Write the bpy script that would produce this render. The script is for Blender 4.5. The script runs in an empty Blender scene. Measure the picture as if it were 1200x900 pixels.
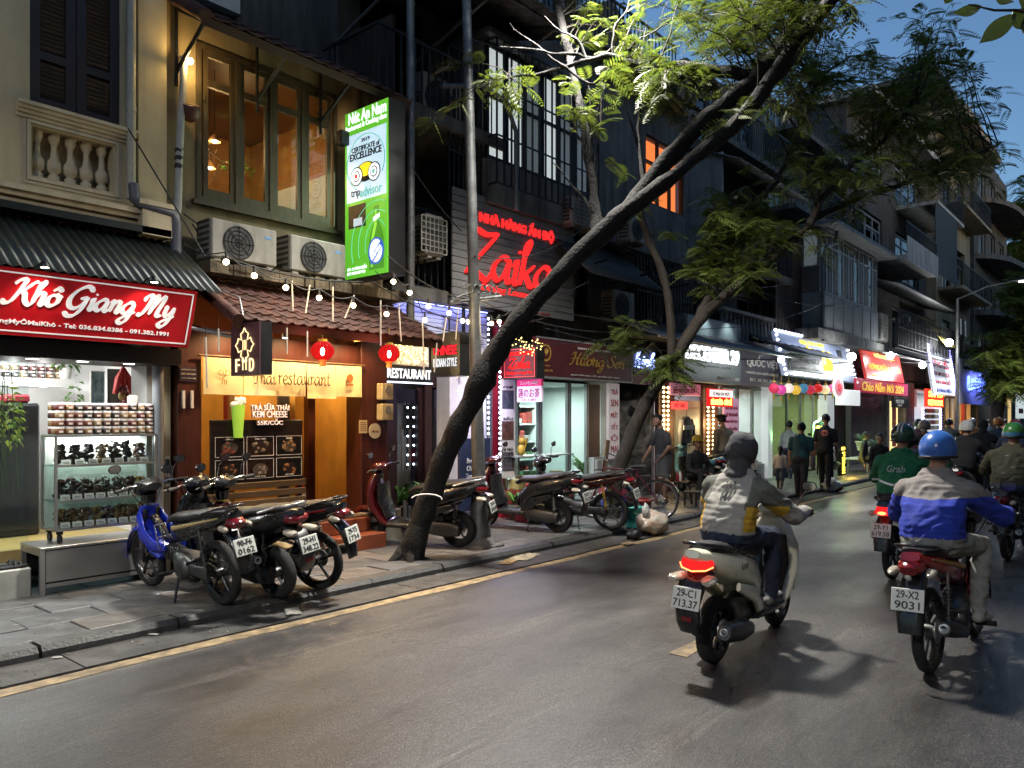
import bpy,bmesh,math,random
import numpy as np
from mathutils import Vector,Matrix,Euler
R=math.radians
random.seed(11)
SC=bpy.context.scene
COL=SC.collection

# ------------------------------------------------------------------ camera, sky, exposure
EYE=1.72                      # eye height above the road (m)
YAW=math.atan(764/900)        # the street runs along +X, the camera looks this far left of it
cs,sn=math.cos(YAW),math.sin(YAW)
cam_d=bpy.data.cameras.new('camera'); cam=bpy.data.objects.new('camera',cam_d); COL.objects.link(cam)
cam.location=(0,0,EYE); cam.rotation_euler=(R(90),0,YAW - R(90))
cam_d.sensor_width=36; cam_d.lens=27; cam_d.shift_y=40/1200
cam_d.clip_start=0.05; cam_d.clip_end=2000
SC.camera=cam

SUN_EL,SUN_AZ=R(11.0),R(200)
W=bpy.data.worlds.new('World'); SC.world=W; W.use_nodes=True
wn=W.node_tree; bg=wn.nodes['Background']
sky=wn.nodes.new('ShaderNodeTexSky'); sky.sky_type='NISHITA'; sky.sun_disc=False
sky.sun_elevation=SUN_EL; sky.sun_rotation=SUN_AZ
sky.air_density=1.0; sky.dust_density=1.0; sky.ozone_density=3.5
wn.links.new(sky.outputs[0],bg.inputs['Color']); bg.inputs['Strength'].default_value=0.15
sun_d=bpy.data.lights.new('dusk_sun','SUN'); sun=bpy.data.objects.new('dusk_sun',sun_d); COL.objects.link(sun)
sun_d.energy=0.02; sun_d.angle=R(20); sun_d.color=(0.75,0.85,1.0)
sun.rotation_euler=Euler((R(90)-R(14),0,R(180)-SUN_AZ))
SC.view_settings.view_transform='Standard'; SC.view_settings.look='None'
SC.view_settings.exposure=0.4; SC.view_settings.gamma=1.0; SC.view_settings.use_curve_mapping=False
cy=SC.cycles
cy.use_denoising=True
try: cy.denoiser='OPENIMAGEDENOISE'; cy.denoising_input_passes='RGB_ALBEDO_NORMAL'
except Exception: pass
cy.max_bounces=4; cy.diffuse_bounces=2; cy.glossy_bounces=2; cy.use_adaptive_sampling=True; cy.adaptive_threshold=.03; cy.adaptive_min_samples=12; cy.transmission_bounces=4
cy.transparent_max_bounces=14; cy.volume_bounces=0
cy.sample_clamp_indirect=3.0; cy.sample_clamp_direct=0; cy.caustics_reflective=False; cy.caustics_refractive=False
cy.use_light_tree=True; cy.volume_step_rate=3.0; cy.volume_max_steps=64

# ------------------------------------------------------------------ measuring helpers (photo reading -> metres in the street)
def PY(u,v,Y):
    t=(u-600)/900; d=Y/(sn-cs*t); return Vector((d*(cs+sn*t),Y,EYE+(490-v)/900*d))
def PD(u,v,d):
    x=(u-600)/900*d; return Vector((d*cs+x*sn,d*sn-x*cs,EYE+(490-v)/900*d))
def PG(u,v,z=0.0):
    d=900*(EYE-z)/(v-490); return PD(u,v,d)
def FX(u,Y): return PY(u,490,Y).x
def FZ(u,v,Y): return PY(u,v,Y).z

# ------------------------------------------------------------------ materials
MATS={}
def lin(c):
    if isinstance(c,str):
        c=c.lstrip('#'); c=[int(c[i:i+2],16)/255 for i in (0,2,4)]
        c=[x/12.92 if x <= .04045 else ((x+.055)/1.055)**2.4 for x in c]
    return (c[0],c[1],c[2],1.0)
def newmat(name):
    m=bpy.data.materials.new(name); m.use_nodes=True
    nt=m.node_tree; nt.nodes.clear()
    out=nt.nodes.new('ShaderNodeOutputMaterial'); return m,nt,out
def mat(name,col,rough=.6,metal=0.,var=.15,scale=6.,bump=0.,bscale=60.,coat=0.,spec=.5,dirt=0.,trans=0.,sheen=0.,col2=None,stretch=None):
    """Principled material: base colour varied by two octaves of noise, optional streak dirt and fine bump."""
    if name in MATS: return MATS[name]
    m,nt,out=newmat(name); N=nt.nodes.new; L=nt.links.new
    p=N('ShaderNodeBsdfPrincipled'); L(p.outputs[0],out.inputs[0])
    p.inputs['Roughness'].default_value=rough; p.inputs['Metallic'].default_value=metal
    p.inputs['Coat Weight'].default_value=coat; p.inputs['Coat Roughness'].default_value=.08
    p.inputs['Specular IOR Level'].default_value=spec
    p.inputs['Transmission Weight'].default_value=trans
    c=lin(col); c2=lin(col2) if col2 is not None else tuple(x*(1-var*2) for x in c[:3])+(1,)
    if var > 0 or col2 is not None:
        tc=N('ShaderNodeTexCoord'); mp=N('ShaderNodeMapping'); L(tc.outputs['Object'],mp.inputs[0])
        if stretch: mp.inputs['Scale'].default_value=stretch
        n1=N('ShaderNodeTexNoise'); n1.inputs['Scale'].default_value=scale; n1.inputs['Detail'].default_value=6
        n1.inputs['Roughness'].default_value=.65
        L(mp.outputs[0],n1.inputs[0])
        r=N('ShaderNodeValToRGB'); r.color_ramp.elements[0].position=.32; r.color_ramp.elements[1].position=.68
        r.color_ramp.elements[0].color=c2; r.color_ramp.elements[1].color=c
        L(n1.outputs[0],r.inputs[0]); last=r.outputs[0]
        if dirt > 0:
            mp2=N('ShaderNodeMapping'); mp2.inputs['Scale'].default_value=(2.6,2.6,.28); L(tc.outputs['Object'],mp2.inputs[0])
            n2=N('ShaderNodeTexNoise'); n2.inputs['Scale'].default_value=2.2; n2.inputs['Detail'].default_value=8; L(mp2.outputs[0],n2.inputs[0])
            r2=N('ShaderNodeValToRGB'); r2.color_ramp.elements[0].position=.42; r2.color_ramp.elements[1].position=.66
            r2.color_ramp.elements[0].color=(0,0,0,1); r2.color_ramp.elements[1].color=(dirt,dirt,dirt,1); L(n2.outputs[0],r2.inputs[0])
            mx=N('ShaderNodeMixRGB'); mx.blend_type='MIX'; L(r2.outputs[0],mx.inputs[0]); L(last,mx.inputs[1])
            mx.inputs[2].default_value=(c[0]*.18,c[1]*.17,c[2]*.16,1); last=mx.outputs[0]
        L(last,p.inputs['Base Color'])
        if rough > .12:
            mr=N('ShaderNodeMapRange'); mr.inputs['To Min'].default_value=max(.02,rough-.1); mr.inputs['To Max'].default_value=min(1,rough+.1)
            L(n1.outputs[0],mr.inputs[0]); L(mr.outputs[0],p.inputs['Roughness'])
    else: p.inputs['Base Color'].default_value=c
    if bump > 0:
        tcb=N('ShaderNodeTexCoord'); nb=N('ShaderNodeTexNoise'); nb.inputs['Scale'].default_value=bscale; nb.inputs['Detail'].default_value=4
        L(tcb.outputs['Object'],nb.inputs[0])
        b=N('ShaderNodeBump'); b.inputs['Strength'].default_value=bump; b.inputs['Distance'].default_value=.02
        L(nb.outputs[0],b.inputs['Height']); L(b.outputs[0],p.inputs['Normal'])
    MATS[name]=m; return m
def emat(name,col,strength,sample=False,base=.0):
    if name in MATS: return MATS[name]
    m,nt,out=newmat(name); e=nt.nodes.new('ShaderNodeEmission')
    e.inputs[0].default_value=lin(col); e.inputs[1].default_value=strength; nt.links.new(e.outputs[0],out.inputs[0])
    m.cycles.emission_sampling='AUTO' if sample else 'NONE'
    MATS[name]=m; return m
def lightbox(name,col,strength,rough=.3,sample=True):
    """diffuse print + even glow: lit panels, and unlit parts given a glow"""
    if name in MATS: return MATS[name]
    m,nt,out=newmat(name); N=nt.nodes.new; L=nt.links.new
    p=N('ShaderNodeBsdfPrincipled'); p.inputs['Base Color'].default_value=lin(col); p.inputs['Roughness'].default_value=rough
    p.inputs['Emission Color'].default_value=lin(col); p.inputs['Emission Strength'].default_value=strength
    L(p.outputs[0],out.inputs[0]); m.cycles.emission_sampling='AUTO' if sample else 'NONE'
    MATS[name]=m; return m
def glassmat(name,tint=(.9,.95,.95),refl=1.0,rough=.0):
    """thin pane: see-through with Fresnel reflection"""
    if name in MATS: return MATS[name]
    m,nt,out=newmat(name); N=nt.nodes.new; L=nt.links.new
    t=N('ShaderNodeBsdfTransparent'); t.inputs[0].default_value=(*tint,1)
    g=N('ShaderNodeBsdfGlossy'); g.inputs['Roughness'].default_value=rough
    f=N('ShaderNodeFresnel'); f.inputs[0].default_value=1.5
    mul=N('ShaderNodeMath'); mul.operation='MULTIPLY'; mul.inputs[1].default_value=refl; L(f.outputs[0],mul.inputs[0])
    ge=N('ShaderNodeNewGeometry'); inv=N('ShaderNodeMath'); inv.operation='SUBTRACT'; inv.inputs[0].default_value=1.0; L(ge.outputs['Backfacing'],inv.inputs[1])
    mul2=N('ShaderNodeMath'); mul2.operation='MULTIPLY'; mul2.use_clamp=True; L(mul.outputs[0],mul2.inputs[0]); L(inv.outputs[0],mul2.inputs[1]); mul=mul2
    mx=N('ShaderNodeMixShader'); L(mul.outputs[0],mx.inputs[0]); L(t.outputs[0],mx.inputs[1]); L(g.outputs[0],mx.inputs[2])
    L(mx.outputs[0],out.inputs[0]); MATS[name]=m; return m
def leafmat(name,col,col2,trans=.35):
    if name in MATS: return MATS[name]
    m,nt,out=newmat(name); N=nt.nodes.new; L=nt.links.new
    geo=N('ShaderNodeNewGeometry'); r=N('ShaderNodeValToRGB')
    r.color_ramp.elements[0].color=lin(col); r.color_ramp.elements[1].color=lin(col2)
    L(geo.outputs['Random Per Island'],r.inputs[0])
    d=N('ShaderNodeBsdfPrincipled'); d.inputs['Roughness'].default_value=.5; L(r.outputs[0],d.inputs['Base Color'])
    t=N('ShaderNodeBsdfTranslucent'); L(r.outputs[0],t.inputs[0])
    mx=N('ShaderNodeMixShader'); mx.inputs[0].default_value=trans; L(d.outputs[0],mx.inputs[1]); L(t.outputs[0],mx.inputs[2])
    L(mx.outputs[0],out.inputs[0]); MATS[name]=m; return m

# ------------------------------------------------------------------ mesh builder
class MB:
    def __init__(s): s.v=[]; s.f=[]; s.m=[]; s.sm=[]
    def raw(s,vs,fs,mi=0,smooth=False):
        o=len(s.v); s.v += [tuple(x) for x in vs]; s.f += [tuple(i+o for i in f) for f in fs]
        s.m += [mi]*len(fs); s.sm += [smooth]*len(fs); return s
    def box(s,x0,x1,y0,y1,z0,z1,mi=0,b=0.0,M=None):
        if b <= 0:
            vs=[(x,y,z) for z in (z0,z1) for y in (y0,y1) for x in (x0,x1)]
            fs=[(0,2,3,1),(4,5,7,6),(0,1,5,4),(2,6,7,3),(0,4,6,2),(1,3,7,5)]
        else:
            b=min(b,abs(x1-x0)*.45,abs(y1-y0)*.45,abs(z1-z0)*.45)
            bm=bmesh.new(); bmesh.ops.create_cube(bm,size=1)
            for w in bm.verts: w.co=((x0+x1)/2+w.co.x*(x1-x0),(y0+y1)/2+w.co.y*(y1-y0),(z0+z1)/2+w.co.z*(z1-z0))
            bmesh.ops.bevel(bm,geom=bm.edges[:],offset=b,segments=1,affect='EDGES',profile=.5)
            bm.verts.index_update(); vs=[tuple(w.co) for w in bm.verts]; fs=[tuple(w.index for w in f.verts) for f in bm.faces]; bm.free()
        if M is not None: vs=[tuple(M @ Vector(q)) for q in vs]
        return s.raw(vs,fs,mi)
    def cbox(s,c,d,mi=0,b=0.,M=None):
        return s.box(c[0]-d[0]/2,c[0]+d[0]/2,c[1]-d[1]/2,c[1]+d[1]/2,c[2]-d[2]/2,c[2]+d[2]/2,mi,b,M)
    def quad(s,a,b,c,d,mi=0): return s.raw([a,b,c,d],[(0,1,2,3)],mi)
    def tube(s,pts,rad,n=8,mi=0,caps=True,smooth=True):
        pts=[Vector(p) for p in pts]; k=len(pts)
        if not hasattr(rad,'__len__'): rad=[rad]*k
        T=[]
        for i in range(k):
            t=pts[min(i+1,k-1)]-pts[max(i-1,0)]
            T.append(t.normalized() if t.length > 1e-9 else Vector((0,0,1)))
        up=Vector((0,0,1)) if abs(T[0].z) < .9 else Vector((1,0,0))
        nrm=(up - T[0]*up.dot(T[0])).normalized(); vs=[]
        for i in range(k):
            nrm=nrm - T[i]*nrm.dot(T[i])
            nrm=nrm.normalized() if nrm.length > 1e-6 else T[i].orthogonal().normalized()
            bn=T[i].cross(nrm)
            for j in range(n):
                a=2*math.pi*j/n; vs.append(pts[i]+(nrm*math.cos(a)+bn*math.sin(a))*rad[i])
        fs=[(i*n+j,i*n+(j+1) % n,(i+1)*n+(j+1) % n,(i+1)*n+j) for i in range(k-1) for j in range(n)]
        s.raw(vs,fs,mi,smooth)
        if caps: s.raw(vs[:n],[tuple(range(n-1,-1,-1))],mi); s.raw(vs[-n:],[tuple(range(n))],mi)
        return s
    def lathe(s,prof,n=16,M=None,mi=0,smooth=True,caps=True):
        vs=[(r*math.cos(2*math.pi*j/n),r*math.sin(2*math.pi*j/n),z) for r,z in prof for j in range(n)]
        if M is not None: vs=[tuple(M @ Vector(q)) for q in vs]
        k=len(prof)
        fs=[(i*n+j,i*n+(j+1) % n,(i+1)*n+(j+1) % n,(i+1)*n+j) for i in range(k-1) for j in range(n)]
        s.raw(vs,fs,mi,smooth)
        if caps:
            if prof[0][0] > 1e-4: s.raw(vs[:n],[tuple(range(n-1,-1,-1))],mi)
            if prof[-1][0] > 1e-4: s.raw(vs[-n:],[tuple(range(n))],mi)
        return s
    def sphere(s,c,r,n=12,m=8,mi=0,M=None):
        if not hasattr(r,'__len__'): r=(r,r,r)
        prof=[(max(1e-5,math.sin(math.pi*i/m)),-math.cos(math.pi*i/m)) for i in range(m+1)]
        T=Matrix.Translation(c) @ Matrix.Diagonal((*r,1))
        if M is not None: T=M @ T
        return s.lathe(prof,n,T,mi,True,False)
    def loft(s,secs,n=14,e=2.4,mi=0,caps=True,side=(0,1,0)):
        """secs: (x, y, z, half_width, half_height) rings swept along a path, superellipse section"""
        k=len(secs); P=[Vector(q[:3]) for q in secs]; sd=Vector(side); vs=[]
        for i in range(k):
            t=(P[min(i+1,k-1)]-P[max(i-1,0)]); t -= sd*t.dot(sd); t.normalize(); up=t.cross(sd)
            if i and up.dot(lastup) < 0: up=-up
            lastup=up
            hw,hh=secs[i][3],secs[i][4]
            for j in range(n):
                a=2*math.pi*j/n; c_,s_=math.cos(a),math.sin(a)
                vs.append(P[i]+sd*(hw*math.copysign(abs(c_)**(2/e),c_))+up*(hh*math.copysign(abs(s_)**(2/e),s_)))
        fs=[(i*n+j,i*n+(j+1) % n,(i+1)*n+(j+1) % n,(i+1)*n+j) for i in range(k-1) for j in range(n)]
        s.raw(vs,fs,mi,True)
        if caps: s.raw(vs[:n],[tuple(range(n-1,-1,-1))],mi); s.raw(vs[-n:],[tuple(range(n))],mi)
        return s
    def prism(s,poly,y0,y1,mi=0,M=None):
        """polygon in local XZ extruded along Y"""
        k=len(poly); vs=[(x,y0,z) for x,z in poly]+[(x,y1,z) for x,z in poly]
        if M is not None: vs=[tuple(M @ Vector(q)) for q in vs]
        fs=[tuple(range(k)),tuple(range(2*k-1,k-1,-1))]+[(i,i+k,(i+1) % k+k,(i+1) % k) for i in range(k)]
        return s.raw(vs,fs,mi)
    def mesh(s,name,mats=()):
        me=bpy.data.meshes.new(name); me.from_pydata(s.v,[],s.f)
        for m in mats: me.materials.append(m)
        me.polygons.foreach_set('material_index',s.m); me.polygons.foreach_set('use_smooth',s.sm)
        bm=bmesh.new(); bm.from_mesh(me); bmesh.ops.recalc_face_normals(bm,faces=bm.faces[:]); bm.to_mesh(me); bm.free()
        me.update(); return me
    def build(s,name,mats,parent=None,loc=None,rot=None):
        if not isinstance(mats,(list,tuple)): mats=[mats]
        return put(name,s.mesh(name,mats),parent,loc,rot)
def put(name,data,parent=None,loc=None,rot=None,scale=None):
    o=bpy.data.objects.new(name,data); COL.objects.link(o)
    if parent is not None: o.parent=parent
    if loc is not None: o.location=loc
    if rot is not None: o.rotation_euler=rot
    if scale is not None: o.scale=scale
    return o
def tag(o,label=None,cat=None,group=None,kind=None):
    if label: o['label']=label
    if cat: o['category']=cat
    if group: o['group']=group
    if kind: o['kind']=kind
    return o
def thing(name,label,cat,loc=(0,0,0),rz=0.,group=None):
    o=put(name,None,None,loc,(0,0,rz)); o.empty_display_size=.2
    return tag(o,label,cat,group)
def struct(o): o['kind']='structure'; return o
def copy_tree(o,parent=None):
    c=o.copy(); COL.objects.link(c); c.parent=parent
    for ch in list(o.children): copy_tree(ch,c)
    return c
def pbox(name,m,parent,x0,x1,y0,y1,z0,z1,b=0.,label=None):
    o=MB().box(x0,x1,y0,y1,z0,z1,0,b).build(name,m,parent)
    if label: o['label']=label
    return o
_bx={}
def unitbox(name,m,parent,x0,x1,y0,y1,z0,z1,bev=True):
    """alike pieces sharing one bevelled unit box, scaled"""
    key=(m.name,bev)
    if key not in _bx: _bx[key]=MB().box(-.5,.5,-.5,.5,-.5,.5,0,.02 if bev else 0).mesh('piece',[m])
    return put(name,_bx[key],parent,((x0+x1)/2,(y0+y1)/2,(z0+z1)/2),None,(x1-x0,y1-y0,z1-z0))

# ------------------------------------------------------------------ lettering
TEXTS=[]
def text(parent,body,c,w,h,m,frame='S',name='lettering',shear=0.,bold=0.,ext=.004,spacing=1.,roll=0.,wrap=None):
    """flat letters fitted to w x h metres centred on c. frame: S faces -Y (street), W faces -X, E faces +X or a 3x3 (right, up, normal)"""
    cu=bpy.data.curves.new('lettering','FONT'); cu.body=body; cu.align_x='CENTER'; cu.align_y='CENTER'
    cu.extrude=ext; cu.offset=bold; cu.shear=shear; cu.space_character=spacing; cu.resolution_u=3
    cu.materials.append(m)
    o=put(name,cu,parent)
    if isinstance(frame,str):
        rt,up={'S': (Vector((1,0,0)),Vector((0,0,1))),'W': (Vector((0,-1,0)),Vector((0,0,1))),'E': (Vector((0,1,0)),Vector((0,0,1)))}[frame]
    else: rt,up=Vector(frame[0]),Vector(frame[1])
    if roll: q=Matrix.Rotation(roll,3,rt.cross(up)); rt,up=q @ rt,q @ up
    TEXTS.append((o,Vector(c),w,h,rt.normalized(),up.normalized(),wrap)); return o
def fit_texts():
    """fit every text to its place and turn it into a plain mesh"""
    bpy.context.view_layer.update(); dg=bpy.context.evaluated_depsgraph_get(); done=[]
    for o,c,w,h,rt,up,wrap in TEXTS:
        me=bpy.data.meshes.new_from_object(o.evaluated_get(dg))
        n=len(me.vertices)
        if not n: continue
        V=np.empty(n*3); me.vertices.foreach_get('co',V); V=V.reshape(-1,3)
        x0,y0=V[:,0].min(),V[:,1].min(); x1,y1=V[:,0].max(),V[:,1].max()
        sx=w/(x1-x0) if w else None; sy=h/(y1-y0) if h else None
        sx=sx or sy; sy=sy or sx
        A=np.array((rt,up,rt.cross(up)))
        V=((V-((x0+x1)/2,(y0+y1)/2,0))*(sx,sy,1)) @ A + np.array(c)
        if wrap is not None: V=wrap_on(V,wrap,rt.cross(up))
        me.vertices.foreach_set('co',V.ravel()); me.update(); done.append((o,me))
    for o,me in done:
        nm,par=o.name.split('.')[0],o.parent
        cu=o.data; bpy.data.objects.remove(o); bpy.data.curves.remove(cu); put(nm,me,par)
def wrap_on(V,bvh,nr):
    """lay flat print on a curved surface: move each point along the normal onto the surface"""
    out=[]
    for p in V:
        p=Vector(p); h=bvh.ray_cast(p+nr*.4,-nr)[0]; out.append((h+nr*.004) if h is not None else p)
    return np.array([tuple(q) for q in out])
def crom(pts,k=6):
    P=[Vector(p) for p in pts]; out=[]
    if len(P) < 3: k=4
    for i in range(len(P)-1):
        p0,p1,p2,p3=P[max(i-1,0)],P[i],P[i+1],P[min(i+2,len(P)-1)]
        for j in range(k):
            t=j/k; out.append(.5*((2*p1)+(p2-p0)*t+(2*p0-5*p1+4*p2-p3)*t*t+(3*p1-p0-3*p2+p3)*t**3))
    out.append(P[-1]); return out
def brush(strokes,wid,thin=.35,nib=R(40),depth=.012):
    """brush-script strokes (lists of 2D points) swept with a slanted nib -> mesh in local XY with a little thickness"""
    b=MB()
    for st in strokes:
        q=crom([(x,y,0) for x,y in st]); k=len(q); Lf=[]; Rt=[]
        for i in range(k):
            t=q[min(i+1,k-1)]-q[max(i-1,0)]; t=t.normalized() if t.length > 1e-9 else Vector((1,0,0))
            a=math.atan2(t.y,t.x); ww=wid*(thin+(1-thin)*abs(math.sin(a-nib)))/2
            ww *= min(1,.45+i/4,.45+(k-1-i)/4)
            n=Vector((-t.y,t.x,0)); Lf.append(q[i]+n*ww); Rt.append(q[i]-n*ww)
        vs=[]
        for l,r in zip(Lf,Rt): vs += [(l.x,l.y,depth),(r.x,r.y,depth),(l.x,l.y,0),(r.x,r.y,0)]
        fs=[]
        for i in range(k-1):
            o=i*4; p=o+4; fs += [(o,o+1,p+1,p),(o+2,p+2,p+3,o+3),(o,p,p+2,o+2),(o+1,o+3,p+3,p+1)]
        fs += [(0,2,3,1),(4*k-4,4*k-3,4*k-1,4*k-2)]
        b.raw(vs,fs)
    return b
# ------------------------------------------------------------------ shared materials
black=mat('black_plastic',(.012,.012,.013),.45,var=.2)
steel=mat('brushed_steel',(.50,.50,.49),.33,.85,var=.05,scale=3)
galv=mat('galvanised_pole',(.19,.195,.195),.5,.6,var=.25,scale=9,dirt=.5)
chrome=mat('chrome',(.75,.75,.75),.12,1.,var=0)
darkmetal=mat('dark_metal',(.025,.026,.028),.5,.5,var=.3)
whiteplastic=mat('white_plastic',(.68,.68,.65),.4,var=.06)
whitepaint=mat('white_paint',(.75,.75,.74),.5,var=.05)
rubber=mat('rubber',(.014,.014,.014),.75,var=.2,bump=.3,bscale=200)
concrete=mat('concrete',(.20,.195,.18),.85,var=.3,scale=4,bump=.4,bscale=40,dirt=.7)
glass=glassmat('clear_glass')
darkglass=glassmat('dusty_glass',(.55,.6,.62),1.3,.03)
wood_brown=mat('brown_wood',(.16,.085,.035),.5,var=.25,scale=3,stretch=(9,9,1),bump=.1)
paper=mat('printed_paper',(.72,.70,.66),.7,var=.06)
white_em=emat('white_lamp',(1,.97,.92),14)
FYW=8.2
PZ=.10      # pavement height

# ------------------------------------------------------------------ ground
def asphalt():
    m,nt,out=newmat('asphalt'); N=nt.nodes.new; L=nt.links.new
    p=N('ShaderNodeBsdfPrincipled'); L(p.outputs[0],out.inputs[0])
    tc=N('ShaderNodeTexCoord')
    def noise(sc,det=5,rough=.6,stretch=None):
        n=N('ShaderNodeTexNoise'); n.inputs['Scale'].default_value=sc; n.inputs['Detail'].default_value=det; n.inputs['Roughness'].default_value=rough
        if stretch:
            mp=N('ShaderNodeMapping'); mp.inputs['Scale'].default_value=stretch; L(tc.outputs['Object'],mp.inputs[0]); L(mp.outputs[0],n.inputs[0])
        else: L(tc.outputs['Object'],n.inputs[0])
        return n
    big=noise(.35,4,.6,(1,2.2,1)); mid=noise(2.2,6,.7,(.5,1.6,1)); grit=noise(75,4,.8)
    worn=noise(1.1,8,.75,(.16,2.6,1))
    vor=N('ShaderNodeTexVoronoi'); vor.inputs['Scale'].default_value=150; L(tc.outputs['Object'],vor.inputs[0])
    r=N('ShaderNodeValToRGB'); e=r.color_ramp.elements; e[0].position=.3; e[1].position=.72
    e[0].color=(.027,.0255,.0255,1); e[1].color=(.066,.062,.061,1); L(big.outputs[0],r.inputs[0])
    r2=N('ShaderNodeValToRGB'); e=r2.color_ramp.elements; e[0].position=.30; e[1].position=.75
    e[0].color=(.72,.72,.72,1); e[1].color=(1.3,1.28,1.24,1); L(mid.outputs[0],r2.inputs[0])
    m1=N('ShaderNodeMixRGB'); m1.blend_type='MULTIPLY'; m1.inputs[0].default_value=1; L(r.outputs[0],m1.inputs[1]); L(r2.outputs[0],m1.inputs[2])
    r3=N('ShaderNodeValToRGB'); e=r3.color_ramp.elements; e[0].position=.57; e[1].position=.66
    e[0].color=(0,0,0,1); e[1].color=(.5,.5,.5,1); L(worn.outputs[0],r3.inputs[0])
    m2=N('ShaderNodeMixRGB'); L(r3.outputs[0],m2.inputs[0]); L(m1.outputs[0],m2.inputs[1]); m2.inputs[2].default_value=(.15,.14,.125,1)
    r4=N('ShaderNodeValToRGB'); e=r4.color_ramp.elements; e[0].position=.52; e[1].position=.74
    e[0].color=(.62,.62,.62,1); e[1].color=(2.4,2.35,2.3,1); L(grit.outputs[0],r4.inputs[0])
    m3=N('ShaderNodeMixRGB'); m3.blend_type='MULTIPLY'; m3.inputs[0].default_value=.9; L(m2.outputs[0],m3.inputs[1]); L(r4.outputs[0],m3.inputs[2])
    # hairline cracks
    mpc=N('ShaderNodeMapping'); L(tc.outputs['Object'],mpc.inputs[0])
    wob=noise(3,3); addv=N('ShaderNodeMixRGB'); addv.blend_type='ADD'; addv.inputs[0].default_value=.35; L(mpc.outputs[0],addv.inputs[1]); L(wob.outputs['Color'],addv.inputs[2])
    vc=N('ShaderNodeTexVoronoi'); vc.feature='DISTANCE_TO_EDGE'; vc.inputs['Scale'].default_value=.55; L(addv.outputs[0],vc.inputs[0])
    rc=N('ShaderNodeValToRGB'); e=rc.color_ramp.elements; e[0].position=0; e[1].position=.006; e[0].color=(.45,.45,.45,1); e[1].color=(1,1,1,1); L(vc.outputs[0],rc.inputs[0])
    m4=N('ShaderNodeMixRGB'); m4.blend_type='MULTIPLY'; m4.inputs[0].default_value=.8; L(m3.outputs[0],m4.inputs[1]); L(rc.outputs[0],m4.inputs[2])
    sc=N('ShaderNodeSeparateColor'); L(vor.outputs['Color'],sc.inputs[0]); rs=N('ShaderNodeValToRGB'); e=rs.color_ramp.elements; e[0].position=.5; e[1].position=.97; e[0].color=(.8,.8,.8,1); e[1].color=(3.0,2.9,2.7,1); L(sc.outputs[0],rs.inputs[0])
    m5=N('ShaderNodeMixRGB'); m5.blend_type='MULTIPLY'; m5.inputs[0].default_value=.75; L(m4.outputs[0],m5.inputs[1]); L(rs.outputs[0],m5.inputs[2])
    oil=noise(.9,3,.5,(.6,1.6,1)); ro=N('ShaderNodeValToRGB'); e=ro.color_ramp.elements; e[0].position=.30; e[1].position=.42; e[0].color=(.55,.54,.54,1); e[1].color=(1,1,1,1); L(oil.outputs[0],ro.inputs[0]); m6=N('ShaderNodeMixRGB'); m6.blend_type='MULTIPLY'; m6.inputs[0].default_value=1; L(m5.outputs[0],m6.inputs[1]); L(ro.outputs[0],m6.inputs[2])
    L(m6.outputs[0],p.inputs['Base Color'])
    mr=N('ShaderNodeMapRange'); mr.inputs['From Min'].default_value=.35; mr.inputs['From Max'].default_value=.65
    mr.inputs['To Min'].default_value=.36; mr.inputs['To Max'].default_value=.62; L(big.outputs[0],mr.inputs[0]); L(mr.outputs[0],p.inputs['Roughness'])
    b=N('ShaderNodeBump'); b.inputs['Strength'].default_value=.35; b.inputs['Distance'].default_value=.004; L(vor.outputs[0],b.inputs['Height'])
    b2=N('ShaderNodeBump'); b2.inputs['Strength'].default_value=.35; b2.inputs['Distance'].default_value=.03; L(mid.outputs[0],b2.inputs['Height']); L(b.outputs[0],b2.inputs['Normal'])
    L(b2.outputs[0],p.inputs['Normal']); return m
m_asph=asphalt()
road=MB()
nx,ny=60,24
road.raw([(-60+330*i/nx,-60+75*j/ny,0) for j in range(ny+1) for i in range(nx+1)],
         [(j*(nx+1)+i,j*(nx+1)+i+1,(j+1)*(nx+1)+i+1,(j+1)*(nx+1)+i) for j in range(ny) for i in range(nx)])
struct(road.build('road',m_asph))
m_gutter=mat('gutter_concrete',(.085,.08,.075),.7,var=.35,scale=2.5,bump=.6,bscale=25,dirt=.6)
gut=MB()
random.seed(3)
x=-6.
while x < 60:
    w_=random.uniform(1.2,2.3); gut.box(x,x+w_-.012,5.62+random.uniform(-.015,.015),6.07,-.02,.012+random.uniform(0,.006),0,0); x += w_
struct(gut.build('gutter',m_gutter))
m_line=mat('yellow_line_paint',(.42,.30,.15),.65,var=.28,scale=11,bump=.2,bscale=90,col2=(.15,.115,.075),dirt=.75)
def painted(name,pts,m):
    b=MB(); k=len(pts)//2
    b.raw([(p[0],p[1],.004) for p in pts],[(i,i+1,k+i+1,k+i) for i in range(k-1)]); return struct(b.build(name,m))
xs=[-6+i*.5 for i in range(160)]
painted('edge_line',[(x,5.47+.012*math.sin(x*3.1)+.006*math.sin(x*11),0) for x in xs]+[(x,5.61+.012*math.sin(x*2.3+1)+.006*math.sin(x*9),0) for x in xs],m_line)
for dx in (5.02,12.0,19.,27.,35.,43.):
    painted('centre_line_dash',[(dx+i*.2,2.62+.012*math.sin(i*2+dx),0) for i in range(5)]+[(dx+i*.2,2.76+.012*math.sin(i*3),0) for i in range(5)],mat('worn_line_paint',(.30,.21,.09),.65,var=.3,scale=9,col2=(.085,.07,.055),dirt=.6))
painted('far_edge_line',[(x,-.45,0) for x in xs]+[(x,-.31,0) for x in xs],m_line)

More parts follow.
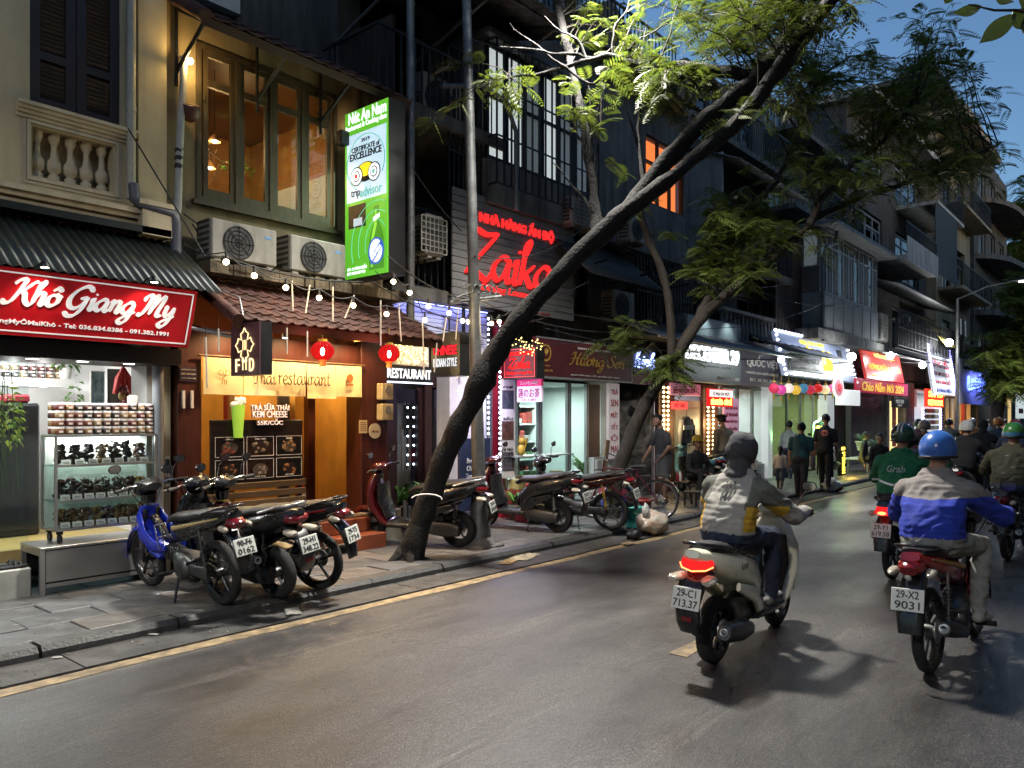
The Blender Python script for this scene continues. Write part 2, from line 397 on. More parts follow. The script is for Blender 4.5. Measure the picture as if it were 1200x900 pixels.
# kerbs: one stone each
m_kerb=mat('kerb_stone',(.085,.083,.08),.55,var=.35,scale=5,bump=.35,bscale=50,dirt=.5)
kroot=struct(put('kerb',None))
kme=[MB().prism([(6.07+.0,0),(6.07,PZ-.035),(6.105,PZ+.004),(6.27,PZ+.004),(6.27,-.02),(6.07,-.02)],0,.985,0,Matrix(((0,1,0,0),(1,0,0,0),(0,0,1,0),(0,0,0,1)))).mesh('kerb_stone',[m_kerb])]
for i in range(46):
    o=put('kerb_stone',kme[0],kroot,(-4+i*1.0,random.uniform(-.008,.008),random.uniform(-.008,.004)),(0,0,R(random.uniform(-.25,.25))))
struct(pbox('far_kerb',m_kerb,None,42.02,160,6.07,6.27,-.02,PZ+.004))
struct(pbox('opposite_kerb',m_kerb,None,-60,160,-1.2,-1.0,-.02,PZ+.004))
struct(pbox('opposite_pavement',m_kerb,None,-60,160,-4.2,-1.2,-.02,PZ))
b=MB()
for k in range(16): b.box(-50+k*9,-41.1+k*9,-12,-4.2-.3*(k % 3),0,10+(k*5) % 4)
struct(b.build('opposite_houses',mat('opposite_render',(.14,.13,.12),.9,var=.2),None))
# pavement: bed and single slabs
m_bed=mat('pavement_joint',(.022,.021,.02),.9,var=.3)
pv=struct(pbox('pavement',m_bed,None,-6,160,6.27,9.4,-.02,PZ-.014))
m_slabs=[mat('paving_slab_%s' % n,c,.42,var=.22,scale=4.5,bump=.25,bscale=35,dirt=.45,col2=c2) for n,c,c2 in
           (('grey',(.15,.15,.15),(.075,.075,.077)),('warm',(.17,.155,.14),(.085,.078,.072)),('dark',(.115,.118,.12),(.06,.06,.062)))]
TW,TD=.60,.40
tile_me=[MB().box(0,TW-.010,0,TD-.009,-.02,0,0,.006).mesh('slab',[m]) for m in m_slabs]
random.seed(5)
def slab_rows(x0,x1):
    for r in range(5):
        y=6.285+r*TD; off=(r % 2)*TW*.5
        n0=math.floor((x0-off)/TW);
        for k in range(n0,200):
            x=k*TW+off
            if x > x1: break
            yield x,y,r
ntile=0
near=MB();
for x,y,r in slab_rows(.6,15.5):
    o=put('slab',random.choice(tile_me),pv,(x,y,PZ+random.uniform(-.005,.004)),(R(random.uniform(-.5,.5)),R(random.uniform(-.4,.4)),R(random.uniform(-.3,.3)))); ntile += 1
far=MB()
for x0,x1 in ((-6,-.6),(16.1,60)):
    for x,y,r in slab_rows(x0,x1): far.box(x,x+TW-.01,y,y+TD-.009,PZ-.02,PZ+random.uniform(-.004,.004),random.randrange(3))
tag(far.build('far_slabs',m_slabs,pv),kind='stuff')

# ------------------------------------------------------------------ wall with recessed openings
def wall_open(x0,x1,z0,z1,y0,y1,holes=(),b=None,mi=0):
    b=b or MB()
    xs=sorted({x0,x1,*[q for h in holes for q in h[:2]]}); zs=sorted({z0,z1,*[q for h in holes for q in h[2:]]})
    xs=[x for x in xs if x0 <= x <= x1]; zs=[z for z in zs if z0 <= z <= z1]
    def solid(i,j):
        if i < 0 or j < 0 or i >= len(xs)-1 or j >= len(zs)-1: return False
        cx,cz=(xs[i]+xs[i+1])/2,(zs[j]+zs[j+1])/2
        return not any(h[0] < cx < h[1] and h[2] < cz < h[3] for h in holes)
    for i in range(len(xs)-1):
        for j in range(len(zs)-1):
            if not solid(i,j): continue
            a,c,d,e=xs[i],xs[i+1],zs[j],zs[j+1]
            b.quad((a,y0,d),(c,y0,d),(c,y0,e),(a,y0,e),mi); b.quad((a,y1,d),(a,y1,e),(c,y1,e),(c,y1,d),mi)
            if not solid(i-1,j): b.quad((a,y0,d),(a,y0,e),(a,y1,e),(a,y1,d),mi)
            if not solid(i+1,j): b.quad((c,y0,d),(c,y1,d),(c,y1,e),(c,y0,e),mi)
            if not solid(i,j-1): b.quad((a,y0,d),(a,y1,d),(c,y1,d),(c,y0,d),mi)
            if not solid(i,j+1): b.quad((a,y0,e),(c,y0,e),(c,y1,e),(a,y1,e),mi)
    return b
def shell(b,x0,x1,y0,y1,z0,z1,mi=0,floor=True):
    """sides, back, roof and floor slab of a hollow building volume behind a street wall"""
    t=.12
    b.box(x0,x0+t,y0,y1,z0,z1,mi); b.box(x1-t,x1,y0,y1,z0,z1,mi); b.box(x0+t,x1-t,y1-t,y1,z0,z1,mi)
    b.box(x0+t,x1-t,y0,y1-t,z1-t,z1,mi)
    if floor: b.box(x0+t,x1-t,y0,y1-t,z0,z0+t,mi)
    return b
def room(parent,x0,x1,y0,y1,z0,z1,mw,mf,mc):
    """shop interior: side walls, back wall, floor, ceiling as thin slabs"""
    t=.06
    pbox('side_wall',mw,parent,x0,x0+t,y0,y1,z0,z1); pbox('side_wall',mw,parent,x1-t,x1,y0,y1,z0,z1)
    pbox('back_wall',mw,parent,x0+t,x1-t,y1-t,y1,z0,z1)
    pbox('floor',mf,parent,x0+t,x1-t,y0,y1-t,z0,z0+t); pbox('ceiling',mc,parent,x0+t,x1-t,y0,y1-t,z1-t,z1)
def area(name,parent,loc,sx,sy,power,col=(1,1,1),rot=(0,0,0)):
    l=bpy.data.lights.new(name,'AREA'); l.shape='RECTANGLE'; l.size=sx; l.size_y=sy; l.energy=power; l.color=col
    o=put(name,l,parent,loc,rot); return o
def point(name,parent,loc,power,col=(1,1,1),r=.05):
    l=bpy.data.lights.new(name,'POINT'); l.energy=power; l.color=col; l.shadow_soft_size=r
    return put(name,l,parent,loc)
def spot(name,parent,loc,rot,power,col=(1,1,1),ang=120,blend=.6,r=.08):
    l=bpy.data.lights.new(name,'SPOT'); l.energy=power; l.color=col; l.spot_size=R(ang); l.spot_blend=blend; l.shadow_soft_size=r
    return put(name,l,parent,loc,rot)
def window(parent,x0,x1,z0,z1,y,m,leaves=2,transom=None,fr=.05,pane=None,dep=.06,name='window',bars=0):
    """framed window: frame mesh, one glass pane per leaf as a sub-part"""
    b=MB()
    b.box(x0,x0+fr,y,y+dep,z0,z1); b.box(x1-fr,x1,y,y+dep,z0,z1); b.box(x0+fr,x1-fr,y,y+dep,z0,z0+fr); b.box(x0+fr,x1-fr,y,y+dep,z1-fr,z1)
    w=(x1-x0-2*fr)/leaves
    for i in range(1,leaves): b.box(x0+fr+w*i-fr*.5,x0+fr+w*i+fr*.5,y-.004,y+dep,z0+fr,z1-fr)
    if transom: b.box(x0+fr,x1-fr,y-.008,y+dep,transom-fr*.5,transom+fr*.5)
    for k in range(bars):
        z=z0+(z1-z0)*(k+1)/(bars+1); b.box(x0+fr,x1-fr,y+.01,y+dep-.02,z-.012,z+.012)
    f=b.build(name,m,parent)
    pm=pane or darkglass
    for i in range(leaves):
        MB().box(x0+fr+w*i+.002,x0+fr+w*(i+1)-.002,y+dep*.5,y+dep*.5+.006,z0+fr,z1-fr).build('pane',pm,f)
    return f
def railing(parent,x0,x1,z0,z1,y,m,step=.12,name='railing',ret=None,r=.011):
    b=MB(); b.box(x0,x1,y-.02,y+.02,z1-.04,z1); b.box(x0,x1,y-.012,y+.012,z0,z0+.03)
    n=max(2,int((x1-x0)/step))
    for i in range(n+1):
        x=x0+(x1-x0)*i/n; b.box(x-r,x+r,y-r,y+r,z0,z1)
    if ret:
        for xx in (x0,x1):
            b.box(xx-.018,xx+.018,y+.02,y+ret,z1-.04,z1)
            k=max(2,int(ret/step))
            for i in range(1,k): b.box(xx-r,xx+r,y+ret*i/k-r,y+ret*i/k+r,z0,z1)
    return b.build(name,m,parent)
ac_body=mat('ac_casing',(.26,.25,.22),.5,var=.12,dirt=.5); ac_grille=mat('ac_grille',(.03,.03,.032),.5)
def ac_unit(parent_label,loc,w=.78,h=.54,d=.30,rz=0.,grid=False):
    t=thing('air_conditioner_unit',parent_label,'air conditioner',loc,rz)
    MB().box(0,w,0,d,.04,h,0,.015).build('casing',ac_body,t)
    MB().box(.04,.12,.02,d-.02,0,.045).box(w-.12,w-.04,.02,d-.02,0,.045).build('foot',ac_body,t)
    g=MB(); cx,cz,r=w*.40,h*.52,h*.40
    g.lathe([(r,0),(r,.008)],24,Matrix.Translation((cx,.0,cz)) @ Matrix.Rotation(R(90),4,'X'))
    g.build('fan_opening',ac_grille,t)
    b=MB()
    if grid:
        for i in range(7):
            q=-r+2*r*i/6; b.box(cx+q-.008,cx+q+.008,-.022,-.010,cz-r,cz+r); b.box(cx-r,cx+r,-.02,-.012,cz+q-.008,cz+q+.008)
    else:
        for k in range(1,5): b.tube([(cx+r*k/4.2*math.cos(a*R(15)),-.016,cz+r*k/4.2*math.sin(a*R(15))) for a in range(25)],.004,4)
        for a in range(8): b.tube([(cx,-.016,cz),(cx+r*math.cos(a*R(45)),-.016,cz+r*math.sin(a*R(45)))],.004,4)
    b.build('grille',ac_body if grid else darkmetal,t)
    s=MB()
    for k in range(6): s.box(-.004,.0,.05,d-.04,.10+k*.065,.135+k*.065)
    s.build('side_louvre',ac_grille,t)
    MB().box(w*.80,w*.90,-.003,.0,h*.74,h*.80).build('badge',mat('badge_blue',(.10,.25,.45),.4,var=0),t)
    return t
def led_strip(name,label,p0,p1,n,m,group=None,size=.018,back=None,light=0.,lcol=(1,1,1),cat='led strip',ny=-.012):
    t=thing(name,label,cat,p0,0,group); p0=Vector(p0); p1=Vector(p1); dlt=p1-p0
    MB().tube([(0,0,0),dlt],size*.75,6).build('channel',back or darkmetal,t)
    b=MB()
    for i in range(n): b.sphere(dlt*((i+.5)/n)+Vector((0,ny*1.3,0)),size,8,5)
    tag(b.build('led_row',m,t),kind='stuff')
    if light: point('glow',t,dlt*.5+Vector((0,-.15,0)),light,lcol,.15)
    return t
def corrugated(x0,x1,ya,za,yb,zb,m,name,parent,pitch=.11,amp=.014):
    """profiled sheet from eave (ya,za) up to the wall (yb,zb); ribs run down the slope"""
    n=int((x1-x0)/pitch*4); b=MB(); t=.006; nrm=Vector((0,-(zb-za),yb-ya)).normalized(); vs=[]
    for i in range(n+1):
        x=x0+(x1-x0)*i/n; o=amp*math.sin(2*math.pi*(x-x0)/pitch)
        for (y,z) in ((ya,za),(yb,zb)):
            for q in (o,o-t): vs.append((x,y+nrm.y*q,z+nrm.z*q))
    fs=[]
    for i in range(n):
        a=i*4; c=a+4; fs += [(a,c,c+2,a+2),(a+1,a+3,c+3,c+1),(a,a+1,c+1,c),(a+2,c+2,c+3,a+3)]
    fs += [(0,2,3,1),(n*4,n*4+1,n*4+3,n*4+2)]
    return b.raw(vs,fs,0,True).build(name,m,parent)
def cable(name,label,pts,r,m,cat='cable',group=None,sag=0.):
    P=[Vector(p) for p in pts]; q=[]
    for i in range(len(P)-1):
        for j in range(8):
            t=j/8; c=P[i].lerp(P[i+1],t); c.z -= sag*4*t*(1-t); q.append(c)
    q.append(P[-1]); o=MB().tube([x-P[0] for x in q],r,5).build(name,m,None,P[0]); return tag(o,label,cat,group)
# ------------------------------------------------------------------ brush-script letters
_bowl=[(.85,.9),(.5,1.0),(.15,.65),(.12,.25),(.4,.0),(.7,.3),(.88,.95)]
GL={
 'a': (1.1,[_bowl,[(.88,.95),(.85,.2),(1.0,.0),(1.2,.2)]]),
 'n': (1.0,[[(.0,.8),(.15,1),(.2,.6),(.18,0)],[(.2,.55),(.45,.95),(.7,.9),(.72,.5),(.72,.1),(.85,0),(1.05,.2)]]),
 'h': (.97,[[(.1,1.0),(.35,1.7),(.3,1.95),(.15,1.7),(.15,.9),(.13,0)],[(.15,.5),(.4,.95),(.66,.9),(.68,.45),(.68,.1),(.82,0),(1.0,.2)]]),
 'o': (.92,[[(.5,1),(.15,.75),(.12,.25),(.42,0),(.78,.25),(.8,.75),(.5,1),(.75,.85),(1.0,.9)]]),
 'ô': (.92,[[(.5,1),(.15,.75),(.12,.25),(.42,0),(.78,.25),(.8,.75),(.5,1),(.75,.85),(1.0,.9)],[(.2,1.25),(.5,1.55),(.8,1.25)]]),
 'ơ': (.95,[[(.5,1),(.15,.75),(.12,.25),(.42,0),(.78,.25),(.8,.75),(.5,1)],[(.72,.95),(.98,1.1),(.95,1.35)]]),
 'i': (.52,[[(.1,.7),(.25,.98),(.27,.5),(.27,.1),(.4,0),(.6,.2)],[(.28,1.34),(.40,1.42)]]),
 'g': (1.1,[_bowl,[(.88,.95),(.85,.0),(.75,-.7),(.45,-.95),(.2,-.75),(.4,-.4),(1.2,.2)]]),
 'y': (1.1,[[(.05,.85),(.2,.98),(.25,.4),(.45,.1),(.75,.5),(.88,.98)],[(.88,.98),(.85,.0),(.7,-.7),(.4,-.95),(.15,-.7),(.4,-.35),(1.15,.15)]]),
 'k': (.95,[[(.1,1.0),(.35,1.75),(.3,1.95),(.15,1.7),(.15,.9),(.13,0)],[(.78,.95),(.5,.65),(.2,.5)],[(.3,.55),(.55,.2),(.75,0),(1.0,.2)]]),
 'e': (.85,[[(.15,.45),(.6,.55),(.75,.8),(.5,1),(.2,.75),(.15,.3),(.45,0),(.95,.25)]]),
 'r': (.68,[[(.05,.8),(.2,1),(.2,0)],[(.2,.6),(.45,.95),(.65,.88)]]),
 's': (.72,[[(.6,.85),(.35,1),(.15,.8),(.5,.45),(.5,.1),(.2,0),(0,.15)]]),
 't': (.66,[[(.3,1.5),(.25,.3),(.4,0),(.65,.2)],[(.05,1),(.6,1.02)]]),
 'u': (1.05,[[(.05,.85),(.18,.98),(.2,.3),(.4,.0),(.7,.3),(.78,.98)],[(.78,.98),(.78,.15),(.92,0),(1.1,.2)]]),
 'ư': (1.08,[[(.05,.85),(.18,.98),(.2,.3),(.4,.0),(.7,.3),(.78,.98)],[(.78,.98),(.78,.15),(.92,0),(1.1,.2)],[(.78,.98),(1.02,1.08),(1.0,1.35)]]),
 'K': (1.55,[[(.0,1.5),(.2,1.85),(.6,1.95),(.55,1.3),(.4,.5),(.2,0),(-.15,-.1),(-.25,.2)],[(1.5,1.9),(1.2,1.75),(.85,1.2),(.5,.95)],[(.6,1.0),(.9,.8),(1.15,.2),(1.5,-.1),(1.75,.15)]]),
 'G': (1.6,[[(1.5,1.55),(1.3,1.9),(.9,1.95),(.4,1.5),(.15,.8),(.35,.15),(.8,.0),(1.2,.4),(1.35,.95),(.9,.85)],[(1.35,.95),(1.3,.1),(1.0,-.6),(.5,-.7),(.2,-.35)]]),
 'M': (1.8,[[(-.1,1.3),(0,1.75),(.35,1.9),(.45,1.5),(.35,.6),(.1,0),(-.2,.1)],[(.45,1.4),(.65,1.8),(.85,1.9),(.85,1.2),(.75,.1)],[(.78,.5),(1.1,1.5),(1.4,1.9),(1.5,1.5),(1.4,.5),(1.5,.05),(1.85,.15)]]),
 'Z': (1.35,[[(.05,1.45),(.15,1.85),(.7,1.75),(1.3,1.9)],[(1.3,1.9),(.7,1.05),(.0,.05)],[(.0,.05),(.3,.25),(.7,.05),(1.1,-.1),(1.3,.3)]]),
 'H': (1.45,[[(0,1.5),(.2,1.85),(.5,1.85),(.45,1.0),(.25,.1),(-.1,0)],[(1.35,1.95),(1.15,1.5),(1.0,.6),(1.1,.05),(1.45,.2)],[(.0,.9),(.6,1.0),(1.25,1.05)]]),
 'S': (1.2,[[(1.15,1.6),(.9,1.95),(.5,1.75),(.5,1.3),(.95,.85),(.95,.3),(.5,0),(.1,.2),(.0,.5)]]),
 'T': (1.15,[[(.0,1.6),(.15,1.85),(.8,1.8),(1.2,1.9)],[(.65,1.8),(.6,.3),(.45,0),(.15,.1)]]),
 ' ': (.5,[]),
}
def script(parent,body,c,w,h,m,frame,slant=.25,weight=.30,thin=.35,depth=.012,name='lettering',loose=1.):
    x=0.; st=[]
    for ch in body:
        adv,ss=GL[ch]
        for s_ in ss: st.append([(x+px+slant*py,py) for px,py in s_])
        x += adv*loose
    b=brush(st,weight,thin,R(40),depth)
    V=np.array(b.v); x0,x1,y0,y1=V[:,0].min(),V[:,0].max(),V[:,1].min(),V[:,1].max()
    sx=w/(x1-x0); sy=h/(y1-y0) if h else sx
    rt,up=Vector(frame[0]).normalized(),Vector(frame[1]).normalized(); nr=rt.cross(up); c=Vector(c)
    b.v=[tuple(c+rt*((p[0]-(x0+x1)/2)*sx)+up*((p[1]-(y0+y1)/2)*sy)+nr*p[2]) for p in b.v]
    return b.build(name,m,parent)
STREET=((1,0,0),(0,0,1))
# ================================================================== cream corner building with the dried-fruit shop (left)
cream=mat('cream_render',(.58,.48,.29),.8,var=.10,scale=1.2,bump=.12,bscale=60,dirt=.22)
creamtrim=mat('cream_trim',(.60,.51,.34),.75,var=.10,scale=3,dirt=.25)
shutter_brown=mat('shutter_brown',(.028,.017,.015),.5,var=.25,scale=3)
LX0,LX1=-3.0,3.88
t=thing('cream_building','cream rendered building with dark louvred shutters and small balustrade, left edge','building',(0,0,0))
sx0,sx1,sz0,sz1=FX(35,FYW),FX(141,FYW),4.70,6.95
rx0,rx1=FX(38,FYW),FX(133,FYW)
holes=[(sx0,sx1,sz0,sz1),(rx0,rx1,4.03,4.50),(sx0-2.2,sx1-2.2,sz0,sz1)]
b=wall_open(LX0,LX1,2.95,8.6,FYW,FYW+.22,holes); shell(b,LX0,LX1,FYW+.22,13,2.95,8.6)
b.box(LX0,LX1-.2,FYW+.23,FYW+.26,3.1,4.6)       # back of the baluster niche
b.box(LX0-.1,LX1+.06,FYW-.25,13,8.6,8.8)
b.build('wall',cream,t)
def shutters(x0,x1):
    f=MB(); f.box(x0-.03,x1+.03,FYW-.02,FYW+.09,sz1,sz1+.05)
    w=(x1-x0)/2
    for i in range(2):
        a,c=x0+w*i+.004,x0+w*(i+1)-.004
        s=MB(); y0,y1=FYW+.02,FYW+.06
        s.box(a,a+.09,y0,y1,sz0,sz1); s.box(c-.09,c,y0,y1,sz0,sz1)
        for za,zb in ((sz0,sz0+.1),(5.17,5.25),(6.5,6.56),(sz1-.08,sz1)): s.box(a+.09,c-.09,y0,y1,za,zb)
        s.box(a+.09,c-.09,y1+.01,y1+.02,sz0,sz1)
        leaf=s.build('shutter_leaf',shutter_brown,t)
        me=MB().box(a+.09,c-.09,-.006,.006,-.026,.026).mesh('louvre_slat',[shutter_brown])
        z=sz0+.12
        while z < 6.9:
            if not (5.14 < z < 5.28 or 6.47 < z < 6.59): put('louvre_slat',me,leaf,(0,FYW+.045,z),(R(38),0,0))
            z += .043
shutters(sx0,sx1); shutters(sx0-2.2,sx1-2.2)
b=MB()
for pz,pd in ((4.70,.10),(4.665,.075),(4.63,.05),(4.595,.025)): b.box(sx0-.12,sx1+.14,FYW-pd,FYW-.001,pz-.035,pz)
b.build('window_sill',creamtrim,t); pbox('window_sill',creamtrim,t,sx0-2.32,sx1-2.06,FYW-.1,FYW-.001,4.6,4.70)
b=MB()                                                # moulding round the niche
for o_ in (0,.035):
    z0,z1,x0,x1,d=4.03-.05-o_,4.50+.05+o_,rx0-.05-o_,rx1+.05+o_,.022-o_*.4
    b.box(x0,x1,FYW-d,FYW-.001,z1-.03,z1); b.box(x0,x1,FYW-d,FYW-.001,z0,z0+.03); b.box(x0,x0+.03,FYW-d,FYW-.001,z0+.03,z1-.03); b.box(x1-.03,x1,FYW-d,FYW-.001,z0+.03,z1-.03)
b.build('niche_moulding',creamtrim,t)
bal=MB().lathe([(.052,0),(.052,.06),(.034,.07),(.034,.085),(.058,.11),(.064,.15),(.058,.2),(.034,.23),(.027,.28),(.024,.36),(.04,.385),(.04,.40),(.05,.41),(.052,.47)],16).mesh('baluster',[creamtrim])
for i in range(5): put('baluster',bal,t,(rx0+(rx1-rx0)*(i+.5)/5,FYW+.11,4.03))
b=MB()
for z,d,h in ((3.88,.16,.05),(3.83,.12,.05),(3.76,.08,.07),(3.70,.04,.06)): b.box(LX0,3.56,FYW-d,FYW-.001,z-h,z)
b.box(3.56,LX1-.01,FYW-.2,FYW-.001,3.62,3.92); b.box(3.52,LX1,FYW-.23,FYW-.001,3.92,3.97)
b.build('cornice',creamtrim,t)
pl=mat('pilaster_render',(.56,.47,.29),.8,var=.10,scale=2,dirt=.25)
pbox('pilaster',pl,t,3.58,LX1-.004,FYW-.06,FYW-.001,3.97,8.6)
# drain pipe and the dark branch pipe
pipe_cream=mat('pipe_cream',(.42,.39,.30),.5,var=.12)
d=MB(); d.tube([(0,0,0),(0,0,5)],.045,10)
for z in (.9,2.35,3.8): d.lathe([(.052,z),(.052,z+.05)],10)
o=d.build('drain_pipe',pipe_cream,None,(3.50,FYW-.07,3.98)); tag(o,'cream vertical drain pipe on the cream wall beside the shutters','pipe')
o=MB().tube([(0,0,.2),(0,-.03,.05),(.05,-.04,0),(.38,-.04,-.03),(.42,-.05,-.12),(.42,-.05,-.45)],.055,10).build('drain_elbow',mat('pipe_grey',(.10,.10,.12),.5),None,(3.50,FYW-.13,3.92))
tag(o,'dark grey drain pipe elbow above the corrugated awning','pipe')

# shop: awning, sign, interior
m_awn=mat('green_sheet',(.020,.028,.026),.45,.3,var=.3,scale=2,dirt=.3)
shop=thing('dried_fruit_shop','open-fronted white shop under the red script sign','shop',(0,0,0))
white_wall=mat('white_interior',(.74,.75,.75),.6,var=.03); oak=mat('oak_floor',(.50,.38,.13),.4,var=.2,scale=2,stretch=(1,8,1))
room(shop,-1.6,3.87,8.36,10.5,.40,2.75,white_wall,oak,white_wall)
pbox('fascia',black,shop,-3,3.80,7.66,8.36,2.26,2.42)
pbox('soffit_beam',black,shop,-3,3.80,7.98,8.36,2.42,2.95)
pbox('jamb',mat('jamb_grey',(.20,.21,.21),.5),shop,3.60,3.70,8.0,8.36,PZ,2.26)
pbox('side_pier',creamtrim,shop,3.70,LX1-.005,8.05,8.36,PZ,2.95)
pbox('step',mat('stone_step',(.42,.42,.38),.5,var=.2,scale=3),shop,-3,2.50,7.86,8.36,PZ-.03,.36,.01)
pbox('step_riser',mat('yellow_stone',(.34,.25,.10),.5),shop,-1.6,3.58,8.30,8.355,.36,.47)
pbox('back_shelf',white_wall,shop,1.5,3.50,9.6,10.43,2.09,2.17)
awn=thing('corrugated_awning','dark green corrugated metal awning above the red script sign','awning')
corrugated(-3,4.02,7.22,2.98,8.17,3.62,m_awn,'sheet',awn,.085,.013)
pbox('flashing',m_awn,awn,-3,3.86,8.0,8.19,3.63,3.70)
b=MB()
for x in (-1.2,.6,2.4,3.75): b.tube([(x,8.15,2.85),(x,7.30,2.97)],.02,6)
b.build('bracket',darkmetal,awn)
# red sign, leaning outwards at the top
sg=thing('red_shop_sign','red sign with white script lettering over the dried fruit shop','sign')
top,bot=Vector((0,7.24,2.965)),Vector((0,7.44,2.42)); up=(top-bot).normalized(); nr=Vector((1,0,0)).cross(up); sh=(top-bot).length
F=((1,0,0),tuple(up))
m_red=mat('red_acrylic',(.62,.008,.018),.35,var=.04)
Mx=Matrix((Vector((1,0,0)),-nr,up)).transposed().to_4x4(); Mx.translation=(top+bot)/2
SX0,SX1=-1.35,3.76
MB().box(SX0,SX1,0,.05,-sh/2,sh/2,0,.004,Mx).build('panel',m_red,sg)
MB().box(SX0+.03,SX1-.03,.052,.30,-sh/2+.03,sh/2-.04,0,0,Mx).build('back_box',black,sg)
m_wht=lightbox('white_letter',(.82,.82,.82),.30,sample=False)
b=MB(); q=.035; e_=.012
b.box(SX0+q,SX1-q,-.003,0,sh/2-q-e_,sh/2-q,0,0,Mx); b.box(SX0+q,SX1-q,-.003,0,-sh/2+q,-sh/2+q+e_,0,0,Mx); b.box(SX1-q-e_,SX1-q,-.003,0,-sh/2+q+e_,sh/2-q-e_,0,0,Mx)
b.build('border',m_wht,sg)
def on(x,k): return (top+bot)/2+Vector((x,0,0))+up*k+nr*.003
cxs=[FX(u,7.34) for u in (-12,207)]
script(sg,'Khô Giang My',on((cxs[0]+cxs[1])/2+.02,.055),cxs[1]-cxs[0]-.1,.34,m_wht,F,.30,.44,.32)
text(sg,'8 Hàng Điếu - Fb: GiangMyÔMaiKhô - Tel: 036.834.8386 - 091.382.1991',on((FX(-110,7.4)+FX(197,7.4))/2,-.165),FX(197,7.4)-FX(-110,7.4),.062,m_wht,F,bold=.018)
for x in (FX(50,7.1),FX(178,7.1),FX(-80,7.1)):
    l=MB(); l.tube([(x,7.26,3.0),(x,7.08,3.02),(x,7.05,2.99)],.008,6); l.lathe([(.012,.03),(.035,0),(.035,-.02)],10,Matrix.Translation((x,7.05,2.985)))
    l.build('spotlight',darkmetal,sg)
    MB().lathe([(.03,0),(.03,.004)],10,Matrix.Translation((x,7.05,2.962))).build('spotlight_lens',emat('warm_lens',(1,.8,.5),16),sg)
    spot('lamp',sg,(x,7.06,2.955),(R(28),0,0),12,(1,.82,.55),110,.8,.03)
# downlights in the fascia
for k,x in enumerate((.9,FX(41,7.75),FX(100,7.75),FX(155,7.75))):
    dl=thing('downlight','%s round downlight from the left in the black fascia under the red sign' % ('first','second','third','fourth')[k],'downlight',(x,7.82,2.258),0,'downlights under the red sign')
    MB().lathe([(.05,0),(.05,.004)],14,Matrix.Translation((0,0,-.003))).build('lens',white_em,dl)
    MB().lathe([(.06,0),(.06,.004),(.05,.004)],14,Matrix.Translation((0,0,-.002))).build('trim_ring',steel,dl)
    spot('lamp',dl,(0,0,-.02),(0,0,0),22,(1,.96,.9),140,.6,.04)
clt=thing('ceiling_panel_light','white ceiling light inside the dried fruit shop','ceiling light',(2.3,9.3,2.67))
MB().box(-.5,.5,-.3,.3,0,.012).build('diffuser',emat('panel_white',(1,.98,.95),6),clt)
area('lamp',clt,(0,0,-.02),1.0,.6,60,(1,.98,.95))
for x in (2.95,3.25):
    dl=thing('shelf_downlight','%s small round lamp under the white shelf over the black fridge' % ('left' if x < 3.1 else 'right'),'downlight',(x,9.85,2.085),0,'lamps under the back shelf')
    MB().lathe([(.04,0),(.04,.004)],12,Matrix.Translation((0,0,-.004))).build('lens',white_em,dl); MB().lathe([(.05,0),(.05,.003)],12,Matrix.Translation((0,0,-.0005))).build('trim_ring',steel,dl)
    point('lamp',dl,(0,0,-.06),5,(1,.97,.93),.03)
gp=thing('shop_glass_front','frameless glass front panel left of the display cabinet','glass panel',(0,0,0))
MB().box(-1.5,1.35,8.33,8.342,.47,2.26).build('pane',glass,gp); MB().box(1.352,2.62,8.315,8.327,.47,2.26).build('pane',glass,gp)
# fridge
fr=thing('black_fridge','black fridge with glossy door behind the shop glass','fridge',(2.02,9.3,.46))
fm=mat('fridge_black',(.018,.02,.024),.2,var=.1)
MB().box(-.55,1.02,0,.7,0,1.42,0,.02).build('cabinet',fm,fr); MB().box(-.53,1.0,-.03,-.002,.06,1.40,0,.01).build('door',mat('fridge_door',(.022,.025,.03),.12,var=.1),fr)
MB().box(.2,.62,-.034,-.031,.98,1.10).build('label_plate',mat('fridge_label',(.08,.12,.13),.4),fr)
text(fr,'ICE CREAM',(.41,-.036,1.06),.3,.035,paper); text(fr,'- 25°C   65 W',(.41,-.036,1.01),.3,.03,paper)
# fridge-top packages, hanging plant
o=MB().box(-.12,.12,-.1,.1,0,.09,0,.02).build('red_package',mat('red_pack',(.4,.03,.05),.5),None,(2.86,9.5,1.885)); tag(o,'red package lying on top of the black fridge','package')
leafg=leafmat('house_leaf',(.06,.16,.03),(.14,.28,.06),.3); leafy=leafmat('house_leaf_yellow',(.28,.32,.05),(.10,.22,.04),.3)
def leaf_cluster(n,R3,ln,wd,droop=.5,seed=1,long_=False,c=(0,0,0)):
    rr=random.Random(seed); b=MB()
    for i in range(n):
        th=rr.uniform(0,6.28); ph=rr.uniform(-.6,1.2); dirv=Vector((math.cos(th)*math.cos(ph),math.sin(th)*math.cos(ph),math.sin(ph)))
        p=Vector(c)+Vector((dirv.x*R3[0],dirv.y*R3[1],dirv.z*R3[2]))*rr.uniform(.4,1.0)
        dd=(dirv+Vector((0,0,-droop))).normalized(); s=dd.cross(Vector((0,0,1))); s=s.normalized() if s.length > .01 else Vector((1,0,0))
        l=ln*rr.uniform(.7,1.2); w=wd*rr.uniform(.7,1.2); up=s.cross(dd)
        b.raw([p,p+dd*l*.45+s*w*.5+up*.01,p+dd*l+Vector((0,0,-droop*l*.3)),p+dd*l*.45-s*w*.5+up*.01],[(0,1,2,3)])
    return b
hp=thing('hanging_plant','trailing green and yellow plant hanging behind the shop glass at the left edge','plant',(2.52,8.62,1.42))
b=MB()
for i in range(9):
    x,y=random.uniform(-.1,.08),random.uniform(-.05,.05); b.tube([(x,y,.75),(x*1.5,y,.3),(x*1.8+.03,y,-.25-random.random()*.3)],.004,4)
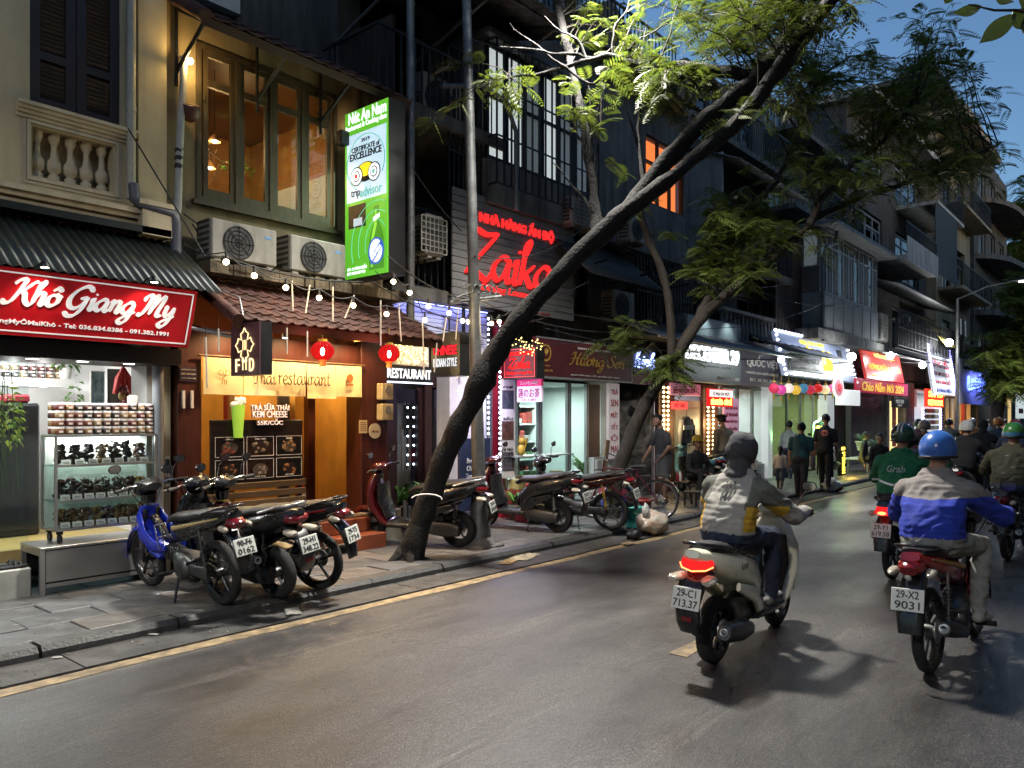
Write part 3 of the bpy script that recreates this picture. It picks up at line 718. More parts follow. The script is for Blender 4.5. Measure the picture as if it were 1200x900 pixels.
b.build('stem',mat('vine',(.05,.09,.02),.7),hp); b=leaf_cluster(150,(.13,.08,.42),.06,.045,.7,4,c=(0,0,.25)); b.build('foliage',leafy,hp)
pp=thing('trailing_pothos','pothos trailing down the end of the white back shelf','plant',(3.42,9.68,2.17))
MB().lathe([(.06,0),(.08,.13),(.072,.13)],12).build('pot',whiteplastic,pp); leaf_cluster(45,(.14,.1,.12),.09,.06,.4,8,c=(0,0,.2)).build('foliage',leafg,pp)
leaf_cluster(26,(.06,.06,.3),.08,.055,.8,9,c=(.08,-.08,-.22)).build('trailing_stems',leafg,pp)
# jars
jar_cols=[(.10,.025,.012),(.22,.06,.015),(.05,.02,.015),(.30,.16,.05),(.16,.02,.02),(.03,.02,.018),(.35,.25,.12)]
jm=[mat('jar_fruit_%d' % i,c,.45,var=.35,scale=40,bump=.4,bscale=90) for i,c in enumerate(jar_cols)]
lidm=mat('jar_lid',(.72,.72,.72),.35,var=.05)
jar_me=[MB().lathe([(.036,0),(.041,.006),(.041,.052),(.036,.056)],10).mesh('jar',[m]) for m in jm]
lid_me=MB().lathe([(.039,.056),(.039,.072),(.036,.074)],10).mesh('lid',[lidm])
lab_me=MB().box(-.018,.018,-.0435,-.041,.018,.036).mesh('jar_label',[paper])
def jar(loc,label,group):
    o=tag(put('jar',random.choice(jar_me),None,loc),label,'jar',group); put('lid',lid_me,o); put('jar_label',lab_me,o); return o
CX0,CX1,CY0,CY1,CZ0,CZ1=2.69,3.64,7.85,8.22,.66,1.56
random.seed(21)
rown=['lowest','second lowest','second highest','highest']
names=['first','second','third','fourth','fifth','sixth','seventh','eighth','ninth']
for r in range(4):
    for k in range(11):
        jar((CX0+.06+k*.0835,CY0+.06,CZ1+.005+r*.0755),'jar %s from the left, %s row of the cabinet-top stack' % (names[k] if k < 9 else ('tenth','eleventh')[k-9],rown[r]),'jars stacked along the front of the cabinet top')
    for k in range(1,3):
        jar((CX0+.06,CY0+.06+k*.09,CZ1+.005+r*.0755),'jar %s back, %s row, left end of the cabinet-top stack' % (('second','third')[k-1],rown[r]),'jars stacked at the side of the cabinet top')
o=MB().box(-.04,.04,-.03,.03,0,.075,0,.004).build('white_carton',paper,None,(CX0+.06+8*.0835,CY0+.06,CZ1+.005+4*.0755)); tag(o,'small white carton on top of the jar stack','carton')
ordn=names+['tenth','eleventh','twelfth','thirteenth','fourteenth','fifteenth','sixteenth','seventeenth']
for k in range(17):
    for r in range(2): jar((1.95+k*.088,9.70,2.173+r*.0755),'%s jar from the left in the %s row on the white back shelf' % (ordn[k],('lower','upper')[r]),'jars on the back shelf')
# display cabinet
cab=thing('glass_display_cabinet','glass display cabinet of dried fruit on casters, steel frame','display cabinet',(0,0,0))
b=MB(); q=.022
for x in (CX0,CX1-q):
    for y in (CY0,CY1-q): b.box(x,x+q,y,y+q,CZ0,CZ1)
for z in (CZ0,CZ1-q):
    b.box(CX0+q,CX1-q,CY0,CY0+q,z,z+q); b.box(CX0+q,CX1-q,CY1-q,CY1,z,z+q); b.box(CX0,CX0+q,CY0+q,CY1-q,z,z+q); b.box(CX1-q,CX1,CY0+q,CY1-q,z,z+q)
b.build('frame',steel,cab)
SH=[CZ0+.024,.945,1.275]
for z in SH[1:]:
    MB().box(CX0+.01,CX1-.01,CY0+.012,CY1-.012,z-.012,z).build('shelf',glassmat('shelf_glass',(.8,.9,.88)),cab)
    MB().box(CX0+q,CX1-q,CY0+.004,CY0+.016,z-.016,z+.006).build('shelf_rail',steel,cab)
pbox('shelf',steel,cab,CX0+.01,CX1-.01,CY0+.023,CY1-.023,CZ0+.008,CZ0+.022)
pbox('top_panel',glassmat('top_glass',(.85,.92,.9)),cab,CX0+.005,CX1-.005,CY0+.005,CY1-.005,CZ1,CZ1+.004)
for nm,a in (('front_pane',(CX0+q,CX1-q,CY0+.008,CY0+.012,CZ0+q,CZ1-q)),('side_pane',(CX0+.008,CX0+.012,CY0+q,CY1-q,CZ0+q,CZ1-q)),('side_pane',(CX1-.012,CX1-.008,CY0+q,CY1-q,CZ0+q,CZ1-q))):
    MB().box(*a).build(nm,glass,cab)
MB().box(CX0+.03,CX1-.03,CY1-.03,CY1-.024,CZ0+q,CZ1-q).build('back_panel',mat('cab_back',(.62,.65,.6),.5,var=.05),cab)
for x in (CX0+.06,CX1-.06):
    for y in (CY0+.06,CY1-.06):
        cw=MB().lathe([(.038,-.014),(.042,-.008),(.042,.008),(.038,.014)],14,Matrix.Translation((x,y,.582)) @ Matrix.Rotation(R(90),4,'Y')); cw.box(x-.024,x+.024,y-.02,y+.02,.625,CZ0)
        cw.build('caster',rubber,cab)
ll=thing('added_cabinet_lamp','thin white lamp tube added to brighten the inside of the glass display cabinet','lamp',(0,0,0))  # tube and area lamp added to brighten the dark cabinet
MB().box(CX0+.05,CX1-.05,CY1-.07,CY1-.04,CZ1-.045,CZ1-.03).build('tube',emat('tube_white',(1,.98,.94),9),ll); area('lamp',ll,((CX0+CX1)/2,CY1-.055,CZ1-.05),.8,.03,14,(1,.97,.92))
# bags of dried fruit on the three shelves
dark_fruit=[mat('dried_fruit_%d' % i,c,.45,var=.4,scale=45,bump=.8,bscale=70) for i,c in enumerate([(.03,.018,.012),(.055,.026,.014),(.022,.015,.012),(.22,.11,.045),(.30,.17,.06),(.34,.21,.04)])]
bagfilm=glassmat('bag_film',(.96,.96,.96),.8,.15)
def heap(w,h,d,seed):
    rr=random.Random(seed); b=MB()
    for i in range(44):
        a=rr.uniform(-1,1); k=rr.random(); s=rr.uniform(.018,.032)
        b.sphere((a*w*.42*(1-.35*k),rr.uniform(-1,1)*d*.35,.012+k*(h-.03)),(s,s*.8,s*rr.uniform(.5,.9)),6,4)
    return b
names=['first','second','third','fourth','fifth','sixth','seventh','eighth','ninth']
shelfn=['bottom','middle','top']
n_on=[8,8,7]; kinds=[[4,3,4,5,3,4,4,4],[0,1,1,1,0,0,1,5],[1,0,2,4,1,0,3]]
for r in range(3):
    n=n_on[r]; wv=(CX1-CX0-.10)/n
    for k in range(n):
        x=CX0+.05+wv*(k+.5); h=.20 if r else .18
        if r == 2 and k in (4,5): h=.235
        g=thing('fruit_bag','%s bag of dried fruit from the left on the %s shelf of the glass cabinet' % (names[k],shelfn[r]),'bag',(x,CY0+.16,SH[r]),0,'bags on the %s shelf' % shelfn[r])
        heap(wv*1.0,h,.12,r*10+k).build('dried_fruit',dark_fruit[kinds[r][k]],g)
        MB().loft([(0,0,.0,wv*.46,.055),(0,0,h*.5,wv*.48,.06),(0,0,h*.92,wv*.42,.03),(0,0,h+.03,wv*.44,.004)],12,2.6,side=(1,0,0),caps=False).build('bag_film',bagfilm,g)
        MB().box(-.041,.041,-.008,.0,.0,.052,0,0,Matrix.Translation((0,-.115,.0)) @ Matrix.Rotation(R(-14),4,'X')).build('price_card',paper,g)
        bb=MB()
        for q_ in range(2): bb.box(-.027,.027,-.0105,-.009,.012+q_*.014,.017+q_*.014,0,0,Matrix.Translation((0,-.115,0)) @ Matrix.Rotation(R(-14),4,'X'))
        bb.build('price_print',mat('ink',(.05,.05,.06),.7,var=0),g)
# steel base bench
bs=thing('steel_bench','long stainless steel bench under the glass display cabinet','bench',(0,0,0))
BX0,BX1,BY0,BY1=2.54,3.66,7.76,8.29
MB().box(BX0,BX1,BY0,BY1,.515,.54,0,.004).build('top',steel,bs); MB().box(BX0+.05,BX1-.02,BY0+.012,BY0+.018,.22,.505).build('front_panel',steel,bs); MB().box(BX0+.05,BX1-.02,BY0+.006,BY0+.0115,.17,.205).build('lower_rail',steel,bs)
for x in (BX0,BX1-.04):
    for y in (BY0+.002,BY1-.042): pbox('leg',steel,bs,x,x+.04,y,y+.04,PZ,.514)
pbox('side_rail',steel,bs,BX0+.006,BX0+.03,BY0+.043,BY1-.043,.46,.51); pbox('lower_shelf',darkmetal,bs,BX0+.04,BX1-.04,BY0+.03,BY1-.04,.19,.21)
pbox('back_panel',darkmetal,bs,BX0+.04,BX1-.04,BY1-.04,BY1-.035,.22,.5)
# slippers
sl=thing('slippers','pair of black slippers on the stone step','slippers',(2.36,8.0,.362))
for k,y in enumerate((-.06,.09)):
    a=MB().loft([(-.13,y,.012,.035,.012),(-.05,y,.012,.042,.012),(.06,y+.005,.014,.05,.014),(.13,y,.014,.03,.012)],10,2.5); a.tube([(.02,y-.05,.01),(.04,y,.055),(.02,y+.05,.01)],.012,6); a.tube([(.07,y-.045,.01),(.08,y,.045),(.07,y+.045,.01)],.012,6)
    a.build('slipper',rubber,sl)
# tet ornament and pictures inside
o=thing('red_knot_ornament','red hanging ornament with dried pods on the shop wall','ornament',(3.60,8.55,2.40))
b=MB(); b.tube([(0,0,0),(0,0,-.2)],.012,6);
for a in (-.5,0,.5): b.loft([(0,0,-.14,.02,.02),(a*.1,0,-.25,.055,.03),(a*.18,0,-.42,.03,.02)],8,side=(0,1,0))
b.build('red_bow',mat('red_cloth',(.5,.02,.015),.6),o)
b=MB(); rr=random.Random(6)
for k in range(12): b.sphere((rr.uniform(-.07,.07),rr.uniform(-.03,.03),-.3-rr.random()*.38),(.045,.035,.05),8,6,k % 2)
b.build('pods',[mat('gourd',(.42,.28,.10),.5),mat('dark_red_pod',(.16,.015,.012),.5)],o)
for x,z,w_,l_ in ((3.42,1.80,.15,'pale'),(3.60,1.83,.17,'dark')):
    p=thing('framed_picture','%s framed picture leaning on the shop wall behind the jars' % l_,'picture',(x,8.95,z))
    MB().box(0,w_,0,.02,0,.44,0,.004).build('frame',paper if l_ == 'pale' else black,p); MB().box(.012,w_-.012,-.003,-.001,.012,.428).build('print',mat('pic_'+l_,(.25,.42,.48) if l_ == 'pale' else (.08,.07,.06),.5,var=.4,scale=14),p)
# grey pipe by the jamb, meter post
o=MB().tube([(0,0,0),(0,0,2.2)],.055,12).build('grey_downpipe',mat('pipe_bluegrey',(.16,.18,.20),.5),None,(3.67,7.90,PZ)); tag(o,'grey downpipe between the dried fruit shop and the red pillar','pipe')
nb=thing('number_notice','narrow white notice strip on the post beside the red pillar','notice',(3.80,8.03,1.0)); MB().box(0,.055,-.01,0,0,.32).build('card',paper,nb); text(nb,'KHOAN\nCẮT\nBÊ TÔNG',(.027,-.012,.16),.045,.26,black)
# ================================================================== Thai restaurant (two storeys, tiled awning)
ochre=mat('ochre_render',(.27,.205,.115),.8,var=.14,scale=1.5,bump=.15,bscale=50,dirt=.4)
amber=mat('amber_wall',(.46,.25,.05),.6,var=.16,scale=2.5,dirt=.2)
redwood=mat('red_wood',(.078,.018,.011),.42,var=.25,scale=2.5,stretch=(7,7,.7))
oldwood=mat('window_wood',(.07,.048,.024),.55,var=.3,scale=3,stretch=(8,8,1))
terracotta=[mat('roof_tile_%d' % i,c,.75,var=.25,scale=12,bump=.3,bscale=60) for i,c in enumerate([(.08,.026,.016),(.10,.034,.02),(.06,.02,.014),(.07,.028,.02)])]
RX0,RX1=3.90,6.96
t=thing('restaurant_building','ochre two-storey restaurant with a wide wooden window above a tiled awning','building')
wx0,wx1,wz0,wz1=4.26,6.18,4.16,5.94
b=wall_open(RX0,RX1,3.0,6.28,FYW+.06,FYW+.26,[(wx0,wx1,wz0,wz1)]); b.build('wall',ochre,t)
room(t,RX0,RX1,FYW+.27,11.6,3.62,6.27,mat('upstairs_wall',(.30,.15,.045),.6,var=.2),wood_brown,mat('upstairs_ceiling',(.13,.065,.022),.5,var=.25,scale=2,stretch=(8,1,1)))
pbox('roof_slab',concrete,t,RX0,RX1,FYW+.10,11.6,6.285,6.33)
# the wide window: four leaves, each its own part with panes
b=MB(); fr=.06; y0,y1=FYW+.04,FYW+.14
b.box(wx0,wx0+fr,y0,y1,wz0,wz1); b.box(wx1-fr,wx1,y0,y1,wz0,wz1); b.box(wx0+fr,wx1-fr,y0,y1,wz0,wz0+fr); b.box(wx0+fr,wx1-fr,y0,y1,wz1-fr,wz1)
b.box(wx0-.05,wx1+.05,y0-.05,y1,wz0-.05,wz0)
lw=(wx1-wx0-2*fr)/4
for i in range(1,4): b.box(wx0+fr+lw*i-.03,wx0+fr+lw*i+.03,y0+.003,y1,wz0+fr,wz1-fr)
b.build('window_frame',oldwood,t)
for i in range(4):
    a,c=wx0+fr+lw*i+.032,wx0+fr+lw*(i+1)-.032; z0,z1=wz0+fr+.002,wz1-fr-.002; y=y0+.02
    s=MB(); tz=5.52
    s.box(a,a+.055,y,y+.04,z0,z1); s.box(c-.055,c,y,y+.04,z0,z1); s.box(a+.055,c-.055,y,y+.04,z0,z0+.10); s.box(a+.055,c-.055,y,y+.04,z1-.06,z1); s.box(a+.055,c-.055,y-.004,y+.04,tz-.04,tz+.04)
    s.box(a-.006,a+.012,y-.018,y,4.5,4.58); s.box(a-.006,a+.012,y-.018,y,5.30,5.38)
    lf=s.build('window_leaf',oldwood,t)
    for za,zb in ((z0+.10,tz-.04),(tz+.04,z1-.06)): MB().box(a+.055,c-.055,y+.018,y+.022,za,zb).build('pane',glassmat('window_glass',(.9,.9,.88),1.6),lf)
# upstairs interior: lamps, branch, picture
for k,(x,y,z) in enumerate(((4.75,9.2,5.25),(5.05,9.3,5.27),(5.20,9.7,5.05),(5.9,10.2,5.6))):
    l=thing('pendant_lamp','warm pendant lamp hanging behind the upstairs window, %s from the left' % names[k],'pendant lamp',(x,y,z),0,'upstairs pendant lamps')
    MB().lathe([(.015,.10),(.075,.02),(.08,0),(.074,0)],14,caps=False).build('shade',wood_brown,l); MB().tube([(0,0,.1),(0,0,6.2-z)],.005,5).build('cord',black,l)
    MB().sphere((0,0,.02),.035,10,6).build('bulb',emat('warm_bulb',(1,.78,.45),22),l); point('lamp',l,(0,0,-.05),26,(1,.62,.25),.05)
br=thing('branch_decoration','bare forked branches with green sprigs behind the upstairs window','decoration',(4.5,8.8,4.18))
b=MB(); rr=random.Random(3)
for k in range(16):
    a=rr.uniform(-.5,1.3); p=Vector((0,0,0)); pts=[p]
    for j in range(4): p=p+Vector((math.sin(a+rr.uniform(-.3,.3))*.2,rr.uniform(-.05,.1),math.cos(a)*.2+.04)); pts.append(p)
    b.tube(pts,[.008,.006,.004,.003,.002],5)
b.tube([(.35,.3,.9),(.6,.35,.8),(.9,.35,.85)],.012,5); b.build('twigs',mat('twig',(.30,.20,.10),.7),br)
leaf_cluster(60,(.22,.1,.06),.07,.03,.2,12,c=(.75,.3,.75)).build('sprig',leafg,br); leaf_cluster(30,(.12,.1,.1),.07,.03,.2,13,c=(.2,.3,.95)).build('sprig',leafg,br)
pc=thing('upstairs_picture','dark framed picture on the wall behind the third upstairs pane','picture',(6.3,10.9,4.55),R(0)); MB().box(-.4,.4,0,.03,0,.6).build('frame',black,pc); MB().box(-.35,.35,-.006,-.001,.05,.55).build('print',mat('pic_brown',(.22,.15,.08),.5,var=.4,scale=9),pc)
# eave over the window: rafters, brackets, tile courses
ev=thing('tiled_eave','small tiled eave with timber rafters over the upstairs wooden window','eave')
EX0,EX1=3.93,6.72; eY0,eZ0,eY1,eZ1=7.45,5.80,8.25,6.30
sl_=Vector((0,eY1-eY0,eZ1-eZ0)); sln=sl_.length; sd=sl_.normalized(); nn=Vector((1,0,0)).cross(sd)
Me=Matrix((Vector((1,0,0)),sd,nn)).transposed().to_4x4(); Me.translation=(0,eY0,eZ0)
MB().box(EX0,EX1,0,sln,-.004,.012,0,0,Me).build('boarding',mat('dark_wood',(.045,.022,.012),.6),ev)
for k in range(8):
    q=.04+k*(sln-.1)/7; MB().box(EX0+.02,EX1-.02,q,q+.035,-.045,-.006,0,0,Me).build('batten',wood_brown,ev)
MB().box(EX0-.01,EX1+.01,-.03,-.002,-.07,.02,0,0,Me).build('fascia_board',mat('dark_wood',(.045,.022,.012),.6),ev)
for x in (4.02,5.0,5.9,6.62):
    g=MB(); g.tube([(x,8.22,5.5),(x,7.62,5.84)],.022,6); g.tube([(x,8.22,5.35),(x,8.22,6.2)],.022,6); g.tube([(x,8.2,6.18),(x,7.5,5.78)],.02,6); g.build('bracket',darkmetal,ev)
def tile_mesh(L,Wd,m):
    """interlocking clay tile: shallow S section with a roll, thick lower lip. x across, y up the slope, z out"""
    prof=[(0,.012),(Wd*.12,.022),(Wd*.28,.024),(Wd*.42,.008),(Wd*.7,.004),(Wd*1.02,.012)]
    vs=[]
    for y,dz in ((0,.022),(L,0)):
        for x,z in prof: vs.append((x,y,z+dz))
    for x,z in prof: vs.append((x,0,z+.006))
    k=len(prof); fs=[(i,i+1,k+i+1,k+i) for i in range(k-1)]+[(2*k+i,2*k+i+1,i+1,i) for i in range(k-1)]
    b=MB().raw(vs,fs,0,False); return b.mesh('roof_tile',[m])
tmE=[tile_mesh(.30,.20,m) for m in terracotta]
rr=random.Random(4)
for r in range(4):
    for k in range(14):
        o=put('roof_tile',rr.choice(tmE),ev); o.matrix_local=Me @ Matrix.Translation((EX0+k*.2,-.04+r*.25,.014+rr.uniform(0,.004))) @ Matrix.Rotation(R(rr.uniform(-.8,.8)),4,'Z')
for q in range(4):
    MB().lathe([(.07,0),(.075,.26)],10,Me @ Matrix.Translation((EX0-.01,-.04+q*.24,.03)) @ Matrix.Rotation(R(-90),4,'X')).build('verge_tile',terracotta[q],ev)
# lamp and clay pot by the window's left edge
wl=thing('wall_lamp','small bare wall lamp under the left end of the eave','wall lamp',(4.12,8.14,5.62)); MB().tube([(0,.1,0),(0,0,.02)],.012,6).build('stem',darkmetal,wl); MB().sphere((0,-.03,0),.035,10,6).build('bulb',emat('warm_bulb2',(1,.75,.4),30),wl); point('lamp',wl,(0,-.09,-.02),14,(1,.66,.22),.04)
wl=thing('wall_lamp','small bare wall lamp under the right end of the eave','wall lamp',(6.38,8.14,5.55)); MB().tube([(0,.1,0),(0,0,.02)],.012,6).build('stem',darkmetal,wl); MB().sphere((0,-.03,0),.035,10,6).build('bulb',MATS['warm_bulb2'],wl); point('lamp',wl,(0,-.09,-.02),9,(1,.66,.22),.04)
cp=thing('clay_pot','tilted clay pot fixed to the wall left of the wooden window','pot',(4.13,8.12,5.08)); o=MB().lathe([(.02,-.12),(.07,-.10),(.10,-.02),(.09,.06),(.085,.07),(.078,.06),(.07,-.05)],16).build('body',mat('clay',(.10,.03,.02),.5),cp); o.rotation_euler=(R(25),R(-10),0)
fh=MB().tube([(0,0,1.5),(0,0,1.2),(-.03,-.01,.9),(-.05,0,.3),(-.06,0,-.15),(-.1,0,-.35)],.04,9).build('insulated_hose',mat('hose_white',(.42,.41,.38),.6),None,(4.06,8.14,4.15)); tag(fh,'wrapped white air conditioner hose running down the ochre wall','hose')
o=thing('hose_tape','black and white striped band round the hose on the ochre wall','tape',(4.0,8.14,4.42))
for k in range(3): MB().lathe([(.043,0),(.043,.05)],9,Matrix.Translation((.004*k,0,k*.09)) @ Matrix.Rotation(R(14),4,'Y')).build('stripe',black,o)
# ledge and air conditioners
lg=thing('concrete_ledge','mossy concrete ledge carrying the two air conditioner units','ledge'); moss=mat('mossy_concrete',(.17,.13,.075),.9,var=.4,scale=6,bump=.6,bscale=30,dirt=.8)
b=MB(); n=40; rr=random.Random(8)
for i in range(n):
    x0=4.15+i*.07; b.box(x0,x0+.07,7.74+rr.uniform(-.012,.012),8.25,3.28,3.40+rr.uniform(-.012,.02))
b.build('slab',moss,lg)
ac_unit('air conditioner unit on the ledge under the left upstairs pane',(4.20,7.80,3.42),.80,.46,.34)
ac_unit('air conditioner unit on the ledge under the right upstairs pane',(5.18,7.80,3.42),.80,.46,.34)
# lower tiled awning
aw=thing('tiled_awning','red clay tiled awning over the restaurant entrance','awning')
AX0,AX1=4.06,6.92; aY0,aZ0,aY1,aZ1=7.05,2.70,8.22,3.33
s2=Vector((0,aY1-aY0,aZ1-aZ0)); L2=s2.length; d2=s2.normalized(); n2=Vector((1,0,0)).cross(d2)
Ma=Matrix((Vector((1,0,0)),d2,n2)).transposed().to_4x4(); Ma.translation=(0,aY0,aZ0)
ruf=mat('warm_boarding',(.36,.17,.04),.5,var=.2,scale=2,stretch=(1,8,8))
MB().box(AX0,AX1,0,L2,-.012,.006,0,0,Ma).build('boarding',ruf,aw)
nr_=15
for k in range(nr_):
    x=AX0+.03+k*(AX1-AX0-.1)/(nr_-1); MB().box(x,x+.045,.0,L2,-.075,-.014,0,0,Ma).build('rafter',mat('rafter_wood',(.14,.06,.02),.55),aw)
MB().box(AX0,AX1,-.024,-.001,-.09,.012,0,0,Ma).build('fascia_board',MATS['dark_wood'],aw)
tmA=[tile_mesh(.235,.145,m) for m in terracotta]
NR,NC=7,20
for r in range(NR):
    for k in range(NC):
        o=put('roof_tile',rr.choice(tmA),aw); o.matrix_local=Ma @ Matrix.Translation((AX0+k*.143,-.05+r*.19,.010+rr.uniform(0,.006))) @ Matrix.Rotation(R(rr.uniform(-1.5,1.5)),4,'Z')
for q in range(6): MB().lathe([(.06,0),(.068,.24)],10,Ma @ Matrix.Translation((AX0-.02,-.06+q*.215,.03)) @ Matrix.Rotation(R(-90),4,'X')).build('verge_tile',terracotta[q % 4],aw)
# entrance: pillars, lintel, interior
en=thing('restaurant_entrance','amber restaurant entrance framed by two red wooden pillars','entrance')
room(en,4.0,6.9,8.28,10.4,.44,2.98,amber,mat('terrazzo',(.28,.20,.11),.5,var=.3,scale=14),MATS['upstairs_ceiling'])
pbox('pillar',redwood,en,3.90,4.17,7.95,8.27,PZ,2.72,.008); pbox('pillar',redwood,en,6.34,6.78,7.95,8.27,.5,2.72,.008)
pbox('plinth',mat('plinth_stone',(.40,.37,.31),.6,dirt=.4),en,6.30,6.95,7.86,8.275,PZ-.02,.5,.01)
b=MB(); b.box(4.17,6.34,8.0,8.25,2.42,2.66); b.build('lintel',redwood,en)
pbox('soffit_panel',mat('mural_ochre',(.42,.22,.05),.6,var=.2,scale=3),en,4.17,6.34,8.1,8.2,2.665,3.05)
orange=mat('mural_ink',(.10,.045,.01),.7,var=0)
MB().tube([(5.0,8.09,2.74),(5.1,8.09,2.90),(5.25,8.09,2.83),(5.45,8.09,2.95)],.006,4).build('mural_stroke',orange,en); MB().tube([(5.2,8.09,2.95),(5.3,8.09,2.78)],.006,4).build('mural_stroke',orange,en)
pbox('door_jamb',redwood,en,6.05,6.16,8.7,8.8,.5,2.4); pbox('inner_wall',amber,en,5.50,5.58,8.3,9.6,.5,2.6);
pbox('inner_door',mat('door_brown',(.10,.05,.02),.5),en,5.60,6.02,9.9,9.96,.5,2.4); pbox('inner_partition',mat('partition_dark',(.02,.014,.012),.5),en,5.36,5.49,8.30,8.36,.5,2.4)
# steps
st=thing('red_steps','two red tiled steps in front of the restaurant door','steps'); redtile=mat('red_tile',(.22,.055,.022),.4,var=.2,scale=5)
pbox('lower_step',redtile,st,5.62,6.38,7.50,8.27,PZ-.02,.28,.01); pbox('upper_step',redtile,st,5.55,6.32,7.74,8.272,.282,.46,.01)
pbox('tread',mat('marble_tread',(.30,.20,.12),.4,var=.4,scale=16),st,5.45,6.33,7.80,8.275,.462,.49,.005)
# warm lamps under the awning and inside
for k,x in enumerate((4.55,5.35,6.1)):
    l=thing('awning_lamp','warm lamp under the tiled awning, %s from the left' % names[k],'lamp',(x,7.62,2.80),0,'lamps under the tiled awning')
    MB().lathe([(.05,.10),(.05,0),(.045,0)],10).build('housing',darkmetal,l); MB().lathe([(.042,0),(.042,.003)],10,Matrix.Translation((0,0,-.004))).build('lens',emat('warm_lens2',(1,.72,.35),25),l)
    spot('lamp',l,(0,0,-.02),(0,0,0),75,(1,.68,.32),155,.5,.05)
for k,(x,y) in enumerate(((4.8,9.2),(6.3,9.0))):
    l=thing('entrance_lamp','%s warm ceiling lamp inside the amber entrance' % ('left','right')[k],'ceiling lamp',(x,y,2.86),0,'entrance ceiling lamps')
    MB().lathe([(.09,.05),(.1,0),(.05,-.05),(.01,-.06)],14).build('globe',emat('warm_globe',(1,.72,.35),8),l); point('lamp',l,(0,0,-.14),90,(1,.66,.28),.08)
# noren curtain: five cloth flaps
nt_=thing('noren_curtain','cream cloth curtain in five flaps printed Thai restaurant','curtain',(0,7.90,2.39)); clothm=mat('noren_cloth',(.72,.63,.36),.85,var=.10,scale=3,bump=.2,bscale=300)
NX=[FX(u,7.9) for u in (238,285,323,359,393,424)]
MB().tube([(NX[0]-.05,0,.01),(NX[-1]+.05,0,.01)],.012,8).build('rod',wood_brown,nt_)
for i in range(5):
    a,c=NX[i]+.004,NX[i+1]-.004; vs=[]; W_,H_=8,5; hh=.41+(.02 if i == 3 else -.01 if i == 4 else 0)
    for s_ in (0,.004):
        for j in range(H_+1):
            for k in range(W_+1): vs.append((a+(c-a)*k/W_,s_-.012*math.sin(k*.9+i*2)*(j/H_)-(.02*(j/H_) if i == 3 else 0),-hh*j/H_))
    n0=(W_+1)*(H_+1); q=[]
    for j in range(H_):
        for k in range(W_): o=j*(W_+1)+k; q += [(o,o+1,o+W_+2,o+W_+1),(n0+o,n0+o+W_+1,n0+o+W_+2,n0+o+1)]
    MB().raw(vs,q,0,True).build('flap',clothm,nt_)
ink=mat('curtain_ink',(.05,.018,.008),.8,var=0)
def FT(y): return STREET
script(nt_,'Thai',(FX(308.5,7.9),-.03,-.19),FX(322,7.9)-FX(295,7.9),.19,ink,STREET,.0,.17,.6,.002); script(nt_,'restaurant',(FX(355,7.9),-.045,-.20),FX(386,7.9)-FX(325,7.9),.16,ink,STREET,0.,.17,.6,.002)
for cx in ((NX[0]+NX[1])/2,(NX[4]+NX[5])/2):
    b=MB()
    if cx < 5:
        for a in range(4): b.tube([(cx+.03*math.cos(a*R(90)+x*R(36)*0+x)*1+.04*math.cos(a*R(90)),-.022,-.17+.03*math.sin(x)+.04*math.sin(a*R(90))) for x in [i*.7 for i in range(10)]],.003,4)
        for a in range(3): b.box(cx-.03+a*.025,cx-.024+a*.025,-.024,-.018,-.30,-.25)
    else: b.lathe([(.05,0),(.05,.003)],16,Matrix.Translation((cx,-.026,-.16)) @ Matrix.Rotation(R(90),4,'X')); b.box(cx-.05,cx+.05,-.028,-.024,-.26,-.235)
    b.build('printed_emblem',mat('curtain_orange',(.30,.09,.015),.8,var=0),nt_)
# FOOD lightbox
fs_=thing('food_lightbox','dark brown square lightbox sign with a lit diamond emblem and the word FOOD','sign',(4.12,0,0)); brn=mat('sign_brown',(.10,.045,.055),.4,var=.05); dk=mat('sign_edge',(.012,.011,.012),.4)
fy0,fy1,fz0,fz1=6.73,7.26,2.15,2.67
MB().box(0,.012,fy0,fy1,fz0,fz1).build('face',brn,fs_); MB().box(.0125,.14,fy0,fy1,fz0,fz1).build('box',dk,fs_)
lit=emat('sign_lit',(1,.72,.32),2.0); cyy,czz=(fy0+fy1)/2,fz0+.30
b=MB(); P8=[];
for k in range(4):
    a=R(90)*k+R(90); r1_,r2_=.17,.075
    P8 += [(math.cos(a-R(12))*r1_*.8,math.sin(a-R(12))*r1_*.8),(math.cos(a)*r1_,math.sin(a)*r1_),(math.cos(a+R(12))*r1_*.8,math.sin(a+R(12))*r1_*.8),(math.cos(a+R(32))*r1_*.78,math.sin(a+R(32))*r1_*.78),(math.cos(a+R(45))*r2_,math.sin(a+R(45))*r2_*1.0),(math.cos(a+R(58))*r1_*.78,math.sin(a+R(58))*r1_*.78)]
b.tube([(-.006,cyy-y,czz+z) for y,z in P8+P8[:1]],.005,5); b.build('emblem',lit,fs_)
b=MB()
for k in (-1,0,1): b.tube([(-.006,cyy-k*.028,czz-.05),(-.006,cyy-k*.028,czz+.05)],.0035,5);
for k in (-1,1): b.tube([(-.006,cyy-k*.03,fz0+.05),(-.006,cyy-k*.03,fz0+.15)],.005,5); b.sphere((-.006,cyy-k*.03,fz0+.15),(.006,.016,.03),8,6)
b.build('cutlery_emblem',lit,fs_)
text(fs_,'F',(-.006,cyy+.13,fz0+.10),.07,.13,lit,'W'); text(fs_,'D',(-.006,cyy-.13,fz0+.10),.08,.13,lit,'W')
MB().tube([(.06,7.1,fz1),(.06,7.2,2.95),(.05,7.5,3.05)],.009,6).tube([(-.35,7.4,2.62),(.02,7.26,2.55)],.02,6).tube([(-.35,7.45,2.62),(.3,7.45,2.62)],.018,6).build('bracket',steel,fs_)
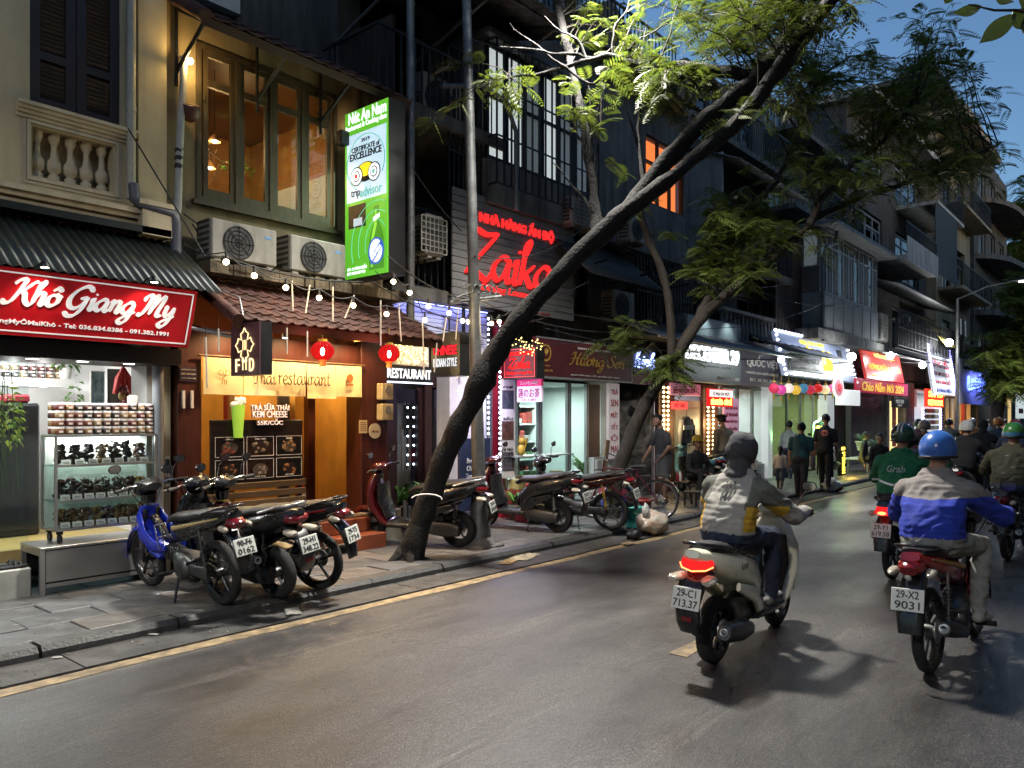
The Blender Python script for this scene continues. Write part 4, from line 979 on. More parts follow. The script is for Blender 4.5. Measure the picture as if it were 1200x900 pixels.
# green projecting lightbox
gs=thing('green_lightbox','tall green lightbox sign with a white owl certificate panel and a beer bottle','sign',(6.2,0,0))
gy0,gy1,gz0,gz1=7.24,8.10,3.50,5.66
pbox('case',dk,gs,.002,.26,gy0,gy1,gz0,gz1)
MB().box(-.012,0,gy0+.01,gy1-.01,gz0+.01,gz1-.01).build('face',lightbox('green_print',(.10,.40,.025),.85),gs)
GW,GH=gy1-gy0,gz1-gz0
def g(a,b_): return (-.0145,gy1-a*GW,gz1-b_*GH)      # a to the right, b down (0..1)
def grect(name,a0,a1,b0,b1,m,x=0): return MB().box(-.0145-x,-.0125-x,gy1-a1*GW,gy1-a0*GW,gz1-b1*GH,gz1-b0*GH).build(name,m,gs)
lbw=lightbox('print_white',(.78,.84,.88),1.0,sample=False); lblue=lightbox('print_pale_blue',(.50,.70,.84),.75); lblk=mat('print_black',(.01,.012,.02),.4,var=0); lgrn=lightbox('print_teal',(.10,.36,.30),.8,sample=False)
grect('certificate_panel',.06,.96,.145,.545,lblue)
b=MB(); b.tube([Vector(g(.5+.43*math.cos(a*R(10)),.33+.165*math.sin(a*R(10))))+Vector((-.003,0,0)) for a in range(12,40)],.006,5); b.build('certificate_ring',lgrn,gs)
text(gs,'Nét An Nam',Vector(g(.53,.045)),.74,.15,lbw,'W',bold=.02); text(gs,'Restaurant & Cooking class',Vector(g(.5,.105)),.80,.085,lbw,'W',bold=.02)
X_=Vector((-.004,0,0))
text(gs,'2019',Vector(g(.5,.195))+X_,.16,.045,lblk,'W'); text(gs,'CERTIFICATE of',Vector(g(.5,.24))+X_,.55,.065,lblk,'W',bold=.01); text(gs,'EXCELLENCE',Vector(g(.5,.28))+X_,.62,.09,lblk,'W',bold=.02)
text(gs,'trip',Vector(g(.27,.50))+X_,.18,.13,lblk,'W'); text(gs,'advisor',Vector(g(.62,.50))+X_,.42,.12,lgrn,'W')
def disc(a,b_,r,m,x,ry=None,name='owl_mark',n=20):
    c=Vector(g(a,b_)); return MB().lathe([(r,0),(r,.002)],n,Matrix.Translation((-.0145-x,c.y,c.z)) @ Matrix.Diagonal((1,1,(ry or r)/r,1)) @ Matrix.Rotation(R(-90),4,'Y')).build(name,m,gs)
lyel=lightbox('print_yellow',(.75,.60,.02),1.0,sample=False); lred=lightbox('print_red',(.6,.02,.02),.8,sample=False)
disc(.5,.385,.20,lblk,.001,.125); disc(.5,.372,.15,lyel,.0035,.085)
for s_,m in ((-1,lred),(1,lgrn)):
    a=.5+s_*.20
    for r,mm,x in ((.122,lblk,.006),(.105,lbw,.0085),(.07,lblk,.011),(.055,lbw,.0135),(.028,m,.016)): disc(a,.40,r,mm,x)
MB().prism([(-.02,0),(.02,0),(0,-.05)],-.002,0,0,Matrix.Translation(Vector(g(.5,.425))+Vector((-.02,0,0))) @ Matrix.Rotation(R(-90),4,'Z')).build('owl_mark',lblk,gs)
grect('photo_print',.10,.50,.565,.70,mat('print_photo',(.10,.05,.02),.5,var=.5,scale=18,col2=(.01,.008,.008)),0); grect('photo_table',.22,.42,.645,.69,lightbox('print_pale',(.5,.6,.75),.6,sample=False),.003)
# bottle drawn on the print
def gpoly(name,pts,m,x): return MB().raw([Vector(g(a,c))+Vector((-x,0,0)) for a,c in pts],[tuple(range(len(pts)))]).build(name,m,gs)
bt=lightbox('print_bottle',(.05,.22,.015),.9,sample=False); bl2=lightbox('print_bottle_light',(.22,.55,.05),1.0,sample=False); lnavy=lightbox('print_blue',(.03,.10,.40),.9,sample=False)
gpoly('bottle_print',[(.69,.60),(.80,.60),(.81,.70),(.88,.755),(.91,.80),(.91,.965),(.58,.965),(.58,.80),(.61,.755),(.68,.70)],bt,.001)
gpoly('bottle_shine',[(.71,.62),(.75,.62),(.75,.71),(.70,.77),(.66,.80),(.66,.95),(.62,.95),(.62,.80),(.65,.755),(.70,.70)],bl2,.0025)
gpoly('bottle_neck_label',[(.675,.665),(.815,.645),(.82,.67),(.675,.69)],lbw,.004)
disc(.74,.86,.155,lnavy,.004,.17); disc(.74,.86,.12,lbw,.0065,.145); gpoly('bottle_band',[(.60,.905),(.86,.80),(.90,.835),(.64,.94)],lnavy,.009)
text(gs,'HUONGIGA',Vector(g(.75,.87))+Vector((-.012,0,0)),.24,.05,lbw,'W',roll=R(42),bold=.02)
b=MB()
for k in range(3): b.tube([Vector(g(.74+(.25+k*.16)*math.cos(a*R(10)),.82+(.14+k*.055)*math.sin(a*R(10))))+Vector((-.001,0,0)) for a in range(16,33) if .04 < .74+(.25+k*.16)*math.cos(a*R(10)) < .98],.005,4)
b.build('swirl_print',lightbox('print_swirl',(.12,.5,.35),.9,sample=False),gs)
text(gs,'ĐC: 11 HÀNG ĐIẾU',Vector(g(.30,.935)),.38,.055,lbw,'W',bold=.02); text(gs,'ĐT: 0912 257 999',Vector(g(.28,.965)),.36,.04,lbw,'W',bold=.02)
area('lamp',gs,(-.06,(gy0+gy1)/2,(gz0+gz1)/2),.7,1.9,12,(.75,1,.6),(0,R(90),0))
o=MB().box(-.07,.07,-.06,.06,-.09,.09,0,.015).build('loudspeaker',black,None,(6.12,8.05,5.32)); tag(o,'small black loudspeaker at the top of the green lightbox','loudspeaker')
# lanterns
lr=emat('lantern_red',(.75,.012,.012),.75,sample=True); lr_hot=emat('lantern_bulb',(1,.75,.6),14); gold=mat('gold_fringe',(.55,.36,.05),.4,var=.1)
for k,(u,v) in enumerate(((378,411),(456,414))):
    p=PY(u,v,7.06); l=thing('red_lantern',('red round lantern in front of the restaurant curtain','red round lantern beside the dark doorway')[k],'lantern',p,0,'red lanterns under the tiled awning')
    b=MB(); nn_=18
    prof=[(.055*1.0+.072*math.sin(math.pi*i/10)**.7,-.10+.2*i/10) for i in range(11)]
    b.lathe(prof,nn_,None,0,False); b.build('lantern_body',lr,l)
    b=MB()
    for a in range(nn_): b.tube([((r+.001)*math.cos(a*2*math.pi/nn_),(r+.001)*math.sin(a*2*math.pi/nn_),z) for r,z in prof],.0016,4)
    b.build('ribs',mat('lantern_rib',(.25,.01,.01),.5,var=0),l)
    MB().lathe([(.05,.10),(.05,.125)],12).build('ring',gold,l); MB().lathe([(.045,-.10),(.045,-.115)],12).build('ring',gold,l); MB().lathe([(.03,-.115),(.035,-.17)],10).build('tassel',gold,l); MB().tube([(0,0,.12),(0,0,.3)],.004,5).build('cord',gold,l)
    d_=Vector((-p.x,-p.y,0)).normalized()*.126; MB().sphere((d_.x*.97,d_.y*.97,-.02),(.022,.022,.045),8,6).build('bulb_glow',lr_hot,l)  # bright spot set on the viewer's side, standing in for the bulb's glow
    point('lamp',l,d_*1.5+Vector((0,0,-.1)),5,(1,.12,.06),.1)
# menu board with six photos
mb_=thing('menu_board','dark wooden menu board with six food photos','menu board',(0,7.93,0)); mx0,mx1,mz0,mz1=FX(247,7.93),FX(355,7.93),.98,1.70
MB().box(mx0,mx1,0,.035,mz0,mz1,0,.006).build('board',mat('board_wood',(.018,.011,.009),.35,var=.35,scale=2,stretch=(1,1,12)),mb_)
food=[((.40,.10,.04),(.03,.01,.01)),((.25,.20,.12),(.03,.015,.01)),((.50,.22,.10),(.06,.08,.02)),((.30,.13,.05),(.02,.012,.01)),((.40,.33,.26),(.02,.012,.01)),((.45,.20,.06),(.05,.01,.01))]
rr=random.Random(31); capt=['CƠM GÀ','PAD THÁI','SALAD','KHAO MOO GRE YANG','LẨU THÁI','GỎI TÔM']
for i in range(6):
    r,k=divmod(i,3); a=mx0+.05+k*.385*(mx1-mx0-.02)/1.17; zb=mz0+.055+(1-r)*.255; w_,h_=.335*(mx1-mx0)/1.17,.215
    f=MB(); f.box(a,a+w_,-.006,-.0005,zb,zb+h_); o=f.build('menu_photo',mat('menu_back_%d' % (i % 3),[(.016,.011,.009),(.03,.016,.01),(.012,.012,.011)][i % 3],.3,var=.4,scale=12),mb_)
    e=MB(); q=.005
    e.box(a-q,a+w_+q,-.010,-.007,zb+h_,zb+h_+q); e.box(a-q,a+w_+q,-.010,-.007,zb-q,zb); e.box(a-q,a,-.010,-.007,zb,zb+h_); e.box(a+w_,a+w_+q,-.010,-.007,zb,zb+h_); e.build('white_edge',paper,o)
    pm_=mat('menu_food_%d' % i,food[i][0],.4,var=.5,scale=35,col2=food[i][1])
    d=MB(); d.lathe([(.085,0),(.085,.002)],20,Matrix.Translation((a+w_*.5,-.0065,zb+h_*.45)) @ Matrix.Diagonal((1.15,1,.8,1)) @ Matrix.Rotation(R(90),4,'X'),0)
    for q_ in range(9): d.lathe([(.02*rr.uniform(.6,1.3),0),(.012,.004)],8,Matrix.Translation((a+w_*.5+rr.uniform(-.09,.09),-.009,zb+h_*.45+rr.uniform(-.06,.06))) @ Matrix.Rotation(R(90),4,'X'),1)
    d.build('dish_print',[mat('plate_%d' % (i % 2),((.10,.08,.06),(.03,.02,.018))[i % 2],.3),pm_],o)
    text(o,capt[i],(a+w_*.5,-.0105,zb+(h_-.022 if r == 0 else .02)),min(w_*.8,.016*len(capt[i])),.02,paper)
# promo letters and cup cut-out standing above the board
pr=thing('promo_cutout','green milk tea cup cut-out with white lettering above the menu board','sign',(0,7.91,0)); px=FX(278,7.91)
MB().lathe([(.055,1.50),(.085,1.86),(.088,1.87)],18,Matrix.Translation((px,-.02,0)) @ Matrix.Diagonal((1,.35,1,1))).build('cup',lightbox('cup_green',(.30,.55,.06),.25,sample=False),pr)
b=MB(); rr=random.Random(2)
for k in range(16): b.sphere((px+rr.uniform(-.07,.07),-.02,1.87+rr.random()*.06),.03,8,6)
b.build('foam',lightbox('foam',(.70,.68,.55),.25,sample=False),pr)
pinkw=lightbox('promo_white',(.80,.68,.64),.35,sample=False); brd=mat('promo_edge',(.14,.05,.035),.6,var=0)
for k,(tx,w_) in enumerate((('TRÀ SỮA THÁI',.50),('KEM CHEESE',.45),('55K/CỐC',.33))):
    z=1.85-k*.085; text(pr,tx,(px+.40,-.030,z),w_,.075 if k else .082,pinkw,bold=.008); text(pr,tx,(px+.40,-.018,z),w_+.014,.084,brd,bold=.055,ext=.008)
spl=thing('menu_spotlight','small spotlight shining on the menu board','spotlight',(mx0+.55,7.35,2.60)); MB().lathe([(.03,.06),(.035,0)],10).build('housing',darkmetal,spl); MB().tube([(0,0,.05),(0,.05,.22)],.008,5).build('stem',darkmetal,spl); MB().lathe([(.03,0),(.03,.003)],10,Matrix.Translation((0,0,-.004))).build('lens',emat('cool_lens',(.9,.97,1),14),spl)
spot('lamp',spl,(0,0,-.02),(R(28),0,0),14,(.85,.95,1),50,.7,.02)
# slatted bench/fence under the menu
bn=thing('wooden_bench','slatted wooden bench below the menu board','bench',(0,7.72,0)); slat=mat('bench_slat',(.11,.065,.026),.55,var=.25,stretch=(1,8,8))
for k,z in enumerate((.62,.72,.82,.92)): pbox('slat',slat,bn,4.18,5.42,.12,.145,z,z+.075,.005)
for k,y in enumerate((-.22,-.12,-.02)): pbox('slat',slat,bn,4.18,5.42,y,y+.085,.50,.525,.005)
for x in (4.22,5.34):
    for y in (-.2,.08): pbox('leg',darkmetal,bn,x,x+.04,y,y+.035,PZ,.50)
    pbox('leg',darkmetal,bn,x,x+.04,.146,.18,PZ,1.0)
# numerals 11 and plaque on the left pillar
n11=thing('house_number','white house number 11 on the red pillar','house number',(0,7.935,0))
for u in (215,225): text(n11,'1',(FX(u,7.935),0,FZ(u,468,7.935)),None,.19,paper,ext=.012,bold=0)
pq=thing('address_plaque','dark blue enamel plaque on the red pillar above the house number','plaque',(0,7.935,0)); a,c=FX(210.5,7.935),FX(231,7.935)
MB().box(a,c,.0,.012,FZ(220,447,7.935),FZ(220,430,7.935)).build('plate',mat('plaque_blue',(.03,.025,.06),.35),pq)
for k,tx in enumerate(('NGHỆ NHÂN ẨM THỰC','NÉT AN NAM','11 HÀNG ĐIẾU HÀ NỘI')): text(pq,tx,((a+c)/2,-.002,FZ(220,433+k*5,7.935)),(c-a)*.8,.022,paper)
# right pillar fixtures
xb=FX(445,7.93)
for k,z in enumerate((2.07,1.80)):
    m_=thing('meter_box','%s cream electricity meter box on the right red pillar' % ('upper','lower')[k],'meter box',(6.66,7.93,z),0,'meter boxes on the red pillar'); MB().box(-.09,.11,-.12,0,-.11,.11,0,.012).build('case',mat('meter_cream',(.50,.42,.25),.5,dirt=.4),m_)
    MB().lathe([(.05,0),(.05,.012)],16,Matrix.Translation((.01,-.121,.03)) @ Matrix.Rotation(R(90),4,'X')).build('dial',darkglass if False else mat('dial_grey',(.2,.2,.19),.2),m_); MB().tube([(0,-.05,-.11),(-.02,-.06,-.18),(.03,-.05,-.25)],.009,5).build('wire',black,m_)
o=thing('round_plaque','round cream plaque on the right red pillar','plaque',PY(439,505,7.93)); MB().lathe([(.10,0),(.10,.012)],24,Matrix.Rotation(R(90),4,'X')).build('disc',mat('plaque_cream',(.50,.44,.32),.5),o); text(o,'NÉT AN',(0,-.014,0),.11,.03,brd)
o=thing('paper_notice','cream paper notice on the right red pillar','notice',PY(425,500,7.93)); MB().box(-.06,.07,-.006,0,-.085,.085).build('sheet',mat('notice_cream',(.55,.42,.22),.7,var=.05),o)
for k in range(5): MB().box(-.045,.055,-.008,-.0065,.05-k*.025,.058-k*.025).build('print_line',brd,o)
# extinguisher, wall boxes
fe=thing('fire_extinguisher','red fire extinguisher on the entrance floor by the amber wall','fire extinguisher',(5.72,8.42,.50)); fer=mat('extinguisher_red',(.5,.015,.012),.3,var=.1,coat=.3)
MB().lathe([(.06,0),(.07,.02),(.07,.36),(.055,.41),(.025,.44),(.025,.46)],16).build('cylinder',fer,fe); MB().box(-.02,.02,-.07,.04,.46,.5).tube([(0,-.03,.48),(.07,-.04,.45),(.085,-.03,.2)],.01,6).build('valve',black,fe); MB().box(-.05,.05,-.072,-.068,.15,.28).build('label_print',paper,fe)
o=thing('red_poster','dark red poster strip on the amber entrance wall','poster',(5.75,10.33,1.45)); MB().box(0,.34,0,.008,0,.6).build('sheet',mat('poster_red',(.16,.01,.012),.6),o); MB().box(.03,.31,-.003,-.001,.05,.12).build('print',gold,o)
o=thing('wall_phone','white wall phone box above the red poster','wall box',(5.85,10.28,2.12)); MB().box(0,.2,0,.06,0,.2,0,.01).build('case',whiteplastic,o); MB().box(.05,.15,-.004,-.001,.08,.17).build('screen',black,o)
o=thing('fuse_box','grey fuse box high on the amber entrance wall','fuse box',(6.25,10.28,2.15)); MB().box(0,.2,0,.06,0,.38,0,.01).build('case',mat('fuse_grey',(.25,.22,.15),.5),o); MB().tube([(.1,.02,.38),(.1,.0,.5),(.35,.0,.52)],.015,6).build('conduit',black,o)
# ================================================================== the row of buildings down the street
grime=[mat('grimy_render_%d' % i,c,.85,var=.3,scale=1.3,bump=.2,bscale=40,dirt=.75) for i,c in enumerate([(.105,.10,.092),(.088,.083,.074),(.17,.17,.165),(.15,.13,.10),(.135,.13,.122),(.26,.22,.13)])]
rust=mat('rusty_sheet',(.07,.035,.025),.65,.2,var=.4,scale=3,dirt=.6); sheet=mat('grey_sheet',(.13,.135,.14),.5,.3,var=.25,scale=2,dirt=.6)
alu=mat('aluminium',(.36,.37,.37),.45,.5,var=.15,dirt=.3); darkwood=mat('old_door_wood',(.05,.025,.018),.55,var=.3,scale=3,stretch=(8,8,1))
unlit=mat('dark_room',(.02,.02,.02),.9,var=0)
def upper(name,label,x0,x1,z0,z1,Y,m,holes=(),depth=5.):
    t=thing(name,label,'building',(0,0,0)); b=wall_open(x0,x1,z0,z1,Y,Y+.22,holes); shell(b,x0,x1,Y+.22,Y+depth,z0,z1); b.build('wall',m,t); return t
def bars(parent,x0,x1,z0,z1,y,m,n,rails=3,r=.012,name='window_cage',ret=0):
    b=MB()
    for i in range(n+1): x=x0+(x1-x0)*i/n; b.box(x-r,x+r,y-r,y+r,z0,z1)
    for k in range(rails): z=z0+(z1-z0)*k/(rails-1); b.box(x0,x1,y-r*.8,y+r*.8,z-r,z+r)
    if ret:
        for k in range(rails): z=z0+(z1-z0)*k/(rails-1); b.box(x0-r,x0+r,y,y+ret,z-r,z+r); b.box(x1-r,x1+r,y,y+ret,z-r,z+r)
    return b.build(name,m,parent)
def balcony(parent,x0,x1,z,y0,y1,m,rail_m=darkmetal,h=.95,step=.12,solid=None):
    pbox('balcony_slab',m,parent,x0,x1,y0,y1,z-.14,z)
    if solid: pbox('balcony_front',solid,parent,x0,x1,y0-.03,y0-.002,z-.2,z+h*.55); railing(parent,x0+.02,x1-.02,z+h*.55,z+h,y0+.02,rail_m,step)
    else: railing(parent,x0+.02,x1-.02,z,z+h,y0+.04,rail_m,step,ret=min(.6,y1-y0-.06))
# ---- blue-grey wall standing back behind the restaurant
bw=thing('back_wall_block','plain blue-grey rendered block rising behind the restaurant eave','building'); bgw=mat('bluegrey_render',(.13,.16,.19),.85,var=.2,scale=.8,dirt=.5)
MB().box(3.2,9.4,12.2,17,2,15).build('wall',bgw,bw); MB().box(5.6,7.4,12.0,12.19,8.6,11,0).build('render_patch',mat('pale_render',(.32,.35,.38),.8,var=.1),bw)
# ---- dark tenement (over the doorway and the slatted sign)
t=upper('dark_tenement','dark grimy tenement with caged windows above the slatted sign',6.98,9.15,3.0,13.5,9.3,grime[1],[(7.5,8.7,3.7,5.9),(7.4,8.8,6.6,8.4)])
d_=window(t,7.5,8.1,3.7,5.9,9.36,darkwood,1,5.1,.09,darkwood,name='door'); window(t,8.1,8.7,3.7,5.9,9.36,darkwood,1,5.1,.09,darkwood,name='door')
window(t,7.4,8.8,6.6,8.4,9.4,darkwood,3)
pbox('balcony_slab',grime[0],t,6.99,9.14,8.1,9.29,3.42,3.6); railing(t,7.0,8.3,3.6,4.75,8.15,darkmetal,.13)
pbox('balcony_slab',grime[0],t,6.6,9.14,7.9,9.29,5.92,6.1); railing(t,6.62,9.0,6.1,7.0,7.95,darkmetal,.13,ret=1.2)
pbox('side_panel',rust,t,7.0,7.06,8.12,9.28,6.12,7.3)
cn=thing('sheet_canopy','big corrugated canopy on steel struts high above the doorway','canopy'); corrugated(6.5,10.2,6.9,7.75,9.3,8.5,sheet,'sheet',cn,.16,.02)
for x in (6.9,8.2,9.6): MB().tube([(x,6.95,7.70),(x,9.25,8.42)],.03,6).tube([(x,7.3,7.8),(x,9.25,7.2)],.028,6).build('strut',galv,cn)
MB().tube([(6.5,7.2,7.80),(10.2,7.2,7.80)],.025,6).build('purlin',galv,cn)
o=MB().tube([(0,0,0),(0,0,5.6)],.055,10).build('grey_standpipe',galv,None,(FX(481,7.6),7.6,2.9)); tag(o,'tall grey pipe rising beside the green lightbox','pipe')
ac_unit('large outdoor unit on the upper balcony left of the lamp pole',(FX(498,8.3),8.35,6.12),.86,.75,.33)
ac_unit('outdoor unit with square grille beside the slatted sign',(FX(497,8.0),7.95,FZ(497,301,8.0)),.34,.62,.8,0.,True)
# ---- slatted red-letter sign
zk=thing('slatted_sign','grey slatted sign board with red glowing restaurant lettering','sign',(0,7.98,0)); zx0,zx1,zz0,zz1=FX(529,7.98),FX(671,7.98),3.43,5.13
zs=mat('sign_slat',(.18,.18,.18),.6,var=.12,dirt=.3); ns=15
for k in range(ns): z=zz0+(zz1-zz0)*k/ns; unitbox('slat',zs,zk,zx0,zx1,-.025,0,z+.004,z+(zz1-zz0)/ns-.006)
MB().box(zx0+.02,zx1-.02,.002,.04,zz0,zz1).build('backing',darkmetal,zk)
b=MB()
for x in (zx0+.3,zx1-.4): b.box(x,x+.04,.041,.08,zz0-.9,zz1); b.box(x,x+.04,.041,.9,zz1-.3,zz1-.26)
b.build('post',darkmetal,zk)
red=emat('red_neon',(1,.018,.018),1.5,sample=True); redd=mat('letter_side',(.25,.01,.01),.4,var=0)
def zp(u,v): p=PY(u,v,7.98); return Vector((p.x,-.03,p.z))
a,c=zp(560,261),zp(647,271); text(zk,'NHÀ HÀNG ẤN ĐỘ',(a+c)/2,c.x-a.x,.25,red,bold=.03,ext=.02)
a,c=zp(542,300),zp(646,312); script(zk,'Zaika',(a+c)/2+Vector((0,0,.0)),c.x-a.x,.86,red,STREET,.22,.25,.4,.03,loose=.92)
a,c=zp(562,340),zp(640,349); text(zk,'Dining Lounge Bar',(a+c)/2,c.x-a.x,.14,red,bold=.02,shear=.2)
text(zk,'28A HÀNG ĐIẾU - HÀ NỘI',zp(625,366),.8,.07,redd)
# ---- ground floor: dark doorway
violet=(.45,.40,1.0)
t=thing('dark_doorway_shop','dark brown doorway front with lit white lettering next to the red pillar','shop front'); GX0,GX1,GY=6.97,9.12,8.5
dx0,dx1=FX(462,GY),FX(498,GY); ex0,ex1=FX(506,GY),FX(521,GY); mar=mat('maroon_wood',(.028,.010,.012),.4,var=.2)
b=wall_open(GX0,FX(527,GY),PZ,3.2,GY,GY+.15,[(dx0,dx1,PZ,2.25),(ex0,ex1,.5,2.2)]); b.build('wall',mar,t)
room(t,GX0,GX1,GY+.16,11.5,PZ-.02,3.2,mat('dim_wall',(.16,.14,.15),.7),wood_brown,mar)
w_=window(t,dx0+.01,dx1-.01,PZ+.02,2.24,GY+.05,mar,1,None,.09,glass,name='door'); MB().tube([(dx0+.16,GY+.0,.95),(dx0+.16,GY,1.55)],.014,8).build('pull_handle',steel,w_); MB().tube([(dx0+.30,GY+.0,.95),(dx0+.30,GY,1.55)],.014,8).build('pull_handle',steel,w_)
window(t,ex0+.005,ex1-.005,.51,2.19,GY+.05,mar,1,None,.03,glass,name='side_light')
pale=mat('pale_screen',(.45,.40,.36),.7,var=.06); pbox('screen_panel',pale,t,dx0+.32,dx1-.02,GY+.30,GY+.33,PZ,1.95); pbox('side_curtain',pale,t,ex0-.02,ex1+.02,GY+.25,GY+.27,.5,2.2)
p1=MB().box(dx0+.44,dx0+.66,GY+.285,GY+.295,1.45,1.92).build('poster',mat('poster_dark',(.10,.08,.07),.6,var=.4,scale=12),t); MB().box(dx0+.54,dx0+.68,GY+.284,GY+.294,1.05,1.25).build('poster',mat('poster_red2',(.45,.03,.04),.6,var=.3,scale=25),t)
il=thing('doorway_ceiling_lamp','violet ceiling lamp inside the dark doorway','ceiling lamp',(7.8,9.3,3.1)); MB().lathe([(.12,.03),(.12,0),(.1,-.02)],14).build('globe',emat('violet_globe',violet,6),il); point('lamp',il,(0,0,-.1),40,(.75,.65,1.0),.1)
led_w=emat('led_cool',(.75,.78,1.0),16); led_y=emat('led_warm',(1,.72,.25),14); led_b=emat('led_violet',(.35,.35,1.0),10)
for k,u in enumerate((477,484)):
    led_strip('door_led_strip','short cool white light strip behind the %s side of the dark glass door' % ('left','right')[k],(FX(u,GY+.2),GY+.2,.95),(FX(u,GY+.2),GY+.2,1.95),7,led_w,'light strips behind the dark door',.013)
rs=thing('restaurant_sign','black sign band with lit white capital letters above the dark door','sign',(0,8.2,0)); a,c=FX(450,8.2),FX(506,8.2)
MB().box(a,c,0,.12,2.24,2.46).build('board',black,rs); MB().box(a,c,-.02,.02,2.215,2.235).build('lit_edge',emat('edge_white',(.8,.85,1),2.5),rs); text(rs,'RESTAURANT',((a+c)/2+.02,-.006,2.35),(c-a)*.92,.14,emat('letter_white',(1,.98,.95),1.3),bold=.02)
nl=thing('curtain_lights','gold net of fairy lights above the white letters','fairy lights',(0,8.18,0)); b=MB(); rr=random.Random(5)
for k in range(150): b.sphere((rr.uniform(a+.1,c-.1),rr.uniform(-.02,.02),rr.uniform(2.50,2.78)),.011,5,3)
tag(b.build('light_net',emat('fairy_gold',(1,.72,.2),5),nl),kind='stuff'); MB().box(a+.05,c-.05,.03,.06,2.47,2.8).build('backing',pale,nl); point('lamp',nl,((a+c)/2,-.2,2.6),1.2,(1,.7,.25),.1)
cb=thing('chinese_style_sign','black box sign with red CHINESE and white INDIAN STYLE letters','sign',(7.50,0,0)); pbox('box',black,cb,.0,.22,7.30,7.86,2.30,2.90)
fc=((0,-1,0),(0,0,1)); text(cb,'CHINESE',(-.006,7.58,2.66),.46,.13,emat('red_letters',(1,.02,.03),1.2),'W',bold=.02); text(cb,'INDIAN STYLE',(-.006,7.58,2.49),.46,.12,emat('white_letters',(.9,.9,.9),.8),'W',bold=.02); MB().tube([(.1,7.6,2.9),(.1,7.6,3.4)],.012,6).build('hanger',darkmetal,cb)
# blue-lit slat fascia and violet pier
bf=thing('blue_lit_fascia','fascia of horizontal slats washed in blue light behind the string lights','fascia',(0,8.25,0)); fslat=mat('fascia_slat',(.36,.38,.46),.5,var=.08)
for k in range(9): unitbox('slat',fslat,bf,7.05,9.10,0,.03,2.83+k*.062,2.885+k*.062)
MB().box(7.0,9.12,-.04,.0,3.40,3.45).build('cap_rail',darkmetal,bf); MB().box(7.1,9.05,-.06,-.045,3.385,3.40).build('blue_tube',emat('blue_tube',(.3,.35,1),4),bf); area('lamp',bf,(8.1,-.10,3.38),1.9,.06,5,(.30,.32,1.0),(R(25),0,0))
pr_=thing('violet_pier','plain white pier washed violet by light strips behind the lamp pole','pier',(0,8.2,0)); pm=mat('pier_white',(.50,.48,.50),.7,var=.08,dirt=.2); pbox('panel',pm,pr_,FX(527,8.2),FX(569,8.2),0,.28,PZ,2.82)
for k,u in enumerate((571.5,585)):
    led_strip('pier_led_strip','%s vertical white light strip behind the lamp pole' % ('left','right')[k],(FX(u,8.0),8.0,.55),(FX(u,8.0),8.0,3.3),34,led_w,'vertical light strips by the pole',.017,None,14,(.62,.55,1.0))
pbox('red_edge',mat('red_edge',(.35,.01,.03),.5),pr_,FX(588,8.2),FX(591,8.2),0,.2,PZ,3.3)
fl=thing('fairy_light_fringe','gold fairy lights scattered over the violet pier','fairy lights',(0,8.17,0)); b=MB()
for k in range(95): b.sphere((rr.uniform(FX(531,8.2),FX(566,8.2)),0,2.75-abs(rr.gauss(0,.28))),.010,5,3)
tag(b.build('light_net',MATS['fairy_gold'],fl),kind='stuff')
bb_=thing('chalkboard','blue chalkboard menu standing behind the leaning trunk','chalkboard',(8.35,7.85,PZ),R(3)); MB().box(-.30,.42,0,.03,.25,1.32,0,.006).build('board',mat('chalk_blue',(.012,.022,.07),.6,var=.25),bb_); MB().box(-.28,-.24,.031,.06,0,1.25).box(.36,.40,.031,.06,0,1.25).build('stand',wood_brown,bb_)
chalk=mat('chalk',(.5,.52,.6),.8,var=.2)
for k,tx in enumerate(('Happy','hour','Beef Masala','Chai Garlic','Tandoori Mix','THALI VEG/NON','Start from 200.000','5 pm')): text(bb_,tx,(.06,-.004,1.22-k*.115),.05*len(tx)*.75,.075,chalk,shear=.2)
# ---- lit bay above the slatted sign
bx0,bx1=FX(572,7.9),FX(692,7.9)
t=upper('bay_house','grimy house with a white-lit glazed bay above the slatted sign',9.16,11.9,3.0,14.5,8.5,grime[0],[(9.5,11.6,8.6,10.2)]); window(t,9.5,11.6,8.6,10.2,8.56,alu,3)
pbox('bay_floor',grime[2],t,bx0,bx1,7.9,8.49,5.05,5.72); pbox('bay_roof',sheet,t,bx0-.2,bx1+.2,7.7,8.49,7.52,7.6)
milk=lightbox('milky_lit_pane',(.60,.66,.66),.6); milk2=lightbox('milky_dim_pane',(.35,.40,.40),.12)
n=6; fw=(bx1-bx0)/n
for i in range(n):
    window(t,bx0+fw*i,bx0+fw*(i+1)-.012,5.73,7.50,7.92,darkmetal,1,6.7,.05,(milk,milk,milk2,milk,milk2,milk2)[i])
bars(t,bx0,bx1,5.3,7.5,7.72,darkmetal,16,4,ret=.18); bars(t,bx0-.75,bx0-.05,4.9,7.2,8.0,darkmetal,7,4)
MB().tube([(bx0-1.3,7.6,6.3),(bx0-.5,7.55,6.55),(bx0+.0,7.55,6.5),(bx0+.25,7.55,6.1),(bx0+.25,7.55,4.9)],.035,8).build('vent_pipe',galv,t)
ac_unit('outdoor unit below the lit bay, left of the forked trunk',(FX(668,7.75),7.72,FZ(668,264,7.75)),.7,.52,.3,0,True)
